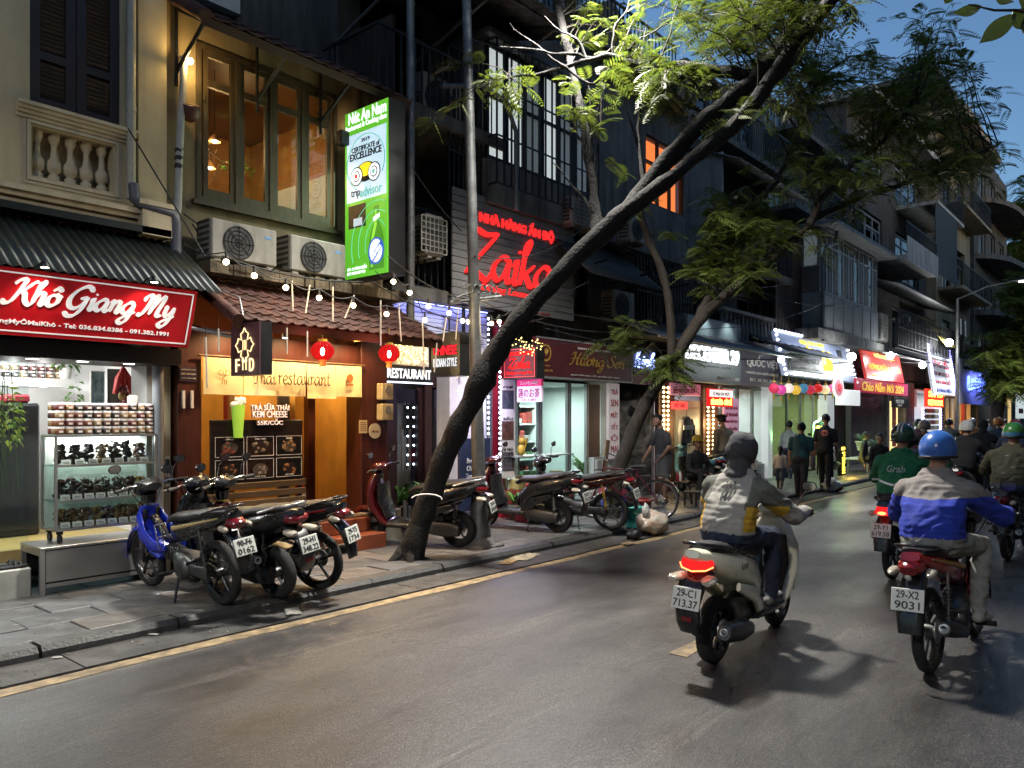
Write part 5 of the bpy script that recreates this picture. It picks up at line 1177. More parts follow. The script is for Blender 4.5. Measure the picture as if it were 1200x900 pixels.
# ---- grey box house with the orange window
ox0,ox1=FX(693,7.9),FX(806,7.9); oz0,oz1=5.02,8.4
wx_,wy_=FX(757,7.9),FX(802,7.9); whz0,whz1=FZ(780,247,7.9)+.02,FZ(780,168,7.9)
t=upper('orange_window_house','blue-grey upper storey with one glowing orange window',ox0,ox1,oz0,oz1,7.9,grime[2],[(wx_,wy_,whz0,whz1)])
og=emat('orange_room',(1,.20,.02),1.1,sample=True); pbox('lit_curtain',og,t,wx_-.1,wy_+.1,8.14,8.16,whz0-.1,whz1+.1); window(t,wx_,wy_,whz0,whz1,7.94,darkmetal,3,whz0+(whz1-whz0)*.62,.05,glass)
corrugated(ox0-.2,ox1+.1,7.4,8.2,8.3,8.75,sheet,'roof_sheet',t,.16,.02); railing(t,ox0,ox1,8.9,9.9,8.2,darkmetal,.14)
ac_unit('outdoor unit on the blue-grey wall under the orange window',(FX(738,7.6),7.58,FZ(738,283,7.6)),.62,.5,.3)
o=upper('gable_house','dark gabled house set back behind the orange window',11.95,16.6,8.5,9.5,9.5,grime[4],[(12.6,13.6,8.7,9.4),(14.4,15.6,8.7,9.4)]); MB().prism([(11.8,9.5),(16.8,9.5),(14.4,11.0)],9.3,14,0).build('gable_roof',grime[1],o); window(o,12.6,13.6,8.7,9.4,9.56,alu,2); window(o,14.4,15.6,8.7,9.4,9.56,alu,2)
da=thing('dark_sheet_awning','dark sloping sheet awning under the blue-grey storey','awning'); corrugated(FX(690,7.2),FX(775,7.2),7.15,FZ(700,318,7.15)-.05,8.2,5.02,mat('dark_sheet',(.05,.048,.045),.6,.2,var=.3,dirt=.4),'sheet',da,.18,.012)
for x in (11.0,12.5,14): MB().tube([(x,7.2,4.42),(x,8.15,4.3)],.02,6).build('strut',darkmetal,da)
t=thing('mid_row_block','dark first-floor wall with iron balcony grilles behind the two trees','building'); b=wall_open(9.2,21.4,3.0,5.0,8.45,8.67,[(10.6,12.2,3.7,4.8),(13.6,15.4,3.7,4.9),(16.6,18.2,3.7,4.9),(19,20.6,3.7,4.9)]); shell(b,9.2,21.4,8.67,13.5,3.0,5.0); b.build('wall',grime[1],t)
for x0,x1 in ((10.6,12.2),(13.6,15.4),(16.6,18.2),(19,20.6)): window(t,x0,x1,3.7,4.88,8.5,darkwood,2)
bars(t,13.2,15.7,3.55,5.0,7.95,darkmetal,20,3,ret=.5,name='balcony_grille'); pbox('balcony_slab',grime[0],t,13.1,21.3,7.9,8.44,3.40,3.54)
balm=mat('old_balustrade',(.22,.22,.21),.7,dirt=.6)
bal2=MB().lathe([(.06,0),(.035,.1),(.07,.3),(.04,.6),(.06,.72)],10).mesh('baluster',[balm]); pbox('balustrade_rail',balm,t,17.0,20.2,7.9,8.1,4.28,4.36)
for i in range(14): put('baluster',bal2,t,(17.1+i*.235,8.0,3.545))
ac_unit('white unit standing under the dark sheet awning',(FX(714,8.0),7.9,3.56),.75,.6,.3)
o=thing('sheet_fence','vertical dark iron sheeting above the gallery left of the metal-clad house','fence',(0,0,0));
for k in range(9): unitbox('sheet_panel',rust,o,20.3+k*.22,20.3+k*.22+.2,7.95,7.98,3.56,6.9+.03*(k % 3))
# ---- next upper house (behind the second tree)
t=upper('slope_house','pale grey house with sloped side and iron balconies behind the leafy boughs',16.7,21.3,5.02,10.35,8.7,grime[4],[(17.2,18.6,5.6,7.3),(19.2,20.6,5.6,7.3),(17.2,18.6,8.4,10.2),(19.2,20.6,8.4,10.2)])
for z in (5.6,8.4):
    for x in (17.2,19.2): window(t,x,x+1.4,z,z+1.75,8.78,darkwood,2,z+1.3)
    balcony(t,16.8,21.2,z-.05,7.8,8.69,grime[4])
pbox('side_screen',mat('pale_sheet',(.28,.30,.31),.7,dirt=.4),t,16.72,16.78,7.8,8.68,5.4,7.9); corrugated(16.6,21.3,7.3,7.6,8.7,8.2,sheet,'canopy_sheet',t,.2,.02)
# ---- metal-clad bay-window house
hx0,hx1,hy=22.3,27.9,7.4
t=thing('bay_window_house','grey metal-clad house with a long glazed bay over the bright jewellery shop','building'); cl=mat('clad_grey',(.20,.21,.22),.6,.2,var=.15,scale=2,dirt=.5)
pbox('bay_base',cl,t,hx0,hx1,hy,8.9,4.25,5.32); pbox('floor_slab',concrete,t,hx0-.6,hx1+.4,hy-.1,9,3.95,4.24); pbox('side_wall',mat('brown_clad',(.10,.085,.07),.7,dirt=.4),t,hx0+.01,hx0+.1,hy+.1,9.6,5.33,6.05); pbox('roof_slab',cl,t,hx0-.3,hx1+.4,hy-.5,12,7.15,7.25)
pbox('back_wall',grime[0],t,hx0+.11,hx1,8.9,9.1,5.33,7.14); pbox('side_wall',cl,t,hx1-.1,hx1,hy+.1,8.89,5.33,7.14)
n=11; fw=(hx1-hx0)/n
for i in range(n): window(t,hx0+fw*i,hx0+fw*(i+1)-.015,5.33,7.10,hy+.02,alu,2 if i % 3 else 1,6.7,.045,darkglass)
for i in range(6): a=hx0+.05+i*(hx1-hx0)/6; unitbox('base_panel',cl,t,a,a+(hx1-hx0)/6-.09,hy-.02,hy-.002,4.33,5.25)
w_=lightbox('green_lit_pane',(.45,.55,.42),.5);
for k,(ya,yb) in enumerate(((7.5,7.95),(8.0,8.5))):
    f=MB().box(hx0+.01,hx0+.06,ya,yb,6.06,6.1).box(hx0+.01,hx0+.06,ya,yb,7.05,7.1).box(hx0+.01,hx0+.06,ya,ya+.04,6.1,7.05).box(hx0+.01,hx0+.06,yb-.04,yb,6.1,7.05).build('side_window',alu,t); MB().box(hx0+.03,hx0+.04,ya+.04,yb-.04,6.1,7.05).build('pane',w_ if k else milk2,f)
MB().tube([(hx0-.05,hy-.05,3.9),(hx0-.05,hy-.05,6.3),(hx0+.1,hy-.12,6.6),(hx0+.8,hy-.15,6.8),(hx0+.8,hy-.15,7.2)],.05,8).build('soil_pipe',galv,t)
ac_unit('unit hung on the right end of the metal-clad bay',(28.0,7.3,4.35),.8,.95,.3,0,True)
t=upper('tall_grey_house','tall grey house behind the glazed bay with iron-railed terraces',21.9,28.4,7.3,11.6,9.2,grime[4],[(22.6,24.2,8,9.8),(25.6,27.4,8,9.8),(22.6,24.2,10.3,11.4),(25.6,27.4,10.3,11.4)])
for z in (8,10.3):
    for x in (22.6,25.6): window(t,x,x+1.6,z,z+1.1,9.26,alu,3)
    balcony(t,22,28.3,z-.1,8.0,9.19,grime[4],h=1.0)
# ---- balcony house and beyond
t=upper('balcony_house','dark house with white balcony fronts above the Tet banner shop',28.5,40.5,3.4,13.0,8.6,grime[1],[(30,32.5,4.4,6.4),(34.5,38.5,4.4,6.4),(30,33,7.6,9.6),(35,39,7.6,9.6),(30,33,10.8,12.8),(35,39,10.8,12.8)])
for z in (4.4,7.6,10.8):
    for x0,x1 in ((30,32.5 if z < 5 else 33),(34.5 if z < 5 else 35,38.5 if z < 5 else 39)): window(t,x0,x1,z,z+1.95,8.68,alu,3,z+1.5,.07)
wb=mat('white_balcony',(.42,.42,.40),.7,dirt=.5)
balcony(t,29.4,40,4.2,7.2,8.59,grime[0],h=1.1,step=.16); balcony(t,29.6,34.4,7.5,6.9,8.59,wb,h=1.2,step=.16,solid=wb); balcony(t,35,40.4,10.6,7.0,8.59,wb,h=1.1,step=.2)
pbox('green_mesh',mat('green_mesh',(.04,.055,.06),.8,var=.3),t,34.6,38.8,7.0,7.03,7.6,10.4); corrugated(28.8,40,6.9,6.35,8.6,6.9,sheet,'canopy_sheet',t,.25,.02); pbox('roof_overhang',wb,t,28.2,40.8,7.6,13,13.0,13.25)
bars(t,29.5,39.5,4.3,5.6,7.15,darkmetal,46,3,r=.014,name='balcony_grille')
cl_=thing('hanging_laundry','dark clothes drying on the balcony above the white-lit sign','laundry',(39.2,7.0,5.2))
for k in range(5): MB().loft([(k*.35,0,1.0,.12,.03),(k*.35,0,.7,.15,.04),(k*.35+.02,0,.2+.1*(k % 3),.16,.03)],10,3,side=(1,0,0)).build('garment',[black,paper,darkmetal][k % 3],cl_)
MB().tube([(-.3,0,1.02),(1.9,0,1.02)],.012,5).build('line',galv,cl_)
cr2=mat('cream_old',(.34,.29,.20),.85,var=.2,scale=.7,dirt=.6)
t=upper('cream_balcony_house','cream house with small balconies near the far street lamp',41,49.5,3.4,15.8,8.3,cr2,[(42.5,44.5,4.4,6.6),(46,48,4.4,6.6),(42.5,44.5,8.2,10.6),(46,48,8.2,10.6),(42.5,44.5,12.2,14.4),(46,48,12.2,14.4)])
for z in (4.4,8.2,12.2):
    for x in (42.5,46): window(t,x,x+2,z,z+2.15,8.4,darkwood,2,z+1.6,.08)
    balcony(t,41.3,49.2,z-.2,7.2,8.29,cr2,h=1.1,step=.2)
pbox('roof_overhang',cr2,t,40.6,50,6.9,13,15.8,16.2); pbox('roof_block',grime[2],t,42,48,9.5,13.3,16.2,18.2); pbox('roof_slab',grime[2],t,41.2,49.2,8.2,13.5,18.2,18.5)
t=upper('rounded_balcony_tower','dark tower with rounded pale balcony edges at the far right',50,62,3.4,17.5,8.2,grime[0],[(51.5+3.5*i,53.8+3.5*i,z,z+2) for i in range(3) for z in (4.6,8,11.2,14.4)])
for z in (4.6,8,11.2,14.4):
    for i in range(3): window(t,51.5+3.5*i,53.8+3.5*i,z,z+2,8.3,alu,2)
    bb2=MB(); k=13; pts=[(56-5.6*math.cos(a*R(15)),8.19-1.7*math.sin(a*R(15))) for a in range(13)]
    bb2.raw([(x,y,z-.4) for x,y in pts]+[(x,y,z-.1) for x,y in pts],[tuple(range(k)),tuple(range(2*k-1,k-1,-1))]+[(i,i+1,i+1+k,i+k) for i in range(k-1)]).build('balcony_edge',grime[4],t)
t=upper('end_block','dark block closing the far end of the row',62.5,110,0,13,8.1,grime[1],[(64+4*i,66+4*i,z,z+2) for i in range(10) for z in (4.5,8)])
for z in (4.5,8):
    for i in range(10): window(t,64+4*i,66+4*i,z,z+2,8.2,alu,2)
# ================================================================== shops further along
def shopfront(name,label,x0,x1,y,z1,mw,power,col,depth=2.6,zf=.14,floor=None):
    t=thing(name,label,'shop'); room(t,x0,x1,y+.05,y+depth,PZ-.01,z1,mw,floor or concrete,mw)
    pbox('header',grime[0],t,x0,x1,y+.1,y+.3,z1,3.0)
    lt=area('lamp',t,((x0+x1)/2,y+depth*.45,z1-.12),(x1-x0)*.6,.3,power,col); MB().box((x0+x1)/2-.6,(x0+x1)/2+.6,y+depth*.45-.08,y+depth*.45+.08,z1-.1,z1-.07).build('tube_lamp',emat('tube_'+name,col,7),t); return t
def sign(name,label,x0,x1,y,z0,z1,m,th=.1,tilt=0.,cat='sign',edge=None):
    """panel facing the street with its own frame; returns thing whose origin is bottom-left front"""
    t=thing(name,label,cat,(x0,y,z0)); t.rotation_euler=(tilt,0,0)
    MB().box(0,x1-x0,0,th,0,z1-z0,0,.004).build('panel',m,t)
    if edge:
        w,h,q=x1-x0,z1-z0,.025
        MB().box(0,w,-.006,0,h-q,h).box(0,w,-.006,0,0,q).box(0,q,-.006,0,q,h-q).box(w-q,w,-.006,0,q,h-q).build('edge',edge,t)
    return t
mintw=mat('mint_interior',(.62,.72,.68),.6,var=.04)
# ---- lotus tea and sweets shop
hs=shopfront('sweets_shop','white-lit sweets shop with glass doors under the maroon sign',9.55,12.95,FYW,2.42,mintw,75,(.92,1,.97))
hx0,hx1=FX(629,7.9),FX(741,7.9); marn=mat('maroon_panel',(.10,.015,.022),.4,var=.06); goldp=mat('gold_print',(.45,.27,.04),.45,var=.05)
s=sign('maroon_sign','maroon shop sign with gold script lettering under the dark awning',hx0,hx1,7.9,2.40,3.08,marn,edge=mat('sign_alu',(.5,.5,.5),.4,.6)); w,h=hx1-hx0,.68
script(s,'Hương Sen',(w*.60,-.006,h*.47),w*.60,h*.52,goldp,STREET,.25,.30,.3,.004); text(s,'BÁNH MỨT KẸO DÂN TỘC',(w*.60,-.006,h*.82),w*.42,.06,paper); text(s,'NHÀ HỘP HOA CỔ TRUYỀN VIỆT NAM',(w*.58,-.006,h*.12),w*.52,.045,paper)
MB().lathe([(.15,0),(.15,.004)],24,Matrix.Translation((.24,-.002,h*.62)) @ Matrix.Rotation(R(90),4,'X')).build('lotus_emblem',goldp,s); MB().lathe([(.11,0),(.11,.004)],20,Matrix.Translation((.24,-.006,h*.62)) @ Matrix.Rotation(R(90),4,'X')).build('lotus_emblem',marn,s)
for k in range(5): a=R(90+(k-2)*32); MB().tube([(.24,-.011,h*.62-.05),(.24+.05*math.cos(a),-.011,h*.62+.0+.04*math.sin(a)),(.24+.03*math.cos(a)*2.2,-.011,h*.62+.06*math.sin(a)+.01)],.008,5).build('lotus_emblem',goldp,s)
text(s,'HÀ NỘI',(.24,-.006,.20),.22,.04,goldp); text(s,'ĐT: 38.281.710',(.24,-.006,.12),.36,.04,goldp); spot('lamp',s,(w*.5,-.25,h+.25),(R(30),0,0),3,(1,.9,.8),120,.6,.05)
wal=mat('brown_leaf',(.13,.06,.035),.5,var=.2)
for k,(ua,ub) in enumerate(((607,633),(634,667),(668,689))):
    window(hs,FX(ua,8.25),FX(ub,8.25),PZ+.06,2.40,8.25,alu,1,None,.04,glass,name='glass_door')
pbox('brown_door_leaf',wal,hs,FX(690,8.3),FX(703,8.3),.9,2.40,8.28,8.31) if False else MB().box(FX(690,8.28),FX(703,8.28),8.28,8.32,.95,2.4).build('brown_door_leaf',wal,hs)
pbox('wall_strip',mintw,hs,FX(704,8.28),FX(712,8.28),8.28,8.34,.9,2.4)
wt=mat('white_tile',(.55,.57,.55),.4,var=.1)
for r in range(4):
    for k in range(5): a=FX(697,8.1)+k*.2; MB().box(a+.005,a+.195,8.06,8.12,.12+r*.21,.32+r*.21,0,.025).build('stone_block',wt,hs)
pbox('block_wall',wt,hs,FX(697,8.1),FX(697,8.1)+1.0,8.121,8.24,PZ,.98)
rk=thing('goods_shelf','pale shelf unit stacked with packed sweets at the back of the sweets shop','shelf',(10.75,9.9,.12)); pbox('carcass',mintw,rk,0,1.7,.4,.45,0,2.0)
for x in (0,.85,1.67): pbox('upright',mintw,rk,x,x+.03,0,.40,0,2.0)
for k in range(6): pbox('shelf',mintw,rk,.03,1.67,0,.40,.02+k*.36,.05+k*.36)
rr=random.Random(9); packm=[mat('pack_%d' % i,c,.5,var=.3,scale=20) for i,c in enumerate([(.5,.5,.48),(.35,.2,.1),(.45,.08,.06),(.5,.42,.15),(.12,.25,.12)])]
for k in range(5):
    x=.08; nq=-1
    while x < 1.55:
        wv,hv=rr.uniform(.10,.2),rr.uniform(.1,.24); nq += 1; o=MB().box(x,x+wv-.01,.06,.3,.052+k*.36,.052+k*.36+hv,0,.012).build('package',rr.choice(packm),None,(10.75,9.9,.12)); tag(o,'%s package from the left, %s shelf from the floor in the sweets shop' % ((names+['tenth','eleventh','twelfth','thirteenth','fourteenth'])[nq],names[k]),'package','packages on the %s shelf of the sweets shop' % names[k]); x += wv+.01
gc=thing('glass_counter','low glass counter with red trim in front of the sweets shop','counter',(FX(606,7.95),7.9,PZ)); pbox('base',mat('counter_red',(.22,.03,.025),.5),gc,0,1.5,0,.38,0,.45); MB().box(0,1.5,0,.012,.45,.98).build('front_pane',glass,gc); MB().box(0,1.5,0,.38,.98,1.0).build('top',alu,gc)
for k in range(8): o=MB().box(.06+k*.18,.2+k*.18,.08,.28,.452,.452+rr.uniform(.12,.3),0,.01).build('gift_box',rr.choice(packm),None,(FX(606,7.95),7.9,PZ)); tag(o,'gift box in the low glass counter, %s from the left' % names[k],'box','gift boxes in the glass counter')
for k,(c,dx,dz,l_) in enumerate((((.45,.03,.04),.3,.0,'red'),((.06,.10,.35),.72,.0,'blue'),((.42,.36,.05),1.1,.0,'yellow'),((.40,.05,.05),.55,.30,'upper red'))):
    o=MB().box(-.18,.18,-.13,.13,0,.28,0,.015).build('plastic_crate',mat('crate_%d' % k,c,.45),None,(FX(606,7.6)+dx,7.62,PZ+dz)); tag(o,'%s plastic crate stacked on the pavement before the sweets shop' % l_,'crate','plastic crates at the sweets shop')
o=thing('cat_figure','golden beckoning cat figure on the glass counter','figurine',(FX(611,8.05),8.05,1.10)); MB().sphere((0,0,.10),(.075,.06,.10),10,8).sphere((0,-.01,.24),(.062,.055,.055),10,8).lathe([(.02,0),(.002,.05)],6,Matrix.Translation((-.035,0,.28))).lathe([(.02,0),(.002,.05)],6,Matrix.Translation((.035,0,.28))).tube([(.06,-.02,.14),(.09,-.03,.22),(.085,-.04,.30)],.022,6).build('body',gold,o)
vb=sign('photo_banner','tall white banner with product photos left of the sweets shop',FX(586,8.1),FX(604,8.1),8.1,.75,2.35,mat('banner_white',(.48,.46,.42),.6,var=.08),.03); w=FX(604,8.1)-FX(586,8.1)
for k in range(3): MB().box(.05,w-.05,-.006,-.001,.12+k*.5,.42+k*.5).build('photo_print',mat('banner_photo_%d' % k,((.10,.09,.1),(.14,.06,.04),(.05,.06,.08))[k],.5,var=.5,scale=16),vb); text(vb,('Ô MAI','SẤU','MƠ')[k],(w/2,-.008,.47+k*.5),w*.6,.05,black)
lb=sign('tea_strip_sign','narrow white strip sign with red letters at the right of the sweets shop',FX(713.5,8.0),FX(726,8.0),8.0,.95,2.38,lightbox('strip_white',(.62,.55,.55),.22,sample=False),.06); w=FX(726,8.0)-FX(713.5,8.0)
for k,tx in enumerate(('TRÀ','SEN','MỨT','TẾT','Ô','MAI')): text(lb,tx,(w/2,-.006,1.28-k*.22),w*.65,.13,mat('ink_red',(.4,.02,.03),.6,var=0))
jp=thing('japanese_tea_sign','pink and white hanging sign with Japanese lettering','sign',(9.55,0,0)); pbox('panel',lightbox('pink_white',(.62,.50,.62),.30,sample=False),jp,0,.05,7.50,8.0,1.98,2.23); pbox('red_band',lightbox('band_red',(.5,.02,.10),.35,sample=False),jp,0,.05,7.50,8.0,2.232,2.34)
text(jp,'蓮のお茶',(-.006,7.75,2.12),.44,.15,mat('ink_crimson',(.28,.01,.06),.6,var=0),'W'); text(jp,'フォンセンの店',(-.006,7.75,2.287),.36,.06,paper,'W'); text(jp,'（お土産）',(-.006,7.75,2.015),.3,.04,MATS['ink_crimson'],'W')
z2=thing('small_red_lightbox','small black lightbox with red lettering beside the maroon sign','sign',(9.33,0,0)); pbox('case',black,z2,.002,.2,7.42,8.1,2.34,2.84); MB().box(-.01,0,7.45,8.07,2.37,2.81).build('face',lightbox('dark_red_face',(.10,.012,.02),.5,sample=False),z2)
b=MB(); b.tube([(-.014,7.45,2.37),(-.014,8.07,2.37),(-.014,8.07,2.81),(-.014,7.45,2.81),(-.014,7.45,2.37)],.006,5); b.build('red_edge',emat('edge_red',(1,.10,.10),1.5),z2)
text(z2,'INDIAN RESTAURANT',(-.015,7.76,2.74),.54,.065,red,'W',bold=.02); script(z2,'Zaika',(-.015,7.76,2.59),.46,.20,red,((0,-1,0),(0,0,1)),.22,.34,.4,.004,loose=.86); text(z2,'Dining Lounge Bar',(-.015,7.76,2.43),.54,.06,red,'W',bold=.01)
for k,(u,v) in enumerate(((610,400),(629,402),(619,409))):
    f=thing('fairy_spray','gold fairy-light spray over the small red lightbox, %s from the left' % names[k],'fairy lights',PY(u,v,7.4),0,'gold light sprays by the lightbox'); b=MB()
    for q in range(14): b.sphere((.14*math.cos(q*.45),.05*math.sin(q),.06*math.sin(q*.45)-.02*(q % 3)),.010,5,3)
    tag(b.build('leds',MATS['fairy_gold'],f),kind='stuff')
# ---- alley with steam
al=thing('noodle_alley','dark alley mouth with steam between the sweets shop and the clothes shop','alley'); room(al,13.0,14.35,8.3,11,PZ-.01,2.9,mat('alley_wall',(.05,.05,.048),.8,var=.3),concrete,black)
sg2=sign('blue_neon_sign','blue glowing script sign above the dark alley',FX(741,8.0)+.02,FX(768,8.0),8.0,2.62,3.12,black,.08); w=FX(768,8.0)-FX(741,8.0)-.02; script(sg2,'hinh',(w*.5,-.01,.27),w*.9,.34,emat('blue_neon',(.28,.38,1),5),STREET,.25,.30,.4,.02)
pbox('red_band',mat('alley_red',(.30,.03,.03),.5),sg2,0,w,.0,.06,-.22,-.01)
# ---- clothes shop
c0,c1=14.4,17.2
cs_=shopfront('clothes_shop','clothes shop front with a white panel door between two rows of bulbs',c0,c1,8.25,2.5,mat('lilac_wall',(.36,.33,.40),.7),45,(1,.95,.85))
pbox('brown_pier',wal,cs_,c0,FX(788,8.2),8.15,8.25,PZ,2.5); pbox('brown_pier',wal,cs_,FX(822,8.2),FX(839,8.2),8.15,8.25,PZ,2.5)
da_,db_=FX(789,8.22),FX(821,8.22); dr=pbox('panel_door',mat('door_mint',(.46,.50,.44),.5,var=.06),cs_,da_,db_,8.22,8.27,PZ,2.12)
for z0,z1 in ((.25,.8),(.9,1.95)):
    q=.12; MB().box(da_+q,db_-q,8.205,8.219,z0,z1,0,.01).build('door_panel',mat('door_mint2',(.42,.46,.40),.5),dr)
MB().sphere((da_+.09,8.18,1.05),.03,8,6).build('door_knob',chrome,dr)
bulbm=emat('marquee_bulb',(1,.74,.34),7)
for k,(u,l_) in enumerate(((777,'left'),(782,'second'),(829,'third'),(835,'right'))):
    led_strip('marquee_strip','%s vertical row of warm bulbs beside the white panel door' % l_,(FX(u,8.12),8.12,.75),(FX(u,8.12),8.12,2.42),17,bulbm,'bulb rows of the clothes shop',.030,wal,14,(1,.72,.35),'bulb row')
s=sign('december_sign','slate grey sign with white lit letters and digits over the clothes shop',FX(799,7.8),FX(866,7.8),7.75,2.52,3.95,mat('slate_panel',(.11,.13,.135),.5,var=.08),.25,R(0)); w=FX(866,7.8)-FX(799,7.8)
text(s,'DECEMBER 29',(w*.48,-.02,.62),w*.92,.34,emat('cool_letters',(.92,.97,1),1.8,sample=True),bold=.03,ext=.02); text(s,'Clothing and more for young lady',(w*.5,-.006,.36),w*.6,.07,mat('print_dim',(.03,.035,.04),.5,var=0)); text(s,'ĐT: 0376.050.000',(w*.76,-.006,.12),w*.4,.09,paper)
pbox('top_panel',mat('slate_lit_tone',(.32,.40,.40),.45,var=.05),s,.1,w-.3,-.05,-.01,.98,1.40)  # paler colour stands in for light on the upper part of the sign
for k in range(2): MB().tube([(w*(.3+.4*k),0,1.42),(w*(.3+.4*k),-.3,1.50)],.012,6).lathe([(.05,0),(.05,.04)],10,Matrix.Translation((w*(.3+.4*k),-.32,1.47))).build('spotlight',darkmetal,s); spot('lamp',s,(w*(.3+.4*k),-.32,1.45),(R(25),0,0),8,(.85,.97,1),120,.7,.04)
o=sign('pink_sweets_banner','pink banner with crimson letters over the white panel door',FX(786,8.05),FX(821,8.05),8.05,2.22,2.48,lightbox('pink_panel',(.55,.22,.32),.25,sample=False),.04); text(o,'BÁNH CỐM SEN',(.62,-.006,.13),1.0,.15,MATS['ink_crimson'],bold=.02)
o=sign('red_led_sign','small red glowing sign on the white panel door',FX(788,8.1),FX(806,8.1),8.1,1.92,2.08,emat('led_red_face',(1,.06,.05),1.8),.04); text(o,'HOT SALE',(.33,-.006,.08),.5,.09,mat('ink_darkred',(.15,0,0),.6,var=0))
o=sign('red_yellow_led_sign','red sign with glowing yellow letters right of the bulb rows',FX(831,7.7),FX(859,7.7),7.7,1.98,2.38,emat('deep_red_face',(.8,.02,.02),1.0),.07); w=FX(859,7.7)-FX(831,7.7); text(o,'BÁN BUÔN - BÁN LẺ',(w*.5,-.008,.12),w*.86,.16,emat('led_yellow',(1,.75,.1),4),bold=.03); MB().box(.02,w-.02,-.006,-.001,.22,.38).build('white_band',lightbox('band_white',(.8,.78,.75),.9,sample=False),o); text(o,'Ô MAI VÀ MỨT',(w*.5,-.009,.30),w*.7,.1,MATS['ink_crimson'])
o=sign('pink_notice','pink poster with dark lettering beside the glass-fronted shop',FX(848,8.05),FX(866,8.05),8.05,1.32,2.2,lightbox('pink_poster',(.60,.30,.48),.22,sample=False),.03); w=FX(866,8.05)-FX(848,8.05)
for k,tx in enumerate(('MỨT SEN TRẦN','CHÈ THÁI NGUYÊN','BÁNH MỨT KẸO','TRUYỀN THỐNG')): text(o,tx,(w*.5,-.006,.66-k*.17),w*.8,.1,MATS['ink_crimson'],bold=.02)
jk=thing('hanging_jacket','grey quilted jacket on a hanger at the white panel door','jacket',PY(804,497,7.95)); jm_=mat('quilt_grey',(.13,.135,.145),.7,var=.3,scale=8,bump=.4,bscale=20)
MB().loft([(0,0,-.42,.27,.07),(0,0,-.2,.26,.08),(0,0,.0,.25,.08),(0,0,.13,.14,.06),(0,0,.17,.08,.05)],14,2.6,side=(1,0,0)).build('body',jm_,jk)
for s_ in (-1,1): MB().tube([(s_*.18,0,.08),(s_*.28,-.01,-.15),(s_*.30,-.02,-.42)],[.07,.06,.045],10).build('sleeve',jm_,jk)
MB().box(-.26,.26,-.085,-.075,-.12,-.02).build('pale_stripe',paper,jk); MB().tube([(0,0,.17),(0,0,.25),(.03,0,.28),(.0,0,.31)],.006,5).build('hanger_hook',chrome,jk); MB().tube([(0,0,-.42),(.02,0,-.8)],.008,5).tube([(-.1,0,-.42),(-.12,0,-.75)],.008,5).build('strap',black,jk)
# ---- glass fronted shop
qs=shopfront('glass_fronted_shop','brightly lit glass-fronted shop with green goods under the dark two-line sign',17.3,20.6,8.25,2.55,whitepaint,60,(.95,1,.95))
for k in range(3): window(qs,17.75+k*.93,17.75+(k+1)*.93-.02,.5,2.5,8.28,alu,1,None,.04,glass)
pbox('low_wall',wt,qs,17.7,20.5,8.2,8.27,PZ,.5)
s=sign('two_line_sign','dark purple-grey sign with pale name lettering over the glass-fronted shop',FX(868,7.75),FX(916,7.75),7.75,2.52,3.62,mat('purplegrey_panel',(.055,.045,.06),.45,var=.08),.12); w=FX(916,7.75)-FX(868,7.75); silver=lightbox('silver_letter',(.42,.40,.36),.12,sample=False); text(s,'QUỐC VIỆT',(w*.52,-.008,.60),w*.78,.32,silver,bold=.02); text(s,'THỜI TRANG NAM NỮ',(w*.52,-.008,.94),w*.6,.10,silver); text(s,'CHUYÊN BÁN BUÔN BÁN LẺ',(w*.5,-.008,.33),w*.8,.08,silver); text(s,'ĐT: 38.281.290',(w*.5,-.008,.15),w*.6,.08,silver)
MB().tube([(w*.0,0,.62),(w*.12,-.8,.58)],.015,6).build('lamp_arm',darkmetal,s); MB().sphere((w*.13,-.85,.58),.07,10,8).build('lamp_bulb',emat('flood_white',(.95,1,1),30),s); point('lamp',s,(w*.13,-1.0,.5),30,(.9,1,1),.08)
rr=random.Random(17)
for k in range(4):
    sf=thing('display_shelf','wall shelf of bottles and boxes in the glass-fronted shop, %s from the floor' % names[k],'shelf',(17.9,9.5,.5+k*.5),0,'shelves in the glass-fronted shop'); pbox('board',whitepaint,sf,0,2.5,0,.4,0,.03)
    for q in range(14): MB().box(.05+q*.17,.17+q*.17,.05,.3,.03,.03+rr.uniform(.1,.33),0,.01).build('goods',mat('goods_%d' % (q % 4),((.10,.35,.08),(.5,.16,.03),(.25,.45,.2),(.5,.5,.45))[q % 4],.5),sf)
pl_=thing('shop_pot_plant','pot plant on the upper shelf of the glass-fronted shop','plant',(18.3,9.2,2.03)); MB().lathe([(.08,0),(.1,.15)],10).build('pot',whiteplastic,pl_); leaf_cluster(60,(.25,.2,.2),.16,.06,.3,3,c=(0,0,.3)).build('foliage',leafg,pl_)
# ---- jewellery shop with the slanted pale sign
js=shopfront('jewellery_shop','jewellery shop glowing yellow-green behind a row of coloured lanterns',20.7,26.2,8.3,2.75,mat('yellowgreen_wall',(.36,.42,.22),.6,var=.2,scale=2),75,(.9,1,.6),3.0)
window(js,21.0,24.4,.2,2.5,8.33,alu,3,None,.06,glass); pbox('white_column',lightbox('column_white_glow',(.7,.73,.75),.25),js,FX(962,8.2),FX(970,8.2),8.0,8.3,PZ,2.75); pbox('white_column',MATS['column_white_glow'],js,FX(896,8.2),FX(901,8.2),8.1,8.3,PZ,2.7)  # columns are no lamps: a glow in their colour stands in for shop light
s=sign('slanted_pale_sign','large pale blue slanted sign with gold letters edged in white lights',FX(918,7.5),FX(1001,7.5),7.45,2.85,4.05,lightbox('paleblue_panel',(.36,.42,.60),.22),.1,R(-14)); w=FX(1001,7.5)-FX(918,7.5)
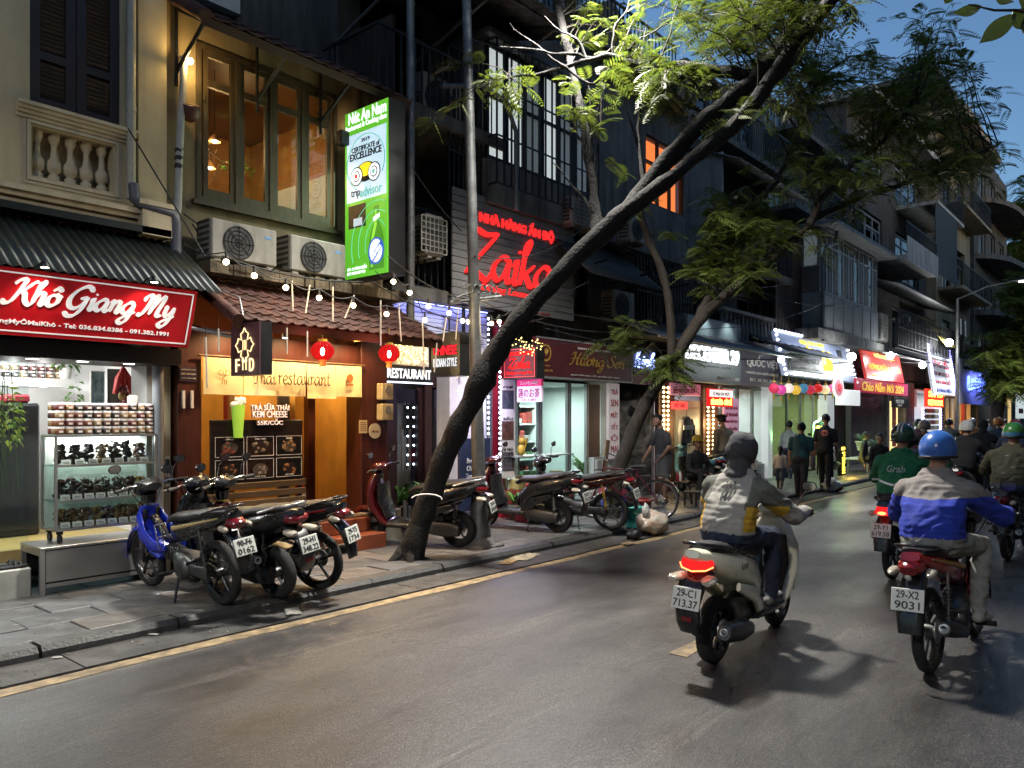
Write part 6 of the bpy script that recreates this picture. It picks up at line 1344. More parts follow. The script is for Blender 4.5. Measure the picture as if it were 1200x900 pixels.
text(s,'CS',(w*.58,-.03,.55),w*.18,.6,emat('gold_glow',(1,.70,.05),2.5),bold=.05,ext=.03,shear=.2); text(s,'BẠC CAO SƠN',(w*.45,-.01,1.02),w*.32,.14,MATS['gold_glow'],bold=.02); script(s,'hin',(w*.40,-.01,.86),w*.1,.2,MATS['gold_glow'],STREET,.2,.3,.5,.01); MB().box(w*.80,w*.88,-.004,0,.6,1.0).build('qr_plate',black,s)
b=MB()
for k in range(26): b.sphere((w*k/25,-.03,1.2),.04,6,4)
for k in range(10): b.sphere((w,-.03,1.2*k/9),.04,6,4); b.sphere((0,-.03,1.2*k/9),.04,6,4)
tag(b.build('led_edge',emat('led_edge',(.8,.85,1),4),s),kind='stuff'); area('lamp',s,(w*.5,-.4,.6),w*.8,.6,18,(.75,.82,1),(R(60),0,0))
s=sign('dark_name_board','dark slanted name board hanging in front of the pale blue sign',FX(926,7.0),FX(966,7.0),7.0,2.92,3.35,mat('dark_board',(.03,.028,.03),.5),.06,R(-8)); w=FX(966,7.0)-FX(926,7.0); text(s,'TRANG SỨC BẠC CƯỜNG',(w*.5,-.006,.28),w*.88,.16,silver); text(s,'- 0912 8 HÀNG ĐIẾU -',(w*.5,-.006,.1),w*.7,.1,silver)
aw3=thing('folded_dark_awning','dark cloth awning sloping down beside the pale blue sign','awning'); corrugated(18.6,23.4,6.95,3.35,8.25,3.98,mat('awning_cloth',(.035,.04,.05),.8,var=.2),'cloth',aw3,.5,.012); MB().tube([(18.6,6.95,3.34),(23.4,6.95,3.34)],.02,6).build('front_bar',alu,aw3); MB().tube([(18.7,8.2,3.3),(18.7,6.97,3.33)],.018,6).tube([(23.2,8.2,3.3),(23.2,6.97,3.33)],.018,6).build('arm',alu,aw3)
aw4=thing('striped_sheet_awning','long metal-edged awning running over the clothes shop','awning'); corrugated(11.9,18.4,6.75,3.18,8.2,3.72,mat('awning_greymetal',(.08,.08,.08),.45,.4,var=.2),'sheet',aw4,.3,.012); MB().tube([(11.9,6.74,3.17),(18.4,6.74,3.17)],.025,6).build('front_bar',alu,aw4)
lanc=[(.45,.03,.08),(.50,.05,.25),(.75,.65,.6),(.65,.40,.05),(.06,.18,.30),(.5,.03,.06),(.55,.02,.02),(.70,.5,.3),(.6,.1,.25),(.55,.02,.03)]; lann=['crimson','pink','white','amber','blue','raspberry','scarlet','peach','rose','red']
for k in range(10):
    u=907+k*8.6; p=PY(u,455+(k % 2)*2,7.3); l=thing('paper_lantern','%s paper lantern in the row above the jewellery shop window' % lann[k],'lantern',p,0,'coloured lanterns of the jewellery shop')
    MB().lathe([(.05,-.12),(.11,-.065),(.13,0),(.11,.065),(.05,.12)],12,None,0,False).build('lantern_body',lightbox('lantern_%d' % k,lanc[k],.7,sample=False),l); MB().lathe([(.05,.15),(.05,.18)],8).tube([(0,0,.18),(0,0,.35)],.006,4).build('cap',gold,l); MB().lathe([(.015,-.3),(.025,-.15)],6).build('tassel',gold,l)
nn2=thing('neon_ship_sign','green-outlined neon sign with yellow letters by the jewellery shop','sign',PY(961,506,7.5)); nn2.scale=(1.6,1,1.5); ng=emat('neon_green',(.35,1,.45),7,sample=True)
cl3=[(.34*math.cos(a*R(10))*(1+.12*math.cos(a*R(50))),.24*math.sin(a*R(10))*(1+.12*math.cos(a*R(50)))) for a in range(37)]
MB().tube([(x,0,z) for x,z in cl3],.018,6).build('outline',ng,nn2); script(nn2,'Ship',(0,-.01,0),.46,.26,emat('neon_yellow',(1,.8,.1),6),STREET,.1,.26,.5,.02) if 'p' in GL else text(nn2,'Ship',(0,-.01,0),.44,.24,emat('neon_yellow',(1,.8,.1),6),bold=.02,shear=.15)
MB().lathe([(.5,0),(.5,.02)],20,Matrix.Translation((0,.06,0)) @ Matrix.Diagonal((.7,1,.5,1)) @ Matrix.Rotation(R(90),4,'X')).build('back_plate',black,nn2); point('lamp',nn2,(0,-.35,-.1),30,(.4,1,.3),.1); MB().tube([(0,.07,-.2),(0,.07,-1.2)],.02,6).build('post',darkmetal,nn2)
yl=thing('yellow_light_box','standing box sign of yellow glowing characters on the pavement','sign',PG(986,557,PZ)); MB().box(-.14,.14,-.06,.06,0,.72).build('case',black,yl); b=MB(); rr=random.Random(12)
for r in range(9):
    for c in range(4):
        if rr.random() < .85: b.box(-.12+c*.06,-.075+c*.06,-.068,-.061,.06+r*.07,.10+r*.07)
tag(b.build('glowing_characters',emat('yellow_led',(1,.62,.05),5,sample=True),yl),kind='stuff'); point('lamp',yl,(0,-.3,.4),12,(1,.6,.1),.1)
for k in range(5): MB().tube([(-.12+k*.06,-.05,.72),(-.13+k*.06,-.05,.80)],.012,5).build('top_tube',MATS['yellow_led'],yl)
o=sign('white_square_sign','small blank white lit sign right of the coloured lanterns',FX(983,7.1),FX(1008,7.1),7.1,2.1,2.56,lightbox('white_square',(.8,.82,.82),.6),.1); MB().tube([(.7,.1,.3),(.7,1.1,.35)],.02,6).build('bracket',darkmetal,o)
o=thing('round_badge_sign','white oval sign with a red flower among the lanterns','sign',PY(981,454,7.0)); MB().lathe([(.36,0),(.36,.05)],24,Matrix.Diagonal((1.2,1,.8,1)) @ Matrix.Rotation(R(90),4,'X')).build('disc',lightbox('oval_white',(.8,.78,.78),.8,sample=False),o); MB().lathe([(.30,0),(.28,.01)],24,Matrix.Translation((0,-.055,0)) @ Matrix.Diagonal((1.2,1,.8,1)) @ Matrix.Rotation(R(90),4,'X')).build('ring_print',lightbox('oval_pink',(.6,.25,.3),.6,sample=False),o)
for k in range(5): MB().sphere((.11*math.cos(k*R(72)),-.075,.08*math.sin(k*R(72))),(.08,.01,.06),8,5).build('petal_print',lightbox('petal_red',(.6,.04,.05),.8,sample=False),o)
# ---- closed shutter shop with Tet banner
rs_=thing('shutter_shop','closed grey roller shutter under the red Tet banner','shop'); pbox('wall',grime[0],rs_,26.3,36,8.4,8.6,0,3.4);
for k in range(22): unitbox('shutter_slat',sheet,rs_,27.7,32.3,8.28,8.33,.12+k*.115,.12+k*.115+.108)
pbox('guide_rail',alu,rs_,27.6,27.7,8.2,8.36,PZ,2.7); pbox('guide_rail',alu,rs_,32.3,32.4,8.2,8.36,PZ,2.7); pbox('shutter_box',sheet,rs_,27.4,32.6,8.0,8.39,2.68,3.1); pbox('stone_pier',concrete,rs_,34.6,36,8.1,8.39,PZ,3.2); pbox('lit_doorway',emat('doorway_yellow',(1,.72,.3),1.2,sample=True),rs_,33.3,34.4,8.36,8.39,PZ,2.4)
s=sign('tet_banner','long red New Year banner with yellow lettering',FX(1003,7.4),FX(1064,7.4),7.4,2.55,3.0,lightbox('tet_red',(.45,.015,.05),.35),.06); w=FX(1064,7.4)-FX(1003,7.4); ylw=lightbox('tet_yellow',(.8,.55,.08),.5,sample=False); text(s,'Chào Năm Mới 2024',(w*.5,-.008,.22),w*.8,.32,ylw,bold=.02,shear=.12)
s=sign('red_tilted_sign','tilted red sign with yellow and white lettering above the Tet banner',FX(1014,7.4),FX(1058,7.4),7.35,3.02,4.05,lightbox('sign_red2',(.55,.03,.02),.45),.08,R(-10)); w=FX(1058,7.4)-FX(1014,7.4); text(s,'VÀNG BẠC',(w*.55,-.008,.84),w*.55,.2,emat('yl_bright',(1,.8,.2),2),bold=.03); text(s,'HƯƠNG HƯỜNG GIA BẢO',(w*.52,-.008,.46),w*.84,.26,ylw,bold=.03); text(s,'HÀNG ĐIẾU - HÀ NỘI',(w*.4,-.008,.14),w*.5,.1,ylw)
MB().sphere((w*.28,-.5,.72),.12,10,8).build('lamp_bulb',MATS['flood_white'],s); MB().tube([(w*.28,-.45,.72),(w*.28,.05,1.05)],.02,5).build('lamp_arm',darkmetal,s); point('lamp',s,(w*.28,-.75,.7),60,(.95,1,1),.1)
o=thing('red_couplet','narrow red vertical banner beside the roller shutter','banner',(32.6,8.1,.6)); MB().box(0,.5,0,.03,0,1.95).build('cloth',mat('couplet_red',(.28,.015,.03),.7),o)
for k,tx in enumerate(('PHÚC','LỘC','THỌ')): text(o,tx,(.25,-.005,1.6-k*.6),.36,.2,goldp)
o=sign('small_black_sign','small black sign with white lettering by the lit doorway',FX(1048,7.3),FX(1066,7.3),7.3,2.1,2.48,black,.1); text(o,'LUCKY BAR',(.75,-.006,.22),1.1,.14,paper); text(o,'COFFEE',(.75,-.006,.08),.6,.07,paper)
cnp=thing('pale_sheet_canopy','pale flat canopy with bare lamps above the shutter shop','canopy'); corrugated(26.6,37,6.8,3.85,8.4,4.2,mat('pale_canopy',(.42,.44,.43),.6,var=.1,dirt=.3),'sheet',cnp,.4,.015)
for k,(u,v) in enumerate(((998,418),(1081,428))): MB().sphere(PY(u,v,6.9),.12,10,8).build('lamp_bulb',MATS['flood_white'],cnp); point('lamp',cnp,PY(u,v+6,6.7),55,(.95,1,1),.12)
# ---- phone card shop and beyond
ps=shopfront('phone_card_shop','narrow phone card shop crammed with glowing white racks',37.5,42.5,8.3,3.0,whitepaint,80,(.9,.95,1),2)
pr2=thing('phone_rack','tall white glowing rack edged with blue lights in the phone card shop','rack',(FX(1080,7.9),7.9,PZ)); w=FX(1102,7.9)-FX(1080,7.9); MB().box(0,w,0,.3,0,2.1).build('carcass',lightbox('rack_white',(.65,.7,.8),.6),pr2); rr=random.Random(14)
for r in range(8):
    for c in range(6): MB().box(.3+c*(w-.6)/6,.3+(c+.75)*(w-.6)/6,-.03,-.002,.1+r*.25,.28+r*.25).build('card_pack',packm[rr.randrange(5)],pr2)
b=MB()
for k in range(16):
    for x in (.1,w-.1): b.sphere((x,-.04,.07+k*.13),.045,6,4)
tag(b.build('led_edge',led_b,pr2),kind='stuff')
s=sign('sim_network_sign','red and yellow glowing SIM network sign',FX(1086,7.5),FX(1106,7.5),7.5,2.2,2.95,emat('sim_red',(.9,.04,.02),1.3),.1); w=FX(1106,7.5)-FX(1086,7.5); text(s,'SIM TO',(w*.5,-.01,.54),w*.8,.26,MATS['led_yellow'],bold=.03); text(s,'NETWORK',(w*.5,-.01,.18),w*.86,.24,MATS['led_yellow'],bold=.03)
s=sign('white_slanted_sign','white slanted sign with red lettering edged in blue lights',FX(1095,7.0),FX(1120,7.0),7.0,2.7,4.7,lightbox('dh_white',(.60,.64,.72),.35),.1,R(-8)); w=FX(1120,7.0)-FX(1095,7.0); text(s,'DƯƠNG HIỀN',(w*.45,-.01,1.35),w*.8,.45,mat('ink_red3',(.5,.02,.05),.6,var=0),bold=.03)
for k in range(2): text(s,('MUA SIM DU LỊCH','BÁN SIM SỐ'  )[k],(w*.45,-.01,.85-k*.3),w*.75,.2,MATS['ink_red3'],bold=.02)
text(s,'86 HÀNG ĐIẾU',(w*.45,-.01,.2),w*.7,.2,mat('ink_blue',(.02,.06,.4),.6,var=0),bold=.02); b=MB()
for k in range(18): b.sphere((w-.06,-.03,2*k/17),.06,6,4); b.sphere((.06,-.03,2*k/17),.06,6,4)
tag(b.build('led_edge',led_b,s),kind='stuff'); point('lamp',s,(w*.4,-.9,1.9),120,(.95,.98,1),.15); MB().sphere((w*.4,-.5,2.1),.16,10,8).build('lamp_bulb',MATS['flood_white'],s)
s=sign('blue_scribble_sign','pale panel with a bright blue neon scribble',FX(1125,7.2),FX(1160,7.2),7.2,2.4,4.5,mat('pale_panel',(.30,.30,.42),.6),.1); w=FX(1160,7.2)-FX(1125,7.2); script(s,'usin',(w*.5,-.03,1.1),w*.62,.9,emat('blue_neon2',(.10,.16,1),5,sample=True),STREET,.1,.4,.6,.03); area('lamp',s,(w*.5,-.5,1.1),3,1,60,(.2,.25,1),(R(60),0,0))
o=thing('yellow_sunblind','yellow cloth sunblind above the white slanted sign','awning',(0,0,0)); corrugated(FX(1098,7.2),FX(1116,7.2),6.9,4.75,7.9,6.1,mat('yellow_cloth',(.42,.34,.08),.8,var=.1),'cloth',o,.8,.03)
ws=shopfront('warm_shop','warm lit shop behind the far lamp post',43,50,8.3,3.0,mat('warm_wall',(.5,.32,.14),.6),220,(1,.72,.4),2); pbox('red_post',mat('red_post',(.4,.05,.02),.5),ws,47,47.3,8.1,8.3,PZ,3); window(ws,43.2,46.8,.4,2.8,8.32,alu,3,None,.06,glass)
fb=thing('teal_cabinet','pale teal drinks cabinet on the pavement near the far lamp post','cabinet',PG(1142,520,PZ)); MB().box(-.6,.6,-.4,.4,0,1.35,0,.03).build('carcass',mat('teal_paint',(.16,.34,.36),.4),fb); MB().box(-.52,.52,-.42,-.402,.2,1.2).build('door',mat('teal_door',(.20,.40,.42),.3),fb)
ds=thing('dark_sheet_wall','dark brown sheet-metal shop wall left of the far tree','wall');
for k in range(10): unitbox('sheet_panel',rust,ds,50.2+k*.55,50.2+k*.55+.52,8.05,8.12,0,3.6)
ys=thing('yellow_doorway_shop','small shop with a glowing yellow wall and brown door behind the far tree','shop'); pbox('wall',emat('yellow_wall_glow',(1,.70,.30),.55,sample=True),ys,56,62.4,8.0,8.15,PZ,3.4); pbox('door',wal,ys,58.5,60.5,7.95,7.998,PZ,2.6)  # the wall itself glows, in place of lamplight falling on it
o=sign('far_white_sign','white lit sign with a red stripe at the right edge of the street',FX(1193.5,6.6),FX(1204,6.6),6.6,1.7,3.6,lightbox('far_white',(.6,.7,.7),.6),.15); MB().box(.1,2,-.01,-.001,.3,.6).build('red_stripe',MATS['ink_red3'],o); MB().tube([(.5,.1,0),(.5,.1,-1.7)],.05,6).build('post',darkmetal,o)
fl2=FX(1121,7.0); street_far=(fl2,7.0)
# ================================================================== street lamps
def street_lamp(label,base,top,arm_end,power,col=(1,.955,.88),r0=.115,r1=.055,ang=150,tilt=24,group='street lamps'):
    t=thing('street_lamp',label,'street lamp',base,0,group); bx,by,bz=base
    T_=Vector(top)-Vector(base); E_=Vector(arm_end)-Vector(base)
    p=MB(); p.tube([(0,0,0),T_*.06,T_*.10,T_*.5,T_],[r0*1.3,r0,r0*.75,r0*.6,r1],14); p.build('pole',galv,t)
    MB().box(-.22,.22,-.22,.22,-.01,.03,0,.01).lathe([(.2,.03),(.16,.10),(.14,.12)],12).build('base_plate',concrete,t)
    mid=T_.lerp(E_,.5)+Vector((0,0,.12))
    MB().tube([T_-Vector((0,0,.25)),T_+Vector((0,0,-.03)),mid,E_],[r1*.8,r1*.7,r1*.6,r1*.5],8).build('arm',galv,t)
    d=(E_-mid).normalized(); side=Vector((-d.y,d.x,0)).normalized(); d2=Vector((d.x,d.y,0)).normalized()
    Mh=Matrix((d2,side,Vector((0,0,1)))).transposed().to_4x4(); Mh.translation=E_
    MB().loft([(-.05,0,.0,.04,.035),(.05,0,.01,.09,.05),(.35,0,.01,.11,.05),(.5,0,0,.06,.03)],12,3).build('lamp_head',galv,t).matrix_local=Mh
    MB().box(.08,.42,-.085,.085,-.085,-.044).build('lens',emat('street_lens',(1,.93,.8),40),t).matrix_local=Mh
    spot('lamp',t,E_+d2*.25+Vector((0,0,-.12)),(R(-tilt),0,0),power,col,ang,.5,.28)
    return t
pb=PG(563,640,PZ); ptop=PD(545,-60,9.72); pend=Vector((ptop.x+.05,5.35,7.35))
street_lamp('near grey street lamp pole on the pavement beside the leaning tree',pb,ptop,pend,4300)
street_lamp('street lamp on the near pavement behind the viewer',(-6.,-1.7,PZ),(-6.,-1.7,7.2),(-6.,-.1,7.3),2300,(1,.92,.82),tilt=-16)
fb_=Vector((FX(1121,6.7),6.7,PZ))
fe_=PY(1163,330,4.9);
street_lamp('far grey street lamp lit in front of the white slanted sign',fb_,(fb_.x+.15,6.7,FZ(1114,345,6.7)),(fb_.x+.4,4.6,FZ(1114,345,6.7)+.55),2200,(1,.97,.9))
# ================================================================== trees
bark=mat('bark',(.011,.0095,.008),.95,var=.5,scale=9,bump=1.0,bscale=32,stretch=(3,3,.8)); bark2=mat('bark_brown',(.034,.026,.018),.85,var=.4,scale=6,bump=.8,bscale=28,stretch=(3,3,.8))
frond=leafmat('feathery_leaf',(.025,.043,.006),(.062,.076,.009),.4); frond_d=leafmat('feathery_leaf_dark',(.065,.105,.02),(.13,.165,.03),.45)
def limb(b,pts,r,n=12,seed=0,knob=.06):
    """bough through (u, v, depth) readings, smoothed, with knobbly radius"""
    rr=random.Random(seed); P=crom([PD(*p) for p in pts],5); k=len(P)
    rad=[]
    for i in range(k):
        t=i/(k-1)*(len(r)-1); j=min(int(t),len(r)-2); rad.append((r[j]*(1-t+j)+r[j+1]*(t-j))*(1+rr.uniform(-knob,knob)))
    P=[p+Vector((rr.uniform(-1,1),rr.uniform(-1,1),rr.uniform(-1,1)))*rad[i]*.08 for i,p in enumerate(P)]
    b.tube(P,rad,n); return P
from mathutils import noise as mnoise
def roughen(b,amp,f):
    b.v=[tuple(Vector(p)+mnoise.noise_vector(Vector(p)*f)*amp+mnoise.noise_vector(Vector((p[0]*22,p[1]*22,p[2]*6)))*amp*.35) for p in b.v]
class Crown:
    """feathery compound leaves: every frond is a rachis with pairs of narrow leaflets"""
    def __init__(s,seed):
        s.v=[]; s.rr=random.Random(seed); s.tw=MB(); s.T=[]
        for pairs in (7,8,9):
            V=[]
            for i in range(pairs):
                t=(i+1)/pairs; ln=.42*math.sin(math.pi*(.22+.68*t))**.8
                for sg in (-1,1):
                    a=np.array((.5,sg*.85,-.22)); a /= np.linalg.norm(a); n=np.array((-a[1],a[0],.25))*.042; q=np.array((t,0,0)); V += [q,q+a*ln*.5+n,q+a*ln,q+a*ln*.5-n]
            V=np.array(V); s.T.append((V,np.repeat(np.linspace(1/pairs,1,pairs),8)**2))
    def frond(s,p,d,L=.34):
        rr=s.rr; d=d.normalized(); side=d.cross(Vector((0,0,1)))
        side=side.normalized() if side.length > .05 else Vector((1,0,0)); up=side.cross(d)
        roll=rr.uniform(-.7,.7); side,up=side*math.cos(roll)+up*math.sin(roll),up*math.cos(roll)-side*math.sin(roll)
        V,dr=rr.choice(s.T); W_=V @ (np.array((d,side,up))*L)+np.array(p); W_[:,2] -= L*.35*dr; s.v.append(W_)
    def branch(s,a,tip,r=.012,L=.34,dens=1.,sub=2):
        rr=s.rr; a=Vector(a); tip=Vector(tip); ax=tip-a; ln=ax.length; n=max(4,int(ln/.22)); P=[]
        off=Vector((0,0,0)); arch=ln*.10
        for i in range(n+1):
            t=i/n; off += Vector((rr.uniform(-1,1),rr.uniform(-1,1),rr.uniform(-1,1)))*.035*min(1,ln); P.append(a.lerp(tip,t)+off*math.sin(math.pi*min(1,t*.9+.1))+Vector((0,0,arch*math.sin(math.pi*t))))
        s.tw.tube(P,[r*(1-.75*i/n) for i in range(n+1)],5)
        for i in range(n+1):
            if i/n < .38: continue
            for k in range(rr.choice((1,2,3)) if rr.random() < dens else 0):
                th=rr.uniform(0,6.28); dv=(ax.normalized()*.6+Vector((math.cos(th),math.sin(th),rr.uniform(-.5,.35)))).normalized(); s.frond(P[i],dv,L*rr.uniform(.55,1.1))
        for k in range(sub):
            i=rr.randrange(max(1,n//3),n+1); th=rr.uniform(0,6.28); q=P[i]+Vector((math.cos(th),math.sin(th),rr.uniform(-.4,.5)))*rr.uniform(.4,.9)*min(1.,ln*.5)
            s.branch(P[i],q,r*.55,L,dens,0)
    def fill(s,anchors,cu,cv,cd,ru,rv,rd,n,r=.014,L=.34,dens=1.,sub=2):
        rr=s.rr; A=[Vector(x) for x in anchors]
        for k in range(n):
            while True:
                x,y,z=rr.uniform(-1,1),rr.uniform(-1,1),rr.uniform(-1,1)
                if x*x+y*y+z*z < 1: break
            tip=PD(cu+ru*x,cv+rv*y,cd+rd*z); a=min(A,key=lambda q: (q-tip).length+rr.uniform(0,.8)); s.branch(a,tip,r,L,dens,sub)
    def build(s,t,m,twm):
        s.tw.build('twigs',twm,t); V=np.concatenate(s.v); n=len(V)//4; me=bpy.data.meshes.new('crown'); me.vertices.add(n*4); me.vertices.foreach_set('co',V.ravel()); me.loops.add(n*4); me.loops.foreach_set('vertex_index',np.arange(n*4,dtype=np.int32)); me.polygons.add(n); me.polygons.foreach_set('loop_start',np.arange(0,n*4,4,dtype=np.int32)); me.materials.append(m); me.update(calc_edges=True); me.validate(); return tag(put('crown',me,t),kind='stuff')
D1=8.84
t1=thing('leaning_tree','dark thick-trunked tree leaning right across the street from beside the lamp pole','tree')
b=MB()
tr=limb(b,[(478,664,D1),(484,640,D1),(497,600,D1),(522,535,D1),(553,470,D1),(584,408,D1),(624,356,D1-.1),(674,303,D1-.2),(722,258,D1-.3),(752,232,D1-.4)],[.18,.145,.128,.122,.128,.148,.118,.108,.108,.112,.10],16,1,.08)
lA=limb(b,[(735,248,D1-.35),(775,195,D1-.4),(830,138,D1-.5),(885,92,D1-.5),(915,52,D1-.5),(935,5,D1-.6),(945,-60,D1-.6)],[.10,.095,.095,.09,.08,.07,.06],12,2)
lB=limb(b,[(730,252,D1-.35),(790,205,D1-.6),(840,165,D1-.7),(880,125,D1-.8),(920,72,D1-.9),(970,5,D1-1),(1010,-60,D1-1.1)],[.095,.08,.08,.08,.08,.075,.06],12,3)
lC=limb(b,[(890,90,D1-.5),(850,84,D1-.4),(800,78,D1-.2),(755,80,D1),(722,68,D1),(690,70,D1),(650,82,D1+.1),(592,92,D1+.2)],[.07,.065,.055,.05,.04,.03,.02,.008],9,4)
lD=limb(b,[(700,272,D1-.2),(697,240,D1-.1),(688,170,D1+.1),(672,90,D1+.35),(657,20,D1+.7),(640,-60,D1+1.1)],[.07,.055,.05,.05,.045,.04],10,5)
lE=limb(b,[(752,240,D1-.4),(775,300,D1-.2),(786,350,D1+1.5),(786,400,D1+3.4)],[.05,.05,.05,.05],8,6) if False else []
for k,pts in enumerate([[(715,268,D1-.2),(690,240,D1-.1),(672,218,D1),(648,190,D1)],[(722,70,D1),(718,40,D1),(735,10,D1),(745,-20,D1)],[(722,70,D1),(745,50,D1),(780,30,D1)],[(760,80,D1),(778,62,D1),(795,0,D1)],[(755,225,D1-.4),(748,150,D1),(758,110,D1),(785,80,D1)],[(690,70,D1),(672,45,D1),(655,35,D1),(640,20,D1)],[(700,68,D1),(660,62,D1),(620,58,D1),(585,55,D1)],[(715,80,D1),(690,98,D1),(640,62,D1+.1),(596,28,D1+.2)]]): limb(b,pts,[.022,.018,.012,.006],6,20+k)
for a in range(5):                                        # root flare
    th=a*R(72)+.4; c=PD(478,660,D1); b.tube([c+Vector((math.cos(th)*.06,math.sin(th)*.06,.14)),c+Vector((math.cos(th)*.17,math.sin(th)*.15,.05)),c+Vector((math.cos(th)*.34,math.sin(th)*.28,-.01))],[.08,.06,.02],8)
roughen(b,.03,6.); b.build('trunk',bark,t1)
pp_=PD(536,505,D1)
MB().tube([PD(500+18*math.sin(a*.5),585+6*math.cos(a*.5),D1-.27*math.cos(a*.5)*0-.24*(1 if abs(a-6) < 5 else -1)) for a in range(3,10)],.008,5).build('tied_wire',paper,t1)
cr=Crown(1); A=lC[8:]+lD[6:]
cr.fill(A,725,15,D1+.9,65,30,.6,14,.008,.19,.8,1); cr.fill(A,735,60,D1+.3,60,38,.6,15,.007,.19,.7,1); cr.fill(A,565,85,D1+.5,60,40,.5,4,.007,.28,.5,1); cr.fill(A,520,128,D1+.6,30,20,.3,3,.006,.26,.6,1); cr.fill(lC,775,108,D1-.2,55,30,.5,9,.008,.32,1,1); cr.fill(lD[:9],690,105,D1,45,30,.5,6,.008,.28,.7,1)
cr.fill(lA[10:]+lB[12:],930,20,D1-.6,100,50,1.2,18,.012,.26,1,2); cr.fill(lA[10:]+lB[12:],1000,-130,D1-.6,180,70,2.,12,.016,.36,1,2); cr.fill(lA[8:]+lB[8:],835,22,D1,75,40,.9,22,.010,.22,.9,2); cr.fill(lA[8:]+lB[8:],880,105,D1-.2,90,60,.8,10,.009,.25,.9,1)
cr.build(t1,frond,bark2)
# second tree
D2=12.5
t2=thing('bowed_tree','second tree with a slim bowed trunk and wide feathery crown over the street','tree')
b=MB();
s1=limb(b,[(715,610,D2),(722,560,D2),(742,505,D2),(770,450,D2),(800,405,D2),(815,380,D2)],[.155,.125,.112,.105,.10,.098],14,7)
s2=limb(b,[(812,384,D2),(850,345,D2),(895,312,D2),(925,285,D2),(950,260,D2),(962,235,D2),(990,200,D2),(1030,170,D2),(1075,120,D2)],[.09,.078,.07,.063,.06,.052,.045,.03,.012],12,8)
s3=limb(b,[(812,386,D2),(832,345,D2+.2),(838,300,D2+.4),(858,262,D2+.5),(900,225,D2+.6),(930,170,D2+.6),(960,90,D2+.7)],[.09,.08,.07,.06,.05,.035,.015],10,9)
s4=limb(b,[(787,425,D2),(786,380,D2),(778,325,D2),(758,275,D2),(750,240,D2),(752,190,D2+.1),(735,130,D2+.1)],[.075,.07,.065,.06,.05,.035,.012],9,10)
s5=limb(b,[(950,258,D2),(1000,235,D2+.5),(1060,215,D2+.8),(1120,190,D2+1),(1170,170,D2+1.2)],[.07,.05,.04,.03,.012],8,11)
roughen(b,.02,6.); b.build('trunk',bark2,t2)
cr=Crown(2); A=s2[18:]+s3[12:]+s5
for (u,v,ru,rv,n) in ((985,95,120,80,38),(1075,110,85,65,34),(1000,205,130,60,34),(1115,185,62,55,20),(890,50,90,55,20),(1090,45,50,40,8),(1150,205,40,35,6)): cr.fill(A,u,v,D2+.6,ru,rv,1.8,n,.014,.30,.85,2)
cr.fill(s2[12:]+s3[6:],865,262,D2+.2,62,48,.9,26,.012,.36,1,2); cr.fill(s2[8:]+s3[4:],845,312,D2,55,28,.8,15,.010,.36,1,1); cr.fill(s4,770,255,D2,60,60,.8,5,.008,.3,.6,1); cr.fill(s1[14:],735,400,D2,16,26,.3,6,.008,.34,1,1); cr.fill(s1[16:],792,432,D2-.3,22,18,.3,6,.008,.34,1,1); cr.fill(s2,960,300,D2,40,40,.8,5,.008,.3,.5,1)
cr.build(t2,frond_d,bark2)
# far tree at the right edge
D3=36.
t3=thing('far_kerb_tree','small leafy kerb tree at the right edge past the far lamp','tree')
b=MB(); q1=limb(b,[(1164,534,D3),(1166,500,D3),(1172,465,D3),(1188,430,D3),(1200,395,D3),(1190,350,D3)],[.35,.30,.26,.2,.14,.06],10,12); limb(b,[(1172,465,D3),(1160,430,D3),(1150,400,D3)],[.14,.09,.04],7,13); b.build('trunk',bark2,t3)
cr=Crown(3); A=q1[10:]
for (u,v,ru,rv,n) in ((1175,415,36,24,40),(1205,370,34,55,46),(1180,450,30,20,26),(1200,440,30,25,20)): cr.fill(A,u,v,D3,ru,rv,2.0,n,.03,.75,1,2)
cr.build(t3,frond_d,bark2)
t4=thing('distant_tree','dark distant street tree behind the far lamp head','tree'); D4=60.
b=MB(); q1=limb(b,[(1196,520,D4),(1198,470,D4),(1200,400,D4),(1205,330,D4),(1210,280,D4)],[.4,.35,.3,.2,.1],8,14); b.build('trunk',bark2,t4); cr=Crown(4)
for (u,v,ru,rv,n) in ((1190,300,38,60,60),(1215,240,30,40,26),(1165,380,20,40,20)): cr.fill(q1[6:],u,v,D4,ru,rv,3,n,.05,1.1,1,2)
cr.build(t4,frond_d,bark2)
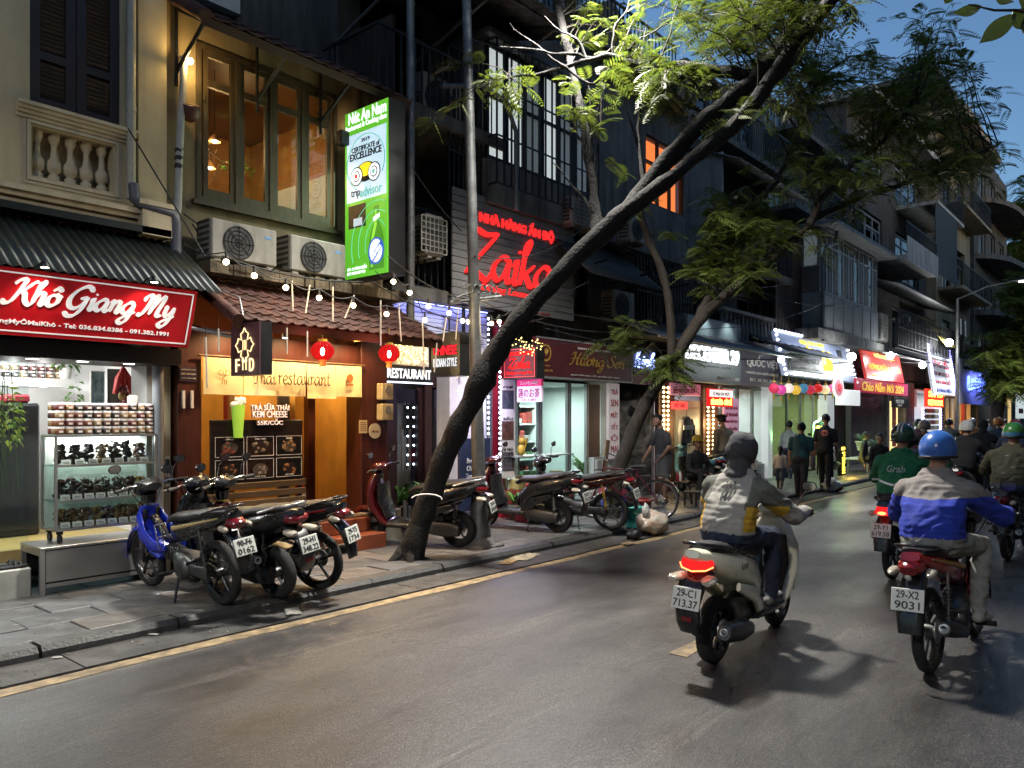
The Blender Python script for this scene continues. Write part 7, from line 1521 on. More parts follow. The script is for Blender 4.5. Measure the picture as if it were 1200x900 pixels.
# near tree on the opposite pavement: one twig of big oval leaves enters the top right corner
D5=2.6
t5=thing('broadleaf_tree','broad-leaved tree whose oval leaves hang into the top right corner','tree',(3.9,-1.9,PZ))
o5=Vector((3.9,-1.9,PZ)); b=MB(); e=[PD(*p)-o5 for p in ((1225,18,D5),(1190,12,D5),(1165,12,D5),(1135,5,D5))]
b.tube([(0,0,-.05),(.02,.03,1.2),(.0,.05,2.4),(-.02,.1,3.6),(.1,.0,5.0)],[.16,.13,.12,.10,.06],12); b.tube([(0,.05,2.6),(e[0]+Vector((0,.05,2.6)))*.5+Vector((0,0,.15)),e[0],e[1],e[2],e[3]],[.04,.02,.008,.005,.004,.002],7); b.build('trunk',bark2,t5)
bl=leafmat('oval_leaf',(.035,.05,.012),(.05,.075,.02),.3)
def oval(base,tip,w):
    base,tip=PD(*base)-o5,PD(*tip)-o5; ax=tip-base; sd=ax.cross(Vector((cs,sn,0))).normalized(); nrm=ax.cross(sd).normalized(); vs=[]; n=9
    for i in range(n):
        t=i/(n-1); ww=w*math.sin(math.pi*min(1,t**.8*.97+.015)); c=base+ax*t-nrm*.012*math.sin(math.pi*t)
        vs += [c+sd*ww+nrm*.006,c,c-sd*ww+nrm*.006]
    return MB().raw(vs,[(i*3+j,i*3+j+1,i*3+j+4,i*3+j+3) for i in range(n-1) for j in range(2)],0,True).build('oval_leaf',bl,t5)
for base,tip,w in (((1150,8,D5),(1117,16,D5+.02),.020),((1190,18,D5),(1147,51,D5-.05),.030),((1165,-3,D5),(1187,3,D5),.014),((1186,14,D5),(1212,32,D5),.035),((1118,-10,D5),(1106,5,D5),.016),((1196,10,D5),(1215,-8,D5),.03),((1205,18,D5),(1198,40,D5),.012)): oval(base,tip,w)
# ================================================================== motorbikes
def paint(name,c,rough=.22): return mat(name,c,rough,var=.08,scale=4,coat=.6)
seatm=mat('seat_vinyl',(.016,.015,.015),.5,var=.2,bump=.15,bscale=150); engm=mat('engine_alloy',(.17,.17,.165),.42,.8,var=.3,scale=12); blkp=mat('body_black',(.014,.014,.015),.28,var=.1,coat=.3)
lensred=mat('lens_red',(.16,.006,.008),.15,var=.1,coat=.5); lensor=mat('lens_clear',(.42,.38,.30),.15,var=.1,coat=.5); lit_red=emat('tail_lit',(1,.02,.02),.9); lit_hot=emat('tail_hot',(1,.16,.05),5); platem=mat('plate_white',(.66,.66,.60),.5,var=.08); inkb=mat('plate_ink',(.012,.012,.014),.5,var=0)
tyrem=mat('tyre',(.016,.016,.016),.8,var=.25,scale=8,bump=.5,bscale=120)
def wheel(parent,x,Rw,sec,spokes=5,m_rim=None,wire=False):
    w=put('wheel',None,parent,(x,0,Rw)); Mr=Matrix.Rotation(R(90),4,'X'); ri=Rw-sec*1.55
    MB().lathe([(ri,-sec*.75),(Rw-sec*.75,-sec),(Rw-sec*.2,-sec*.7),(Rw,-sec*.25),(Rw,sec*.25),(Rw-sec*.2,sec*.7),(Rw-sec*.75,sec),(ri,sec*.75),(ri,-sec*.75)],30,Mr,caps=False).build('tyre',tyrem,w)
    b=MB().lathe([(ri,-sec*.6),(ri-.018,-sec*.45),(ri-.018,sec*.45),(ri,sec*.6)],28,Mr,caps=False).lathe([(.045,-.05),(.05,0),(.045,.05)],14,Mr)
    if wire:
        for k in range(20): a=k*R(18); b.tube([(.03*math.cos(a+.5),(-1)**k*.03,.03*math.sin(a+.5)),(ri*math.cos(a),0,ri*math.sin(a))],.0022,4)
    else:
        for k in range(spokes):
            a=k*2*math.pi/spokes+.3; d=Vector((math.cos(a),0,math.sin(a))); p=Vector((-d.z,0,d.x)); b.tube([d*.03,d*(ri*.5)+p*.006,d*(ri-.01)],[.017,.013,.017],6)
    b.build('rim',m_rim or engm,w); MB().lathe([(.085,0),(.085,.006),(.03,.008)],20,Matrix.Translation((0,-.055,0)) @ Mr).build('brake_disc',steel,w); return w
def plate_on(parent,x,z,txt,tilt=.25,lum=False):
    P=put('number_plate',MB().box(-.004,.004,-.098,.098,-.072,.072,0,.003).mesh('number_plate',[platem]),parent,(x,0,z),(0,tilt,0))
    a,c=txt.split('\n')
    text(P,a,(-.006,0,.033),.135 if len(a) < 6 else .15,.05,inkb,'W',bold=.012,ext=.001); text(P,c,(-.006,0,-.033),.15 if len(c) < 5 else .17,.05,inkb,'W',bold=.012,ext=.001); return P
def springs(b,p0,p1,r=.022,turns=9):
    p0,p1=Vector(p0),Vector(p1); ax=(p1-p0); u=ax.orthogonal().normalized(); v=ax.normalized().cross(u); n=turns*8
    b.tube([p0+ax*(.12+.6*i/n)+(u*math.cos(i*.785)+v*math.sin(i*.785))*r for i in range(n+1)],.005,4); b.tube([p0,p1],.011,6)
def mirrors(t,x,z,m):
    for s in (-1,1):
        g=MB().tube([(x,s*.20,z),(x+.02,s*.26,z+.13),(x+.0,s*.31,z+.19)],.006,5).loft([(x+.015,s*.31,z+.20,.05,.032),(x-.012,s*.31,z+.20,.058,.04)],12,2.6).build('mirror',m,t)
        MB().loft([(x-.013,s*.31,z+.20,.05,.034),(x-.016,s*.31,z+.20,.05,.034)],12,2.6).build('mirror_glass',chrome,g)
def controls(t,hz,hx,m):
    MB().tube([(hx-.05,-.34,hz),(hx+.0,-.2,hz+.015),(hx+.03,0,hz-.01),(hx,.2,hz+.015),(hx-.05,.34,hz)],.012,8).build('handlebar',chrome,t)
    for s in (-1,1):
        MB().tube([(hx-.052,s*.35,hz),(hx-.03,s*.23,hz+.006)],[.019,.017],9).build('grip',rubber,t); MB().tube([(hx-.01,s*.2,hz+.01),(hx+.07,s*.14,hz-.06),(hx+.06,s*.06,hz-.2),(hx,s*.04,hz-.32)],.0045,5).build('control_cable',rubber,t); MB().tube([(hx-.0,s*.22,hz+.005),(hx+.05,s*.27,hz),(hx+.02,s*.36,hz-.005)],.006,5).build('brake_lever',engm,t)
def underbone(label,loc,rz,c1,c2,plate,lean=0.,rack=False,lit=False,seatc=None,group='motorbikes',stand=True,steer=0.,gold_shock=False,name='motorbike',basket=False,wheelm=None):
    t=thing(name,label,'motorbike',loc,rz,group); t.rotation_euler=(lean,0,rz); wb,Rw=1.22,.285
    wheel(t,0,Rw,.040,5,wheelm or blkp); wheel(t,wb,Rw,.036,5,wheelm or blkp)
    b=MB()
    for s in (-1,1): b.tube([(wb,s*.065,Rw),(wb-.10,s*.065,.52),(wb-.17,s*.06,.78)],[.024,.02,.018],8)
    b.tube([(wb,-.075,Rw),(wb,.075,Rw)],.012,6); b.build('front_fork',engm,t)
    f=MB(); vs=[]; n=14
    for i in range(n+1):
        a=R(-8+i*11.5); r=Rw+.03
        for y,dr in ((-.065,-.03),(-.05,.0),(0,.012),(.05,.0),(.065,-.03)): vs.append((wb+(r+dr)*math.cos(a),y,Rw+(r+dr)*math.sin(a)))
    f.raw(vs,[(i*5+j,i*5+j+1,i*5+j+6,i*5+j+5) for i in range(n) for j in range(4)],0,True); f.build('front_fender',c1,t)
    MB().loft([(wb-.14,0,.80,.09,.035),(wb-.10,0,.68,.125,.045),(wb-.19,0,.52,.145,.05),(wb-.30,0,.40,.13,.04),(wb-.38,0,.34,.10,.03)],14,2.8).build('leg_shield',c1,t)
    for s in (-1,1): MB().loft([(wb-.12,s*.10,.74,.018,.05),(wb-.20,s*.135,.56,.02,.08),(wb-.36,s*.125,.46,.016,.06),(wb-.52,s*.09,.45,.012,.03)],10,2.4).build('side_cowl',c1,t)
    MB().loft([(wb-.05,0,.93,.05,.04),(wb-.09,0,.96,.115,.075),(wb-.18,0,1.0,.12,.07),(wb-.28,0,.995,.07,.035)],14,2.4).build('handlebar_cowl',blkp,t); MB().loft([(wb-.03,0,.925,.07,.045),(wb-.055,0,.935,.10,.06)],14,2.3).build('headlight',lensor,t)
    MB().loft([(wb-.14,0,.83,.06,.05),(wb-.15,0,.92,.075,.06)],12,2.4).build('steering_neck',blkp,t)
    controls(t,1.0,wb-.19,black); mirrors(t,wb-.2,1.0,blkp)
    MB().tube([(wb-.20,0,.70),(wb-.42,0,.50),(.48,0,.55)],[.04,.04,.035],8).tube([(.5,0,.55),(.15,.07,.64),(-.2,.07,.72)],.018,6).tube([(.5,0,.55),(.15,-.07,.64),(-.2,-.07,.72)],.018,6).build('frame',blkp,t)
    e=MB().loft([(.30,0,.30,.11,.09),(.45,0,.31,.13,.11),(.60,0,.34,.09,.09)],14,3).tube([(.58,0,.36),(.80,0,.40)],[.075,.065],10)
    for k in range(6): e.lathe([(.088,0),(.088,.01)],12,Matrix.Translation((.60+k*.03,0,.365+k*.006)) @ Matrix.Rotation(R(80),4,'Y'))
    for s in (-1,1): e.lathe([(.11,0),(.105,.03),(.04,.04)],16,Matrix.Translation((.40,s*.11,.31)) @ Matrix.Rotation(R(-90*s),4,'X'))
    e.build('engine',engm,t)
    MB().loft([(.02,.10,.285,.016,.075),(.20,.10,.30,.018,.05),(.40,.10,.31,.018,.06)],10,2.6).build('chain_case',mat('case_grey',(.06,.06,.062),.45,.3),t)
    MB().tube([(0,.09,Rw),(.40,.07,.36)],.018,6).tube([(0,-.09,Rw),(.40,-.07,.36)],.018,6).build('swing_arm',blkp,t)
    b=MB();
    for s in (-1,1): springs(b,(.0,s*.125,.33),(.06,s*.115,.68))
    b.build('shock_absorber',mat('shock_gold',(.45,.30,.04),.35,.6) if gold_shock else engm,t)
    MB().loft([(.62,0,.60,.07,.07),(.45,0,.63,.115,.10),(.15,0,.70,.125,.085),(-.12,0,.765,.11,.065),(-.34,0,.825,.06,.03)],14,2.5).build('tail_body',c2,t)
    for s in (-1,1): MB().loft([(.50,s*.118,.655,.006,.022),(.15,s*.127,.725,.006,.014),(-.22,s*.10,.80,.005,.007)],8,2.2).build('side_stripe',seatc or c1,t)
    MB().loft([(.66,0,.70,.07,.025),(.52,0,.745,.11,.04),(.25,0,.77,.125,.045),(.10,0,.80,.12,.045),(-.16,0,.835,.105,.04),(-.28,0,.845,.07,.025)],14,2.6).build('seat',seatm,t)
    MB().tube([(.0,.13,.82),(-.2,.125,.875),(-.33,.08,.895),(-.36,0,.90),(-.33,-.08,.895),(-.2,-.125,.875),(.0,-.13,.82)],.012,7).build('grab_rail',blkp if not rack else chrome,t)
    MB().loft([(-.30,0,.76,.085,.05),(-.36,0,.745,.075,.045),(-.385,0,.735,.05,.03)],12,2.5).build('tail_light',lit_red if lit else lensred,t)
    for s in (-1,1): MB().loft([(-.28,s*.11,.725,.035,.026),(-.345,s*.115,.715,.028,.022),(-.37,s*.115,.71,.012,.01)],10,2.3).build('indicator',lensor,t)
    MB().loft([(-.22,0,.70,.075,.03),(-.34,0,.60,.085,.022),(-.40,0,.45,.08,.018),(-.41,0,.34,.07,.012)],10,3).build('rear_fender',blkp,t)
    plate_on(t,-.425,.56,plate)
    MB().tube([(.55,-.11,.24),(.35,-.14,.20),(.2,-.15,.25)],.02,7).loft([(.22,-.155,.255,.04,.042),(.0,-.165,.31,.05,.052),(-.28,-.175,.375,.05,.052),(-.31,-.175,.38,.04,.042)],12,2.2).build('exhaust',mat('exhaust_black',(.05,.05,.05),.35,.6),t); MB().lathe([(.034,0),(.034,.012),(.018,.014),(.018,0)],12,Matrix.Translation((-.31,-.175,.38)) @ Matrix.Rotation(R(-78),4,'Y')).build('exhaust_tip',steel,t)
    MB().tube([(.50,-.29,.27),(.50,.29,.27)],.011,6).build('foot_peg_bar',blkp,t)
    for s in (-1,1): MB().tube([(.50,s*.17,.27),(.50,s*.30,.275)],.02,8).build('foot_peg',rubber,t); MB().tube([(.10,s*.11,.42),(.10,s*.24,.41)],.014,6).build('rear_peg',rubber,t)
    if stand: MB().tube([(.48,.10,.26),(.40,.22,.04),(.36,.25,.0)],.012,6).build('side_stand',blkp,t)
    if basket:
        g=MB()
        for k in range(6): g.tube([(.74,-.13+k*.052,.45),(.78,-.13+k*.052,.66)],.005,5)
        for z in (.45,.55,.66): g.tube([(.74+(z-.45)*.2,-.13,z),(.74+(z-.45)*.2,.13,z)],.006,5)
        g.build('front_rack',chrome,t)
    return t
def scooter(label,loc,rz,c1,c2,plate,lean=0.,lit=False,name='scooter',group='scooters',trim=None,stand=True,Rw=.235,wb=1.25,inner=None,c3=None):
    t=thing(name,label,'scooter',loc,rz,group); t.rotation_euler=(lean,0,rz)
    wheel(t,0,Rw,.055,5,engm); wheel(t,wb,Rw,.05,5,engm)
    inner=inner or blkp
    f=MB(); vs=[]; n=12
    for i in range(n+1):
        a=R(5+i*12); r=Rw+.03
        for y,dr in ((-.08,-.05),(-.065,.0),(0,.015),(.065,.0),(.08,-.05)): vs.append((wb+(r+dr)*math.cos(a),y,Rw+(r+dr)*math.sin(a)))
    f.raw(vs,[(i*5+j,i*5+j+1,i*5+j+6,i*5+j+5) for i in range(n) for j in range(4)],0,True); f.build('front_fender',c1,t)
    b=MB()
    for s in (-1,1): b.tube([(wb,s*.075,Rw),(wb-.13,s*.06,.62)],.022,8)
    b.tube([(wb,-.08,Rw),(wb,.08,Rw)],.012,6); b.build('front_fork',engm,t)
    MB().loft([(wb-.36,0,.27,.17,.03),(wb-.27,0,.33,.20,.045),(wb-.14,0,.52,.215,.06),(wb-.11,0,.70,.20,.07),(wb-.15,0,.86,.14,.065),(wb-.19,0,.93,.08,.05)],16,2.7).build('front_apron',c1,t)
    MB().loft([(wb-.33,0,.36,.15,.03),(wb-.24,0,.58,.17,.045),(wb-.235,0,.80,.14,.04)],12,2.8).build('inner_panel',inner,t)
    MB().loft([(wb-.10,0,.60,.15,.05),(wb-.05,0,.66,.10,.05),(wb-.04,0,.72,.05,.03)],12,2.3).build('headlight',lensor,t)
    MB().loft([(wb-.12,0,.95,.06,.04),(wb-.16,0,.99,.125,.07),(wb-.25,0,1.02,.12,.06),(wb-.32,0,1.01,.06,.03)],14,2.4).build('handlebar_cowl',c1,t); controls(t,1.0,wb-.24,black); mirrors(t,wb-.24,1.0,blkp)
    MB().loft([(.42,0,.285,.17,.045),(.65,0,.28,.185,.045),(.92,0,.285,.18,.04)],12,3.6).build('floor_board',inner,t)
    MB().loft([(.50,0,.34,.13,.08),(.46,0,.50,.15,.11),(.34,0,.60,.17,.13),(.08,0,.67,.175,.125),(-.16,0,.74,.145,.095),(-.34,0,.80,.09,.05),(-.40,0,.82,.05,.025)],16,2.5).build('rear_body',c3 or c1,t)
    for s in (-1,1): MB().loft([(.50,s*.14,.30,.02,.05),(.30,s*.165,.46,.022,.06),(.0,s*.165,.56,.016,.03)],10,2.4).build('side_panel',c2,t)
    MB().loft([(.62,0,.70,.08,.03),(.50,0,.755,.125,.04),(.25,0,.77,.14,.045),(.12,0,.80,.135,.05),(-.15,0,.83,.12,.045),(-.28,0,.84,.08,.03)],14,2.6).build('seat',seatm,t)
    MB().tube([(-.02,.15,.81),(-.22,.13,.865),(-.36,.08,.885),(-.38,0,.888),(-.36,-.08,.885),(-.22,-.13,.865),(-.02,-.15,.81)],.014,7).build('grab_rail',blkp if trim is None else trim,t)
    if lit:
        MB().loft([(-.31,0,.755,.118,.042),(-.37,0,.745,.095,.036),(-.405,0,.735,.05,.018)],14,2.6).build('tail_light',lit_red,t); g=MB().tube([(-.33,.118,.74),(-.375,.085,.718),(-.405,.0,.708),(-.375,-.085,.718),(-.33,-.118,.74)],.0055,6).build('tail_light_arc',lit_hot,t)
    else: MB().loft([(-.31,0,.765,.12,.055),(-.38,0,.755,.10,.045),(-.41,0,.745,.05,.02)],14,2.6).build('tail_light',lensred,t)
    for s in (-1,1): MB().loft([(-.32,s*.10,.655,.05,.028),(-.40,s*.115,.65,.055,.026),(-.44,s*.12,.645,.03,.014)],10,2.3).build('indicator',lensor,t)
    MB().loft([(-.26,0,.68,.10,.03),(-.38,0,.63,.10,.022),(-.46,0,.50,.09,.016),(-.43,0,.36,.085,.014),(-.40,0,.30,.07,.01)],10,3).build('rear_fender',inner,t); plate_on(t,-.475,.54,plate); MB().box(-.462,-.452,-.035,.035,.385,.415).build('reflector',lensred,t)
    MB().loft([(-.06,.11,.24,.05,.07),(.10,.12,.25,.055,.10),(.40,.12,.28,.05,.085),(.48,.11,.30,.03,.05)],12,2.6).build('drive_case',mat('case_grey',(.06,.06,.062),.45,.3),t)
    MB().loft([(.18,-.02,.32,.08,.10),(.40,-.02,.33,.10,.12)],12,3).build('engine',engm,t)
    b=MB(); springs(b,(-.02,.14,.33),(-.02,.12,.62),.026); b.build('shock_absorber',engm,t)
    MB().tube([(.35,-.10,.22),(.25,-.14,.20)],.02,7).loft([(.24,-.155,.225,.045,.05),(.05,-.165,.25,.06,.07),(-.20,-.175,.29,.06,.068),(-.25,-.175,.30,.045,.05)],12,2.4).build('exhaust',mat('exhaust_grey',(.10,.10,.10),.4,.6),t); MB().lathe([(.03,0),(.03,.012),(.018,.013),(.018,0)],12,Matrix.Translation((-.25,-.175,.30)) @ Matrix.Rotation(R(-80),4,'Y')).build('exhaust_tip',steel,t)
    if stand: MB().tube([(.42,.12,.25),(.36,.24,.0)],.012,6).build('side_stand',blkp,t)
    return t
def bicycle(label,loc,rz,lean,c1):
    t=thing('bicycle',label,'bicycle',loc,rz); t.rotation_euler=(lean,0,rz); Rw,wb=.33,1.05
    wheel(t,0,Rw,.018,wire=True,m_rim=chrome); wheel(t,wb,Rw,.018,wire=True,m_rim=chrome)
    b=MB(); bb,st,hd=(.42,0,.28),(.30,0,.80),(.86,0,.82)
    for p,q in ((bb,st),(bb,(.9,0,.66)),(st,hd),((.9,0,.62),(.84,0,.95))): b.tube([p,q],.015,7)
    for s in (-1,1): b.tube([(0,s*.06,Rw),bb],.009,6); b.tube([(0,s*.06,Rw),(.32,0,.74)],.008,6); b.tube([(wb,s*.05,Rw),(.90,s*.02,.64)],.010,6)
    b.build('frame',c1,t); MB().tube([(.72,-.27,.98),(.80,-.2,1.03),(.86,0,.96),(.80,.2,1.03),(.72,.27,.98)],.011,7).build('handlebar',chrome,t)
    MB().loft([(.42,0,.85,.02,.02),(.30,0,.87,.05,.025),(.18,0,.87,.09,.025)],10,2.3).build('saddle',seatm,t)
    for x in (0,wb):
        f=MB(); vs=[]
        for i in range(15):
            a=R(10+i*11.5)
            for y in (-.025,0,.025): vs.append((x+(Rw+.03)*math.cos(a),y,Rw+(Rw+.03)*math.sin(a)))
        f.raw(vs,[(i*3+j,i*3+j+1,i*3+j+4,i*3+j+3) for i in range(14) for j in range(2)],0,True).build('mudguard',c1,t)
    MB().tube([(-.2,-.06,.72),(.25,-.06,.72)],.008,5).tube([(-.2,.06,.72),(.25,.06,.72)],.008,5).tube([(-.2,-.06,.72),(-.2,.06,.72)],.008,5).tube([(-.12,.06,.72),(0,.06,.34)],.007,5).tube([(-.12,-.06,.72),(0,-.06,.34)],.007,5).build('rear_rack',darkmetal,t)
    MB().lathe([(.09,0),(.09,.01)],18,Matrix.Translation((.42,-.05,.28)) @ Matrix.Rotation(R(90),4,'X')).tube([(.42,-.06,.28),(.50,-.07,.13)],.009,5).tube([(.42,.06,.28),(.34,.07,.43)],.009,5).build('crank',chrome,t)
    return t
# ================================================================== people: one continuous remeshed body each
from mathutils.bvhtree import BVHTree
def cap(b,p,q,r0,r1):
    p,q=Vector(p),Vector(q); ax=(q-p); L=ax.length; d=ax/L if L > 1e-6 else Vector((0,0,1)); P=[]; rr=[]
    for k in (-90,-60,-30): P.append(p+d*r0*math.sin(R(k))); rr.append(max(.001,r0*math.cos(R(k))))
    P += [p,q]; rr += [r0,r1]
    for k in (30,60,90): P.append(q+d*r1*math.sin(R(k))); rr.append(max(.001,r1*math.cos(R(k))))
    b.tube(P,rr,12)
def column(P,secs,mi):
    """torso as closely spaced ellipsoids along (x, z, half-depth, half-width) sections"""
    for i in range(len(secs)-1):
        a,c=np.array(secs[i]),np.array(secs[i+1]); n=max(2,int(abs(c[1]-a[1])/.03))
        for j in range(n+(i == len(secs)-2)):
            q=a+(c-a)*j/n; P.append(('E',(q[0],0,q[1]),(q[2],q[3],.06),mi))
def grow(name,prims,mats,voxel,recolor=None,smooth=3,fold=.0):
    """union of tapered capsules ('C') and ellipsoids ('E') -> one skin; faces take the material of the nearest piece"""
    b=MB()
    for pr in prims:
        if pr[0] == 'C': cap(b,*pr[1:5])
        else: b.sphere(pr[1],pr[2],16,10)
    me=b.mesh('tmp'); o=put('tmp',me); md=o.modifiers.new('r','REMESH'); md.mode='VOXEL'; md.voxel_size=voxel; sm=o.modifiers.new('s','SMOOTH'); sm.factor=.5; sm.iterations=smooth
    bpy.context.view_layer.update(); dg=bpy.context.evaluated_depsgraph_get(); m2=bpy.data.meshes.new_from_object(o.evaluated_get(dg)); bpy.data.objects.remove(o); bpy.data.meshes.remove(me); m2.name=name
    n=len(m2.polygons); C=np.empty(n*3); m2.polygons.foreach_get('center',C); C=C.reshape(-1,3); best=np.full(n,1e9); mi=np.zeros(n,dtype=np.int32)
    for pr in prims:
        if pr[0] == 'C':
            p,q=np.array(pr[1]),np.array(pr[2]); ax=q-p; t=np.clip(((C-p) @ ax)/max(ax @ ax,1e-9),0,1); d=np.linalg.norm(C-(p+t[:,None]*ax),axis=1)-(pr[3]+(pr[4]-pr[3])*t); k=pr[5]
        else:
            r=np.array(pr[2]); d=(np.linalg.norm((C-np.array(pr[1]))/r,axis=1)-1)*r.min(); k=pr[3]
        u=d < best; best[u]=d[u]; mi[u]=k
    if recolor: mi=recolor(C,mi)
    if fold:
        nv=len(m2.vertices); co=np.empty(nv*3); nr=np.empty(nv*3); m2.vertices.foreach_get('co',co); m2.vertices.foreach_get('normal',nr); co=co.reshape(-1,3); nr=nr.reshape(-1,3)
        ls=np.empty(n,dtype=np.int32); lt=np.empty(n,dtype=np.int32); li=np.empty(len(m2.loops),dtype=np.int32); m2.polygons.foreach_get('loop_start',ls); m2.polygons.foreach_get('loop_total',lt); m2.loops.foreach_get('vertex_index',li)
        soft=np.zeros(nv); soft[li[np.repeat(~np.isin(mi,(2,3)),lt)]]=1; dv=np.zeros(nv)
        for k in np.nonzero(soft)[0]:
            x,y,z=co[k]; w_=mnoise.noise((x*4,y*4,z*3))*1.6; dv[k]=fold*(.65-abs(mnoise.noise((x*6+w_,y*7,z*15+w_*2)))*2.2+mnoise.noise((x*16,y*16+w_,z*24))*.35)
        m2.vertices.foreach_set('co',(co+nr*dv[:,None]).ravel())
    m2.materials.clear()
    for m in mats: m2.materials.append(m)
    m2.polygons.foreach_set('material_index',mi.astype(np.int32)); m2.polygons.foreach_set('use_smooth',np.ones(n,dtype=bool)); m2.update(); return m2
skinm=mat('skin',(.34,.19,.125),.5,var=.08); hairm=mat('hair_black',(.012,.010,.010),.5,var=.3,scale=60)
def cloth(name,c,**k): return mat(name,c,.85,var=k.pop('var',.16),scale=k.pop('scale',5),bump=.35,bscale=14,**k)
def hand(P,w,f,dn,side,curl,mi=2,s=1.):
    """wrist w, forward f, palm-down dn, thumb towards side: palm, four fingers of unequal length with bends, a thumb from the side of the palm"""
    w,f,dn,side=Vector(w),Vector(f).normalized(),Vector(dn).normalized(),Vector(side).normalized()
    P.append(('C',w,w+f*.035*s,.026*s,.028*s,mi)); c=w+f*.055*s
    for k in (-1,1): P.append(('C',w+f*.02*s+side*k*.018*s,c+f*.02*s+side*k*.024*s,.017*s,.014*s,mi))
    for i,L in enumerate((.068,.078,.074,.058)):
        o=side*(.030-.020*i)*s; a=c+f*.025*s+o; d1=(f*math.cos(curl)+dn*math.sin(curl)); d2=(f*math.cos(curl*2.1)+dn*math.sin(curl*2.1)); m=a+d1*L*.5*s; P.append(('C',a,m,.0098*s,.009*s,mi)); P.append(('C',m,m+d2*L*.5*s,.009*s,.0078*s,mi))
    a=w+f*.025*s+side*.024*s; m=a+(side*.7+f*.6+dn*.3).normalized()*.034*s; P.append(('C',a,m,.013*s,.011*s,mi)); P.append(('C',m,m+(f*.8+dn*.5+side*.1).normalized()*.03*s,.011*s,.009*s,mi))
def headprims(P,c,mi=2,f=(1,0,0),s=1.,face=True):
    c=Vector(c); f=Vector(f).normalized(); sd=Vector((-f.y,f.x,0)).normalized()
    P.append(('E',c+Vector((0,0,.02*s))-f*.01*s,(.094*s,.082*s,.105*s),mi)); P.append(('E',c+f*.03*s+Vector((0,0,-.055*s)),(.058*s,.056*s,.06*s),mi))
    if face: P.append(('C',c+f*.086*s+Vector((0,0,.015*s)),c+f*.105*s+Vector((0,0,-.022*s)),.010*s,.015*s,mi)); P.append(('C',c+f*.07*s+sd*.03*s+Vector((0,0,.035*s)),c+f*.07*s-sd*.03*s+Vector((0,0,.035*s)),.016*s,.016*s,mi)); P.append(('C',c+f*.078*s-sd*.012*s+Vector((0,0,-.053*s)),c+f*.078*s+sd*.012*s+Vector((0,0,-.053*s)),.012*s,.012*s,mi))
    for k in (-1,1): P.append(('E',c+sd*k*.082*s+Vector((0,0,-.01*s)),(.022*s,.014*s,.032*s),mi))
def facebits(t,c,f=(1,0,0),s=1.):
    c=Vector(c); f=Vector(f).normalized(); sd=Vector((-f.y,f.x,0)).normalized()
    for k in (-1,1): MB().sphere(c+f*.084*s+sd*k*.032*s+Vector((0,0,.012*s)),.009*s,8,6).build('eye',hairm,t)
    MB().tube([c+f*.090*s-sd*.022*s+Vector((0,0,-.052*s)),c+f*.096*s+Vector((0,0,-.05*s)),c+f*.090*s+sd*.022*s+Vector((0,0,-.052*s))],.005*s,6).build('mouth',mat('lips',(.22,.07,.06),.5,var=0),t)
def hair(t,c,f=(1,0,0),s=1.,m=None,low=-.06,long_=None,bun=False):
    c=Vector(c); f=Vector(f).normalized(); b=MB(); q=MB().sphere((0,0,0),(1,1,1),20,14); keep=[]
    for fc in q.f:
        ctr=sum((Vector(q.v[i]) for i in fc),Vector())/len(fc); fr=Vector((ctr.x,ctr.y,0)).dot(f)
        if not (fr > .35 and ctr.z < .42) and ctr.z > low*9: keep.append(fc)
    b.raw([tuple(c+Vector((v[0]*.108*s,v[1]*.098*s,.022*s+v[2]*.118*s))-f*.012*s) for v in q.v],keep,0,True)
    if bun: b.sphere(c-f*.11*s+Vector((0,0,.05*s)),.05*s,10,8)
    if long_: b.loft([(c.x-f.x*.075*s,c.y-f.y*.075*s,c.z+.02,.075*s,.05*s),(c.x-f.x*.10*s,c.y-f.y*.10*s,c.z-.12,.05*s,.035*s),(c.x-f.x*.10*s,c.y-f.y*.1*s,c.z-long_,.02*s,.015*s)],10,2.2,side=tuple(Vector((-f.y,f.x,0))))
    return b.build('hair',m or hairm,t)
def helmet(t,c,m,f=(1,0,0),s=1.,peak=True,strap=True,low=-.03):
    c=Vector(c); b=MB(); prof=[]
    for i in range(11): a=R(90-i*11.2); prof.append((max(.0005,.130*s*math.cos(a)),.02*s+.135*s*math.sin(a)))
    prof=prof[::-1]; prof=[(.118*s,prof[0][1]+.005),(.127*s,prof[0][1]-.012*s)]+prof
    A=math.atan2(f[1],f[0]); M=Matrix.Translation(c) @ Matrix.Rotation(A,4,'Z') @ Matrix.Diagonal((1.08,.95,1,1)); b.lathe(prof,26,M)
    h=b.build('helmet',m,t)
    if peak: MB().raw([tuple(M @ Vector((.12*s*math.cos(R(x))+(.05*s if k else 0)*math.cos(R(x*.6)),.125*s*math.sin(R(x)),.035*s-.02*s*k+dz))) for k in (0,1) for dz in (0,-.006) for x in range(-60,61,20)],[(i,i+1,i+15,i+14) for i in range(6)]+[(i+7,i+21,i+22,i+8) for i in range(6)]+[(14+i,15+i,22+i,21+i) for i in range(6)],0,True).build('peak',m,h)
    MB().lathe([(.1285*s,prof[1][1]-.004),(.1315*s,prof[1][1]+.004),(.1315*s,prof[1][1]+.012),(.128*s,prof[1][1]+.016)],26,M,caps=False).build('rim',black,h)
    return h
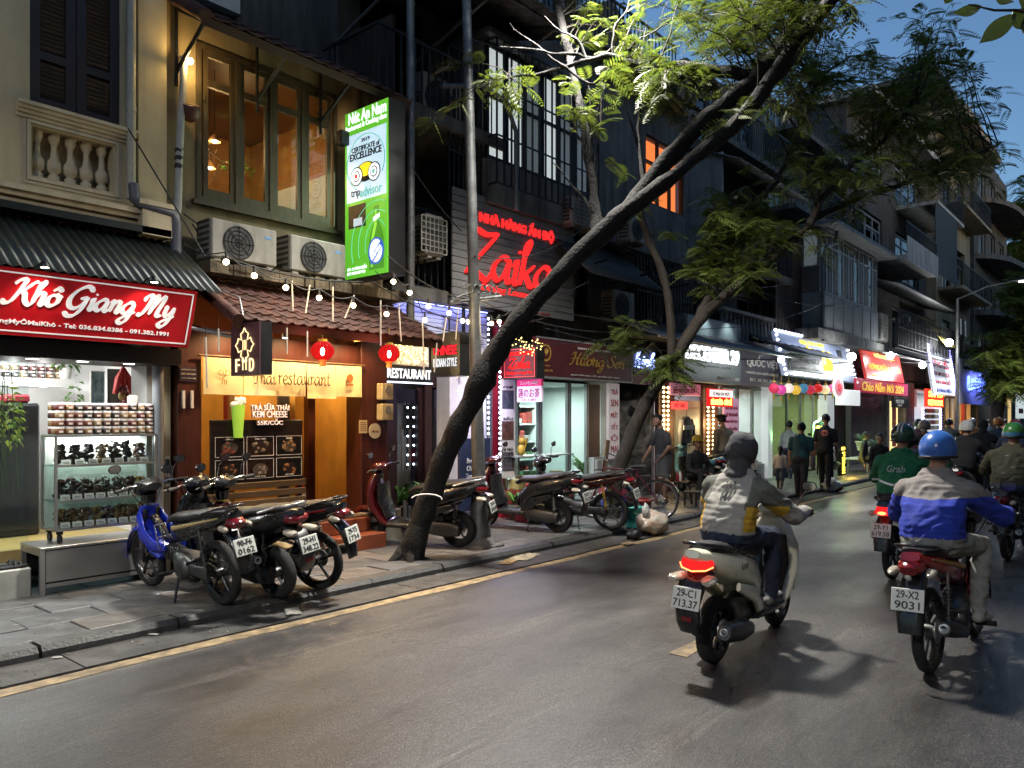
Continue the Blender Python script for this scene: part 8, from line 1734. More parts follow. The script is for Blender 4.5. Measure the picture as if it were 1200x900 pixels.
def rider(label,loc,rz,lean,top,bottom,shoe,voxel=.010,bulk=1.,hx=.20,scooter=False,helm=None,hood=None,recolor=None,mats_extra=(),hs=1.,headf=(1,0,0),grip=(.985,.31,1.0),sitz=.85,name='person',group='riders on the road',skinhands=True,mask=False,shoulder=1.27,sx=.36,bare_ankle=False):
    t=thing(name,label,'person',loc,rz,group); t.rotation_euler=(lean,0,rz); P=[]; k=bulk
    gx,gy,gz=grip; shz=shoulder; hc=Vector((sx+.075,0,shz+.225))
    P += [('E',(hx,0,sitz+.02),(.155*k,.175*k,.13),1),('C',(sx-.01,-.125,shz-.025),(sx-.01,.125,shz-.025),.076*k,.076*k,0),('C',(sx,0,shz),(sx+.045,0,shz+.12),.066,.058,0 if hood else 2)]
    column(P,[(hx-.005,sitz+.05,.150*k,.178*k),(hx+.0,sitz+.12,.145*k,.180*k),(hx+.05,sitz+.24,.132*k,.182*k),(sx-.04,shz-.10,.128*k,.190*k),(sx-.015,shz-.03,.11*k,.165*k),(sx+.01,shz+.03,.08*k,.11*k)],0)
    P += [('C',(sx+.02,-.05,shz+.05),(sx+.02,.05,shz+.05),.062*k,.062*k,0)]
    for s in (-1,1):
        sh=Vector((sx,s*.165*k,shz-.045)); el=Vector((sx+.26,s*(.30*k),shz-.24)); wr=Vector((gx-.075,s*gy,gz+.015))
        P += [('C',sh,el,.073*k,.058*k,0),('C',el,wr,.058*k,.040*k,0)]
        f=(Vector((gx,s*gy,gz+.03))-wr); f=Vector((1,0,.12)); hand(P,wr+Vector((.015,0,.0)),f,(0,0,-1),(0,-s,0),.85,2 if skinhands else 4)
        hp=Vector((hx+.03,s*.095,sitz-.0))
        if scooter: kn=Vector((hx+.46,s*.155,sitz-.03)); an=Vector((hx+.50,s*.15,.40)); toe=Vector((hx+.66,s*.16,.355))
        else: kn=Vector((hx+.44,s*.20,sitz-.06)); an=Vector((hx+.26,s*.21,.38)); toe=Vector((hx+.42,s*.235,.31))
        P += [('C',hp,kn,.092,.066,1),('C',kn,an,.068,.050,1)]
        heel=an+Vector((-.05,0,-.055)); P += [('C',an,heel+Vector((.02,0,.01)),.042,.040,2 if bare_ankle else 1),('C',heel,toe,.038,.034,3),('C',heel+Vector((.06,0,.015)),toe-Vector((.05,0,0)),.042,.036,3)]
    headprims(P,hc,2,headf,hs)
    if hood: P += [('E',hc+Vector((-.012,0,.015)),(.125,.112,.135),4),('C',hc+Vector((-.05,0,-.10)),(sx-.01,0,shz+.06),.085,.085,4)]
    me=grow('body',P,[top,bottom,skinm,shoe]+([hood] if hood else [])+list(mats_extra),voxel,recolor,3,.011 if voxel < .013 else 0); o=put('body',me,t)
    if helm: helmet(t,hc+Vector((0,0,.005)),helm,headf,hs)
    if mask: MB().sphere(hc+Vector(headf)*.055+Vector((0,0,-.045)),(.062,.066,.05),12,8).build('face_mask',paper,t)
    if not hood: hair(t,hc,headf,hs,low=-.075)
    t['bvh']=0; del t['bvh']; return t,o,hc
def bvh_of(o): me=o.data; return BVHTree.FromPolygons([v.co.copy() for v in me.vertices],[tuple(p.vertices) for p in me.polygons])
def walker(label,loc,rz,top,bottom,shoe,h=1.65,step=.22,bulk=1.,short=False,shorts=False,voxel=.014,arms=None,lean=.03,headf=(1,0,0),hairk=None,sit=False,group='people on the pavement',face=True,sandals=False,name='person',headtilt=0.,bare=False,recolor=None,extra=()):
    """standing, walking or low-sitting figure; x forward. arms: ((elbow, wrist) left, right) overrides in units of height"""
    t=thing(name,label,'person',loc,rz,group); P=[]; H=h; k=bulk
    hz=.53*H if not sit else .28*H; hx=0. if not sit else -.02; cx=hx+lean*H*.3; shz=hz+.285*H; shx=hx+lean*H
    P += [('E',(hx,0,hz+.005*H),(.080*H*k,.098*H*k,.075*H),1),('C',(shx,-.070*H,shz-.03*H),(shx,.070*H,shz-.03*H),.042*H*k,.042*H*k,0),('C',(shx,0,shz),(shx+.012*H,0,shz+.07*H),.036*H,.033*H,2)]
    column(P,[(hx,hz+.02*H,.078*H*k,.100*H*k),(hx+lean*H*.3,hz+.09*H,.068*H*k,.090*H*k),(hx+lean*H*.65,hz+.18*H,.070*H*k,.098*H*k),(shx-.008*H,shz-.055*H,.066*H*k,.102*H*k),(shx,shz-.01*H,.05*H*k,.075*H*k),(shx+.004*H,shz+.025*H,.04*H,.05*H)],0)
    hc=Vector((shx+.022*H+headtilt*.05,0,shz+.128*H))
    for s in (-1,1):
        sh=Vector((shx,s*.098*H*k,shz-.035*H))
        if arms: el,wr=(Vector(q)*H for q in arms[0 if s > 0 else 1])
        else: el=sh+Vector((-.02*H-s*.02*H*(step > 0),s*.025*H,-.175*H)); wr=el+Vector((.05*H-s*.03*H*(step > 0),s*.005*H,-.15*H))
        m_=2 if short else 0; mid=sh.lerp(el,.62)
        if short: P += [('C',sh,mid,.042*H*k,.038*H*k,0),('C',mid,el,.027*H,.024*H,2)]
        else: P.append(('C',sh,el,.042*H*k,.034*H*k,0))
        P.append(('C',el,wr,(.025 if short else .033*k)*H,(.018 if short else .024*k)*H,m_)); d=(wr-el).normalized(); hand(P,wr+d*.005,d,(.3,-s*.9,0) if not sit else (0,0,-1),(.9,0,-.2) if not sit else (0,-s,0),.35,2,H/1.7)
        hp=Vector((hx,s*.052*H,hz-.01*H))
        if sit: kn=Vector((hx+.24*H,s*.075*H,hz+.07*H)); an=Vector((hx+.22*H,s*.08*H,.05*H));
        else: sx_=s*step*H*.5; kn=Vector((hx+sx_*.55+.015*H,s*.055*H,hz*.52)); an=Vector((hx+sx_-(.03*H if sx_ < 0 else 0),s*.055*H,.048*H+(.03*H if sx_ < 0 else 0)))
        if shorts: mm=hp.lerp(kn,.85); P += [('C',hp,mm,.060*H*k,.052*H*k,1),('C',mm,kn,.038*H,.034*H,2),('C',kn,an,.036*H,.022*H,2)]
        else: P += [('C',hp,kn,.056*H*k,.040*H*k,1),('C',kn,an,.040*H*k,.028*H*k,1)]
        P += [('C',an+Vector((-.02*H,0,-.022*H)),an+Vector((.085*H,s*.008*H,-.026*H)),.024*H,.021*H,3),('C',an,an+Vector((0,0,-.01*H)),.024*H,.024*H,2 if shorts else 3)]
    headprims(P,hc,2,headf,H/1.68)
    o=put('body',grow('body',P,[top,bottom,skinm,shoe]+list(extra),voxel,recolor),t)
    if face: facebits(t,hc,headf,H/1.68)
    if hairk is not None: hair(t,hc,headf,H/1.68,**hairk)
    return t,o,hc
# ================================================================== parked two-wheelers
def at_rear(u,v,z=PZ): p=PG(u,v,z); return Vector((p.x,p.y,z))
blue=paint('bike_blue',(.012,.035,.50)); maroon=paint('bike_maroon',(.065,.005,.008)); redp=paint('bike_red',(.36,.012,.014)); ivory=paint('bike_ivory',(.82,.80,.62),.3); gunm=paint('bike_gunmetal',(.05,.05,.055)); silver_t=mat('silver_trim',(.5,.5,.5),.3,.7)
underbone('blue motorbike parked nose to the shop beside the glass display cabinet',at_rear(262,708),R(93),blue,blkp,'90-F6\n0162',-R(7),basket=True,seatc=mat('yellow_stripe',(.55,.42,.18),.4),group='motorbikes parked on the pavement')
scooter('black scooter parked between the blue motorbike and the maroon-striped scooter',at_rear(327,700),R(97),blkp,gunm,'29-H1\n348.22',-R(7),group='motorbikes parked on the pavement',trim=silver_t)
underbone('black motorbike with maroon stripe and white plate parked before the red steps',at_rear(374,690),R(108),maroon,blkp,'29-Y5\n1734',-R(7),seatc=redp,group='motorbikes parked on the pavement')
scooter('dark red scooter parked behind the leaning trunk',at_rear(538,641),R(112),maroon,blkp,'29-N1\n878.98',-R(7),c3=blkp,group='motorbikes parked on the pavement',trim=silver_t)
scooter('black and red scooter parked right of the lamp pole',at_rear(655,624),R(98),maroon,blkp,'29-D2\n319.28',-R(7),c3=blkp,group='motorbikes parked on the pavement')
underbone('black and red motorbike with golden shock absorber parked beside the bowed trunk',at_rear(716,621),R(100),blkp,maroon,'30-K8\n7712',-R(7),gold_shock=True,group='motorbikes parked on the pavement',wheelm=engm)
bicycle('old dark red bicycle leaning beside the bowed trunk',at_rear(771,610),R(112),-R(6),maroon)
scooter('light blue scooter parked beside the bulb rows',at_rear(838,582),R(60),paint('bike_skyblue',(.14,.34,.46)),blkp,'29-B1\n552.01',-R(7),group='motorbikes parked on the pavement')
scooter('white-fronted scooter parked behind the child',Vector((16.9,7.2,PZ)),R(35),ivory,blkp,'29-E2\n114.73',-R(7),group='motorbikes parked on the pavement')
underbone('dark motorbike parked by the yellow light box',Vector((21.6,6.9,PZ)),R(25),gunm,blkp,'30-M4\n2290',-R(7),group='motorbikes parked on the pavement')
# ================================================================== riders on the road
jk_grey=cloth('jacket_stone',(.33,.315,.28)); jk_olive=cloth('jacket_sage',(.125,.13,.105)); jk_yel=cloth('jacket_yellow',(.50,.30,.02)); hoodm=cloth('hood_grey',(.05,.05,.055)); jeans=cloth('jeans_navy',(.02,.03,.06)); shoeg=mat('shoe_grey',(.16,.16,.15),.7); shoed=mat('shoe_dark',(.03,.028,.026),.7); paleshoe=mat('shoe_pale',(.36,.35,.32),.7)
w=PG(836,776);
ws_=scooter('cream white scooter with lit red tail light riding away up the street',(w.x,w.y,0),R(2),ivory,ivory,'29-C1\n713.37',R(2),lit=True,group='two-wheelers on the road',stand=False,inner=blkp)
rb_=next(c for c in ws_.children if c.name.startswith('rear_body')); text(ws_,'Lead',(.10,-.3,.70),.13,.045,inkb,'S',name='model_lettering',shear=.35,wrap=bvh_of(rb_))
def rc_white(C,mi):
    x,y,z=C[:,0],C[:,1],C[:,2]; m=mi.copy(); top=mi == 0
    m[top & (np.abs(y) > .135) & (z > 1.08)]=5; m[top & (np.abs(y) > .15) & (z > .93) & (z < 1.10) & (x < .46)]=6; m[top & (x > .55) & (z < 1.22)]=0; return m
t,o,hc=rider('person in a stone grey jacket and hood riding the cream white scooter',(w.x,w.y,0),R(2),R(2),jk_grey,jeans,shoeg,.0095,1.12,.18,True,hood=hoodm,recolor=rc_white,mats_extra=(jk_olive,jk_yel),sitz=.87,shoulder=1.25,sx=.33)
bv=bvh_of(o)
for k in range(3): text(t,'I',(0,.030-.028*k,1.20),.016,.125,black,'W',name='back_emblem',wrap=bv)
w=PG(1090,788); bluej=cloth('jacket_blue',(.012,.035,.34)); taupe=cloth('jacket_taupe',(.22,.20,.185)); paleg=cloth('trousers_pale',(.24,.245,.225)); bluehelm=mat('helmet_blue',(.03,.12,.42),.3,var=.06,coat=.3)
underbone('dark red motorbike ridden by the blue-helmeted person',(w.x,w.y,0),R(-3),maroon,redp,'29-X2\n9031',R(-2),group='two-wheelers on the road',stand=False,wheelm=engm,seatc=mat('decal_orange',(.45,.22,.05),.4))
def rc_blue(C,mi):
    m=mi.copy(); m[(mi == 0) & (C[:,2] > 1.155+.05*np.abs(C[:,1]))]=4; return m
t,o,hc=rider('person in a blue and taupe jacket with a blue helmet on the dark red motorbike',(w.x,w.y,0),R(-3),R(-2),bluej,paleg,paleshoe,.0095,1.16,.17,False,bluehelm,recolor=rc_blue,mats_extra=(taupe,),sitz=.86,shoulder=1.25,sx=.32)
w=PG(1046,678); green=cloth('jacket_green',(.013,.16,.062)); ghelm=mat('helmet_green',(.006,.05,.025),.25,var=.05,coat=.3)
g1=underbone('black motorbike with glowing tail light ridden by the green-jacketed person',(w.x,w.y,0),R(-1),blkp,blkp,'29-Y1\n619.58',0,lit=True,group='two-wheelers on the road',stand=False); point('lamp',g1,(-.62,0,.74),.12,(1,.06,.04),.05); MB().sphere((-.392,0,.735),(.008,.045,.018),10,6).build('tail_light_core',lit_hot,g1)
t,o,hc=rider('person in a green lettered jacket and striped green helmet',(w.x,w.y,0),R(-1),0,green,cloth('trousers_black',(.02,.02,.022)),shoed,.011,1.15,.17,False,ghelm,sitz=.87,shoulder=1.28,sx=.32,bare_ankle=True)
bv=bvh_of(o); text(t,'Grab',(0,-.0,1.17),.19,.075,paper,'W',name='jacket_lettering',bold=.02,wrap=bv)
ch=[]
for s in (-1,1):
    pts=[]; n=8
    for i in range(n+1): y=s*.21*i/n; z=1.00+.055*i/n; pts.append((y,z))
    V=np.array([(0,y,z+dz) for y,z in pts for dz in (.011,-.011)]); V=wrap_on(V,bv,Vector((-1,0,0))); b=MB().raw([tuple(q) for q in V],[(i*2,i*2+1,i*2+3,i*2+2) for i in range(n)]); b.build('reflective_stripe',lightbox('reflective_glow',(.62,.62,.60),.05,sample=False),t)  # faint glow in the stripe colour imitates reflected light
text(t,'Grab',(hc.x-.3,0,hc.z+.0),.14,.05,paper,'W',name='helmet_lettering',bold=.02,wrap=BVHTree.FromPolygons([v.co.copy() for v in t.children[1].data.vertices],[tuple(p.vertices) for p in t.children[1].data.polygons]))
for s in (-1,1): MB().tube([(hc.x+.135*1.09*math.cos(R(a)),s*.018,hc.z+.025+.137*math.sin(R(a))) for a in range(20,166,12)],.010,6).build('helmet_stripe',paper,t)
w=Vector((11.0,1.45,0)); olive=cloth('jacket_olive',(.050,.048,.026))
g2=underbone('black motorbike ridden by the person in the olive jacket',w,R(-3),gunm,blkp,'30-Z3\n1187',0,group='two-wheelers on the road',stand=False)
t,o,hc=rider('person in a quilted olive jacket with a green and blue helmet',w,R(-3),0,olive,cloth('jeans_blue',(.035,.06,.11)),shoed,.012,1.2,.17,False,mat('helmet_leaf',(.03,.16,.03),.3,coat=.3),sitz=.87,shoulder=1.29,sx=.30)
for z in (.98,1.05,1.12,1.19,1.26):
    V=np.array([(0,-.17+.34*i/10,z+dz) for i in range(11) for dz in (.005,-.005)]); V=wrap_on(V,bvh_of(o),Vector((-1,0,0))); MB().raw([tuple(q) for q in V],[(i*2,i*2+1,i*2+3,i*2+2) for i in range(10)]).build('quilt_seam',black,t)
MB().lathe([(.1335,-.012),(.1345,.0),(.1335,.03)],24,Matrix.Translation(hc) @ Matrix.Diagonal((1.08,.95,1,1)),caps=False).build('helmet_band',mat('helmet_band_blue',(.04,.16,.30),.3),t)
# farther riders
blackj=cloth('jacket_black',(.012,.012,.013)); greyj=cloth('jacket_grey',(.11,.11,.115)); navy=cloth('jacket_navy',(.02,.035,.075)); brownj=cloth('jacket_rust',(.16,.05,.02)); redj=cloth('scarf_red',(.16,.012,.02))
def far_rider(label,blabel,u,d,top,helm=None,hood=None,rz=0.,kind='s',c=gunm,**k):
    p=PD(u,490,d); loc=(p.x,p.y,0)
    if kind == 's': scooter(blabel,loc,rz,c,blkp,'29-K%d\n%d.07' % (int(d) % 9,200+int(d*7)),0,group='two-wheelers on the road',stand=False)
    else: underbone(blabel,loc,rz,c,blkp,'30-L%d\n%d' % (int(d) % 9,2000+int(d*31)),0,group='two-wheelers on the road',stand=False)
    return rider(label,loc,rz,0,top,MATS['trousers_black'],shoed,.018,1.15,.18,kind == 's',helm,hood,**k)
far_rider('person in black with a white helmet ahead of the blue-helmeted rider','dark scooter ridden by the person in the white helmet',1126,13.6,blackj,mat('helmet_white',(.55,.55,.53),.3),rz=R(-2),shoulder=1.30)
far_rider('person in a black hooded coat riding ahead of the white helmet','dark scooter ridden by the person in the black hood',1147,17.2,blackj,hood=blackj,rz=R(-2),shoulder=1.33)
far_rider('person in a navy jacket with an orange helmet and red scarf','dark motorbike ridden by the person in the orange helmet',1166,19.5,navy,mat('helmet_orange',(.42,.13,.02),.3),rz=R(-2),kind='u',shoulder=1.36)
far_rider('person in grey with a black helmet far ahead of the white helmet','dark scooter ridden by the person in grey',1108,24.,greyj,MATS['helmet_blue'] if False else mat('helmet_black',(.015,.015,.016),.3),rz=R(-1),shoulder=1.33)
far_rider('person in a brown coat with a silver helmet far up the street','dark motorbike ridden by the person in the brown coat',1136,27.,brownj,mat('helmet_silver',(.35,.35,.36),.3,.4),rz=R(-2),kind='u',shoulder=1.34)
far_rider('person in navy with a red helmet at the right edge','dark scooter ridden by the person in the red helmet',1184,15.5,navy,mat('helmet_red',(.32,.02,.02),.3),rz=R(-3),shoulder=1.31)
t,o,hc=far_rider('masked person in a dark jacket riding towards the camera','dark scooter ridden towards the camera',1092,17.0,blackj,mat('helmet_beige',(.30,.24,.18),.3),rz=R(172),mask=True,shoulder=1.30); facebits(t,hc+Vector((0,0,.01)))
far_rider('person in a plum jacket with a dark helmet left of the masked rider','dark motorbike ridden by the person in plum',1073,20.,cloth('jacket_plum',(.10,.03,.06)),mat('helmet_dark',(.03,.03,.035),.3),rz=R(4),kind='u',shoulder=1.32)
walker('person with a rust jacket walking far away by the kerb tree',PG(1178,538),R(20),brownj,MATS['trousers_black'],shoed,1.66,.2,voxel=.03,hairk={}); walker('person in white walking far away at the right edge',PG(1193,540),R(-160),cloth('coat_white',(.55,.54,.52)),cloth('trousers_white',(.5,.5,.48)),shoed,1.66,.2,voxel=.03,hairk={}); walker('person in navy standing far away near the teal cabinet',PG(1160,535),R(90),navy,MATS['trousers_black'],shoed,1.66,0,voxel=.03,hairk={})
# ================================================================== people on the pavement
teal=cloth('top_teal',(.012,.075,.085)); blackt=cloth('tee_black',(.014,.014,.016)); greytee=cloth('tee_slate',(.045,.048,.055)); greysh=cloth('shorts_grey',(.20,.20,.20)); sandalm=mat('sandal',(.10,.06,.04),.7); beige=cloth('coat_beige',(.24,.22,.18)); whitet=cloth('tee_white',(.50,.47,.46)); denim=cloth('skirt_denim',(.14,.18,.22)); pshirt=cloth('shirt_pale',(.42,.47,.50))
pos=lambda u,v: Vector(tuple(PG(u,v,PZ)[:2])+(PZ,))
t,o,hc=walker('person in a slate tee and grey shorts standing in the steam by the bowed trunk',Vector((13.1,7.3,PZ)),R(158),greytee,greysh,sandalm,1.66,.06,1.08,True,True,hairk={'low': .0},headtilt=1.,lean=.05,arms=(((.06,.16,.64),(.16,.13,.52)),((.06,-.16,.64),(.18,-.12,.53))))
t,o,hc=walker('person in dark clothes and a yellow cap sitting on a low stool',Vector((14.3,7.25,PZ)),R(-118),blackt,cloth('trousers_soft',(.03,.03,.032)),shoed,1.60,0,1.05,sit=True,hairk={'low': -.05},arms=(((.10,.17,.36),(.22,.08,.33)),((.10,-.17,.36),(.22,-.08,.33))))
cp_=MB(); cp_.lathe([(.112,.055),(.112,.09),(.095,.135),(.05,.165),(.001,.17)],18,Matrix.Translation(hc)); cp_.box(.06,.20,-.075,.075,.052,.062,0,.003,Matrix.Translation(hc)); cp_.build('yellow_cap',cloth('cap_yellow',(.48,.33,.02)),t)
t,o,hc=walker('older person in a beige coat and dark beret facing the lit window',Vector((16.3,7.55,PZ)),R(62),beige,cloth('trousers_grey',(.06,.06,.065)),shoed,1.66,0,1.12,hairk={'low': -.04},headtilt=.6); MB().lathe([(.105,.05),(.135,.09),(.12,.125),(.05,.145),(.001,.147)],18,Matrix.Translation(hc+Vector((.012,0,0)))).build('beret',blackt,t)
p=PG(938,584); t,o,hc=walker('woman-sized figure in a teal top and black trousers walking beside the child',(p.x,p.y,0),R(3),teal,MATS['trousers_black'],sandalm,1.60,.16,1.18,True,hairk={'bun': True}); t['label']='person in a teal top with a shoulder bag walking beside the child'
bgm=cloth('bag_tan',(.30,.24,.19)); bag=thing('shoulder_bag','tan shoulder bag carried by the person in teal','bag',(p.x,p.y,0),R(3)); MB().loft([(.05,-.25,.62,.06,.02),(.0,-.25,.72,.13,.05),(.0,-.25,.88,.11,.04),(0,-.25,.92,.09,.02)],12,3,side=(1,0,0)).build('pouch',bgm,bag); MB().tube([(-.02,-.24,.90),(-.14,-.1,1.12),(-.12,.1,1.30),(.04,.13,1.36),(.14,-.05,1.18),(.08,-.22,.92)],.009,6).build('strap',black,bag)
p=PG(914,578); walker('small child in a white top and denim skirt with a long ponytail',(p.x,p.y,0),R(5),whitet,denim,shoed,1.06,.16,1.05,False,True,hairk={'long_': .22},voxel=.011)
p=PG(928,566); walker('person in a pale shirt walking just ahead of the teal top',(p.x+.3,p.y+.2,0),R(5),pshirt,MATS['jeans_navy'],shoed,1.62,.14,hairk={})
p=pos(967,573); t,o,hc=walker('person in a black tee with a pink flower print near the neon sign',p,R(8),blackt,MATS['trousers_black'],shoed,1.68,.15,1.1,True,hairk={'low': -.02}); bv=bvh_of(o)
for k in range(6):
    a=k*R(60); V=np.array([(0,.055*math.cos(a)*.0+.055*math.cos(a)+.035*math.cos(R(i*45)),1.28+.05*math.sin(a)+.03*math.sin(R(i*45))) for i in range(8)]); V=wrap_on(V,bv,Vector((-1,0,0)))
    MB().raw([tuple(q) for q in V],[tuple(range(8))]).build('flower_print',mat('flower_pink',(.55,.16,.14),.8),t)
p=pos(1030,566); walker('person sitting on a low stool left of the green jacket',p,R(-150),blackt,MATS['trousers_black'],shoed,1.6,0,sit=True,hairk={}); walker('person in a grey top sitting beside the flower stall',pos(1022,560)+Vector((1.0,.5,0)),R(-90),greytee,MATS['trousers_black'],shoed,1.6,0,sit=True,hairk={})
# ================================================================== string lights, wires, small things
bulb_e=emat('string_bulb',(1,.80,.5),9); wirem=mat('wire_black',(.012,.012,.012),.6,var=0)
def string(label,readings,Y,ends):
    pts=[PY(u,v,Y) for u,v in readings]; o=PY(*ends[0]); t=thing('string_lights',label,'string lights',o); q=[Vector((0,0,0))]
    for p in pts: q.append(p-o+Vector((0,0,.10)))
    q.append(PY(*ends[1])-o); P=[]
    for i in range(len(q)-1):
        for j in range(6): s=j/6; c=q[i].lerp(q[i+1],s); c.z -= .06*math.sin(math.pi*s); P.append(c)
    P.append(q[-1]); MB().tube(P,.006,5).build('cord',wirem,t)
    for p in pts:
        c=p-o; g=MB().sphere(c,.030,10,8).build('bulb',bulb_e,t); MB().tube([c+Vector((0,0,.025)),c+Vector((0,0,.10))],[.016,.010],7).build('socket',wirem,g)
    c=sum((p-o for p in pts),Vector())/len(pts); point('lamp',t,c+Vector((0,-.25,0)),14,(1,.75,.42),.25)
string('string of warm bulbs along the tiled awning',[(265,307),(298,323),(335,337),(374,349),(414,358),(453,368)],6.95,((215,285,7.6),(480,350,7.0)))
string('string of warm bulbs from the green lightbox to the lamp pole',[(461,330),(480,343),(502,359),(526,367),(542,376),(549,377)],6.75,((440,318,7.2),(560,365,6.65)))
string('short string of warm bulbs right of the lamp pole',[(498,375),(576,379),(585,377)],6.9,((490,352,7.0),(600,360,6.9)))
tubem=lightbox('meteor_tube',(.5,.46,.38),.12,sample=False)
for k,(u,v0,v1,du) in enumerate(((243,395,455,-2),(256,385,412,0),(336,384,415,0),(343,329,364,-1),(358,334,367,5),(390,336,376,0),(404,346,373,11),(360,388,418,0),(446,352,405,0),(470,356,400,-3),(497,378,440,-2),(519,372,400,4),(534,360,398,3),(509,402,436,3))):
    p=PY(u+du,v0,6.98); q=PY(u,v1,6.98); t=thing('meteor_tube_light','thin hanging light tube, %s from the left along the awnings' % (ordn[[0,1,2,3,4,6,7,5,8,9,10,12,13,11][k]]),'tube light',p,0,'hanging light tubes'); MB().tube([(0,0,0),q-p],.009,6).build('tube',tubem,t); MB().tube([(0,0,0),(0,0,.12)],.003,4).build('wire',wirem,t)
for k,(a,c,s,l) in enumerate((((215,250,8.1),(405,320,7.9),.22,'black cable looping under the two air conditioner units'),((225,262,8.1),(330,318,7.9),.3,'loose black cable hanging left of the ledge'),((436,330,7.1),(640,372,7.3),.3,'black cable drooping across the blue-lit fascia'),((470,372,7.2),(720,395,7.4),.22,'dark cable along the top of the maroon sign'),((556,300,6.6),(700,250,7.7),.3,'cable rising from the pole to the lit bay'),((690,268,7.6),(935,330,7.5),.5,'cable sagging below the orange window'),((640,385,7.0),(915,400,7.1),.3,'cable over the maroon and slate signs'),((800,300,7.6),(1040,352,7.2),.6,'dark cable across the galleries behind the leaves'),((960,395,7.0),(1110,420,7.0),.4,'cable above the Tet banner'),((150,150,8.0),(240,300,7.7),.0,'thin black wire slanting from the cream wall to the ledge'),((480,350,7.0),(690,330,7.3),.25,'sagging black cable from the awning past the slatted sign'),((455,300,7.2),(560,352,6.6),.12,'black cable from the green lightbox to the pole bracket'),((560,352,6.6),(800,372,7.2),.35,'long sagging cable from the pole bracket to the clothes shop'),((482,195,7.5),(540,270,7.8),.05,'dark cable crossing the balcony beside the slatted sign'),((560,340,6.6),(1005,330,7.0),.9,'long overhead cable running down the street from the pole'),((260,300,7.7),(425,330,7.6),.08,'black cable draped along the mossy ledge'),((548,45,6.7),(770,70,8.0),.2,'thin wire from the lamp pole to the orange-window house'))):
    cable('cable',l,[PY(*a),PY(*c)],.009,wirem,group='overhead cables',sag=s)
pb2=PD(557,350,9.72); t=thing('pole_bracket','iron bracket with looped insulators on the lamp pole','bracket',pb2); MB().tube([(-.35,.1,-.08),(.38,-.1,.06)],.025,6).tube([(-.3,.05,-.02),(.0,0,.1)],.014,5).build('cross_arm',galv,t)
for k in range(6): x=-.26+k*.11; MB().tube([(x+.05*math.cos(R(a)),-.06,.09+k*.01+.055*math.sin(R(a))) for a in range(-60,250,30)],.009,5).build('insulator_loop',galv,t)
# plants on the pavement
def pot_plant(label,loc,potm,r,h,n,spread,ln,wd,seed,arch=.6,leafm=None):
    t=thing('potted_plant',label,'plant',loc,0,'potted plants'); MB().lathe([(r*.7,0),(r,h),(r*1.08,h),(r*1.08,h+.03),(r*.9,h+.03),(r*.9,h-.02)],16).build('pot',potm,t); MB().lathe([(r*.9,h-.02),(r*.9,h-.01)],12).build('soil',mat('soil',(.03,.02,.015),.9),t); rr=random.Random(seed); b=MB()
    for k in range(n):
        th=rr.uniform(0,6.28); L=ln*rr.uniform(.6,1.1); d=Vector((math.cos(th),math.sin(th),0)); s=Vector((-d.y,d.x,0)); vs=[]
        for i in range(5): q=i/4; c=d*(spread*q*rr.uniform(.8,1))+Vector((0,0,h+L*(q-arch*q*q))); ww=wd*math.sin(math.pi*(.15+.8*q)); vs += [c+s*ww,c-s*ww]
        b.raw(vs,[(i*2,i*2+1,i*2+3,i*2+2) for i in range(4)],0,True)
    b.build('foliage',leafm or leafg,t); return t
terr=mat('pot_brown',(.07,.03,.02),.6); pot_plant('bushy potted plant beside the right red pillar',PG(468,618,PZ),terr,.15,.30,46,.38,.75,.02,1); pot_plant('leafy potted plant in front of the dark doorway',(7.65,8.0,PZ),terr,.16,.35,40,.35,.8,.04,2); pot_plant('big-leaved plant in a white pot before the sweets shop',PG(688,587,PZ),whiteplastic,.2,.42,26,.45,1.0,.05,3,.5); pot_plant('small potted fern beside the pier light strips',(9.35,7.85,PZ),terr,.12,.22,36,.28,.5,.02,4)
leafb=leafmat('flower_leaf',(.10,.25,.12),(.3,.4,.3),.3); pot_plant('wrapped green bouquet on the flower stall',(24.4,6.9,.75),paper,.2,.25,40,.35,.5,.03,5,.5,leafb); pot_plant('second wrapped bouquet by the flower stall',(25.3,6.8,.55),paper,.2,.25,40,.35,.5,.03,6,.5,leafb)
t=thing('flower_stall','low white flower stall table by the roller shutter','table',(24.9,6.95,PZ)); MB().box(-.9,.9,-.35,.35,.38,.43,0,.01).build('top',whitepaint,t)
for x in (-.85,.8):
    for y in (-.3,.25): pbox('leg',alu,t,x,x+.04,y,y+.04,0,.38)
# low stools and tables
stl=mat('stool_wood',(.035,.022,.014),.6);
for k,(u,v,w_,h_,l) in enumerate(((813,592,.34,.26,'front dark low stool beside the light blue scooter'),(826,585,.34,.26,'rear dark low stool beside the light blue scooter'),(800,583,.60,.34,'dark low table in front of the seated person'),(779,590,.32,.26,'dark low stool under the seated person'))):
    p=PG(u,v,PZ) if k < 3 else Vector((14.3,7.25,PZ)); t=thing('low_table' if k == 2 else 'low_stool',l,'table' if k == 2 else 'stool',p,R(10*k),None if k == 2 else 'low stools'); MB().box(-w_/2,w_/2,-.15,.15,h_-.03,h_,0,.006).build('top',stl,t)
    for x in (-w_/2+.02,w_/2-.05):
        for y in (-.13,.10): pbox('leg',stl,t,x,x+.03,y,y+.03,0,h_-.03)
tb=PG(800,583,PZ)
for k in range(3): o=MB().lathe([(.028,0),(.03,.13),(.012,.18),(.012,.21)],10).build('sauce_bottle',[redp,paper,mat('sauce_brown',(.08,.03,.01),.3)][k],None,tb+Vector((-.18+k*.11,.02,.342))); tag(o,'%s sauce bottle on the dark low table' % ('red','white','brown')[k],'bottle','bottles on the low table')
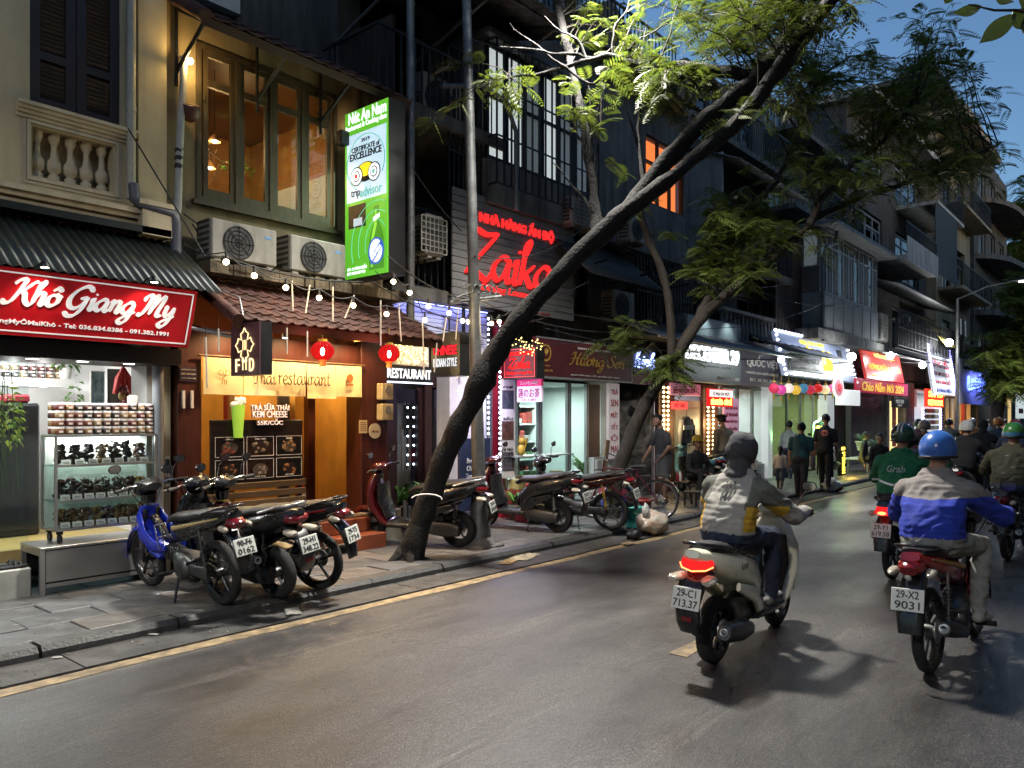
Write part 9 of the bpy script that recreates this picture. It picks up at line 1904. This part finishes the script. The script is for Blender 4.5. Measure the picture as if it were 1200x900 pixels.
for k,(u,v,r,h_,c,l) in enumerate(((742,617,.15,.30,(.04,.30,.27),'teal plastic bucket on the kerb beside the rubbish bag'),(752,608,.17,.32,(.36,.01,.015),'red plastic bucket behind the teal bucket'))):
    t=thing('bucket',l,'bucket',PG(u,v,PZ),0,'plastic buckets'); m=mat('bucket_%d' % k,c,.4); MB().lathe([(r*.75,0),(r,h_),(r*1.08,h_),(r*1.08,h_-.02),(r*.97,h_-.015),(r*.73,.015)],20,caps=False).lathe([(r*.75,.0),(r*.75,.012)],20).build('tub',m,t); MB().tube([(-r,0,h_-.03),(-r*.6,-r*.75,h_-.09),(0,-r*1.0,h_-.11),(r*.6,-r*.75,h_-.09),(r,0,h_-.03)],.006,5).build('handle',steel,t)
t=thing('plastic_basket','blue and pink basket with a green bag beside the bicycle','basket',Vector((11.3,7.3,PZ))); MB().box(-.22,.22,-.16,.16,0,.28,0,.02).build('lower_crate',mat('crate_blue',(.05,.08,.30),.5),t); MB().box(-.22,.22,-.16,.16,.285,.45,0,.02).build('upper_crate',mat('crate_pink',(.40,.07,.10),.5),t); MB().sphere((0,0,.52),(.16,.12,.10),12,8).build('green_bag',mat('bag_green',(.05,.28,.16),.4),t)
film=mat('bag_white_film',(.55,.55,.52),.35,var=.3,scale=9,bump=.9,bscale=18);
def lump(b,c,r,seed,mi=0):
    rr=random.Random(seed); ph=[rr.uniform(0,6.28) for _ in range(6)]; n,m=20,12; vs=[]
    for i in range(m+1):
        a=math.pi*i/m
        for j in range(n): q=2*math.pi*j/n; k=1+.10*math.sin(3*q+ph[0]+a*2)+.08*math.sin(5*q+ph[1]-a*4)+.06*math.sin(9*q+a*7+ph[2]); vs.append((c[0]+r[0]*k*math.sin(a)*math.cos(q),c[1]+r[1]*k*math.sin(a)*math.sin(q),c[2]-r[2]*k*math.cos(a)*(.9+.1*math.sin(q*2+ph[3]))))
    b.raw(vs,[(i*n+j,i*n+(j+1) % n,(i+1)*n+(j+1) % n,(i+1)*n+j) for i in range(m) for j in range(n)],mi,True)
p=PG(762,627,.01); t=thing('rubbish_bag','bulging translucent rubbish bag at the kerb beside the teal bucket','rubbish bag',p); b=MB(); lump(b,(.05,.0,.17),(.27,.22,.19),3); b.build('bag',mat('bag_film_rubbish',(.48,.46,.40),.3,var=.35,scale=7,col2=(.30,.16,.08),bump=1.,bscale=14),t); b=MB(); lump(b,(-.12,.0,.36),(.07,.05,.11),5); b.build('knot',film,t)
t=thing('black_bag','small black bag against the rubbish bag','rubbish bag',PG(742,632,.01)); b=MB(); lump(b,(0,0,.07),(.13,.10,.08),8); b.build('bag',black,t)
t=thing('carrier_bag','white carrier bag on the road edge behind the person in black','bag',PG(974,577,.0)); b=MB(); lump(b,(0,0,.16),(.30,.22,.18),12); b.build('bag',film,t); b=MB(); lump(b,(.05,-.1,.12),(.16,.14,.10),13); b.build('red_contents',redp,t)
for k,(u,v,s,c,l) in enumerate(((615,653,.30,(.42,.36,.24),'crumpled yellowed paper in the gutter beside the lamp pole'),(596,659,.18,(.3,.2,.08),'brown paper scrap in the gutter left of the crumpled paper'),(343,717,.16,(.30,.29,.25),'pale paper scrap in the gutter before the parked scooters'),(736,637,.16,(.33,.25,.13),'brown cardboard scrap in front of the black bag'),(180,744,.05,(.5,.48,.45),'tiny pale scrap in the gutter at lower left'),(67,771,.04,(.55,.55,.5),'white speck of litter by the kerb at lower left'))):
    rr=random.Random(k+40); n=7; b=MB(); b.raw([((i/(n-1)-.5)*s*1.6,(j/(n-1)-.5)*s*.8,.006+rr.uniform(0,.2)*s*(.4 if 0 < i < n-1 and 0 < j < n-1 else .15)) for j in range(n) for i in range(n)],[(j*n+i,j*n+i+1,(j+1)*n+i+1,(j+1)*n+i) for j in range(n-1) for i in range(n-1)]); tag(b.build('litter',mat('litter_%d' % k,c,.8,var=.3,scale=12),None,PG(u,v,.02),(0,0,rr.uniform(0,3))),l,'litter','litter in the gutter')
t=thing('plank','pale wooden plank leaning against the bowed trunk','plank',PG(703,596,PZ)); o=MB().box(-.06,.06,-.015,.015,0,1.25,0,.004).build('board',mat('pale_wood',(.30,.20,.11),.7),t); o.rotation_euler=(0,R(12),0)
t=thing('bamboo_pole','yellow bamboo pole standing behind the parked motorbikes','pole',Vector((4.0,7.55,PZ))); MB().tube([(0,0,0),(.02,.12,1.05)],.018,8).build('cane',mat('bamboo',(.48,.34,.12),.5),t)
for k in range(4): MB().lathe([(.021,0),(.021,.01)],8,Matrix.Translation((.02*k/4,.12*k/4,.1+k*.25))).build('node',mat('bamboo_node',(.30,.2,.06),.5),t)
t=thing('low_pipes','pair of short grey pipes at the foot of the plinth','pipes',(6.98,7.82,PZ)); MB().tube([(0,0,0),(0,0,.5)],.03,8).build('pipe',galv,t); MB().tube([(.08,0,0),(.08,0,.42)],.03,8).build('pipe',galv,t)
# steam from the noodle kitchen
def steam_mat():
    m,nt,out=newmat('steam'); N=nt.nodes.new; L=nt.links.new; v=N('ShaderNodeVolumePrincipled'); v.inputs['Color'].default_value=(.9,.9,.9,1); v.inputs['Anisotropy'].default_value=.2
    tc=N('ShaderNodeTexCoord'); n=N('ShaderNodeTexNoise'); n.inputs['Scale'].default_value=3.2; n.inputs['Detail'].default_value=3; n.inputs['Distortion'].default_value=1.2; L(tc.outputs['Object'],n.inputs[0]); r=N('ShaderNodeMapRange'); r.inputs['From Min'].default_value=.50; r.inputs['From Max'].default_value=.72; r.inputs['To Min'].default_value=0; r.inputs['To Max'].default_value=1.6; L(n.outputs[0],r.inputs[0]); L(r.outputs[0],v.inputs['Density']); L(v.outputs[0],out.inputs['Volume']); return m
b=MB(); b.sphere((0,0,0),(.45,.5,.95),16,12); tag(b.build('steam',steam_mat(),None,(12.75,7.75,1.35)),'pale steam drifting from the dark alley behind the bowed trunk','steam',kind='stuff')

rr=random.Random(77); b=MB()                             # fallen leaflets and grit along the kerb
for k in range(260):
    x=rr.uniform(1,16); y=6.07-abs(rr.gauss(0,.28)) if rr.random() < .6 else rr.uniform(6.3,8.1); z=.02 if y < 6.07 else PZ+.006; s=rr.uniform(.008,.028); a=rr.uniform(0,6.28); c,d=math.cos(a)*s,math.sin(a)*s
    b.raw([(x-c,y-d,z),(x-d*.4,y+c*.4,z+.004),(x+c,y+d,z+.002),(x+d*.4,y-c*.4,z)],[(0,1,2,3)],rr.randrange(3))
tag(b.build('leaf_litter',[mat('dry_leaf',(.16,.10,.04),.8),mat('grit_pale',(.30,.28,.25),.8),mat('dry_leaf_dark',(.05,.035,.02),.8)]),'scattered dry leaflets and grit along the kerb and pavement','leaf litter',kind='stuff')
fit_texts()
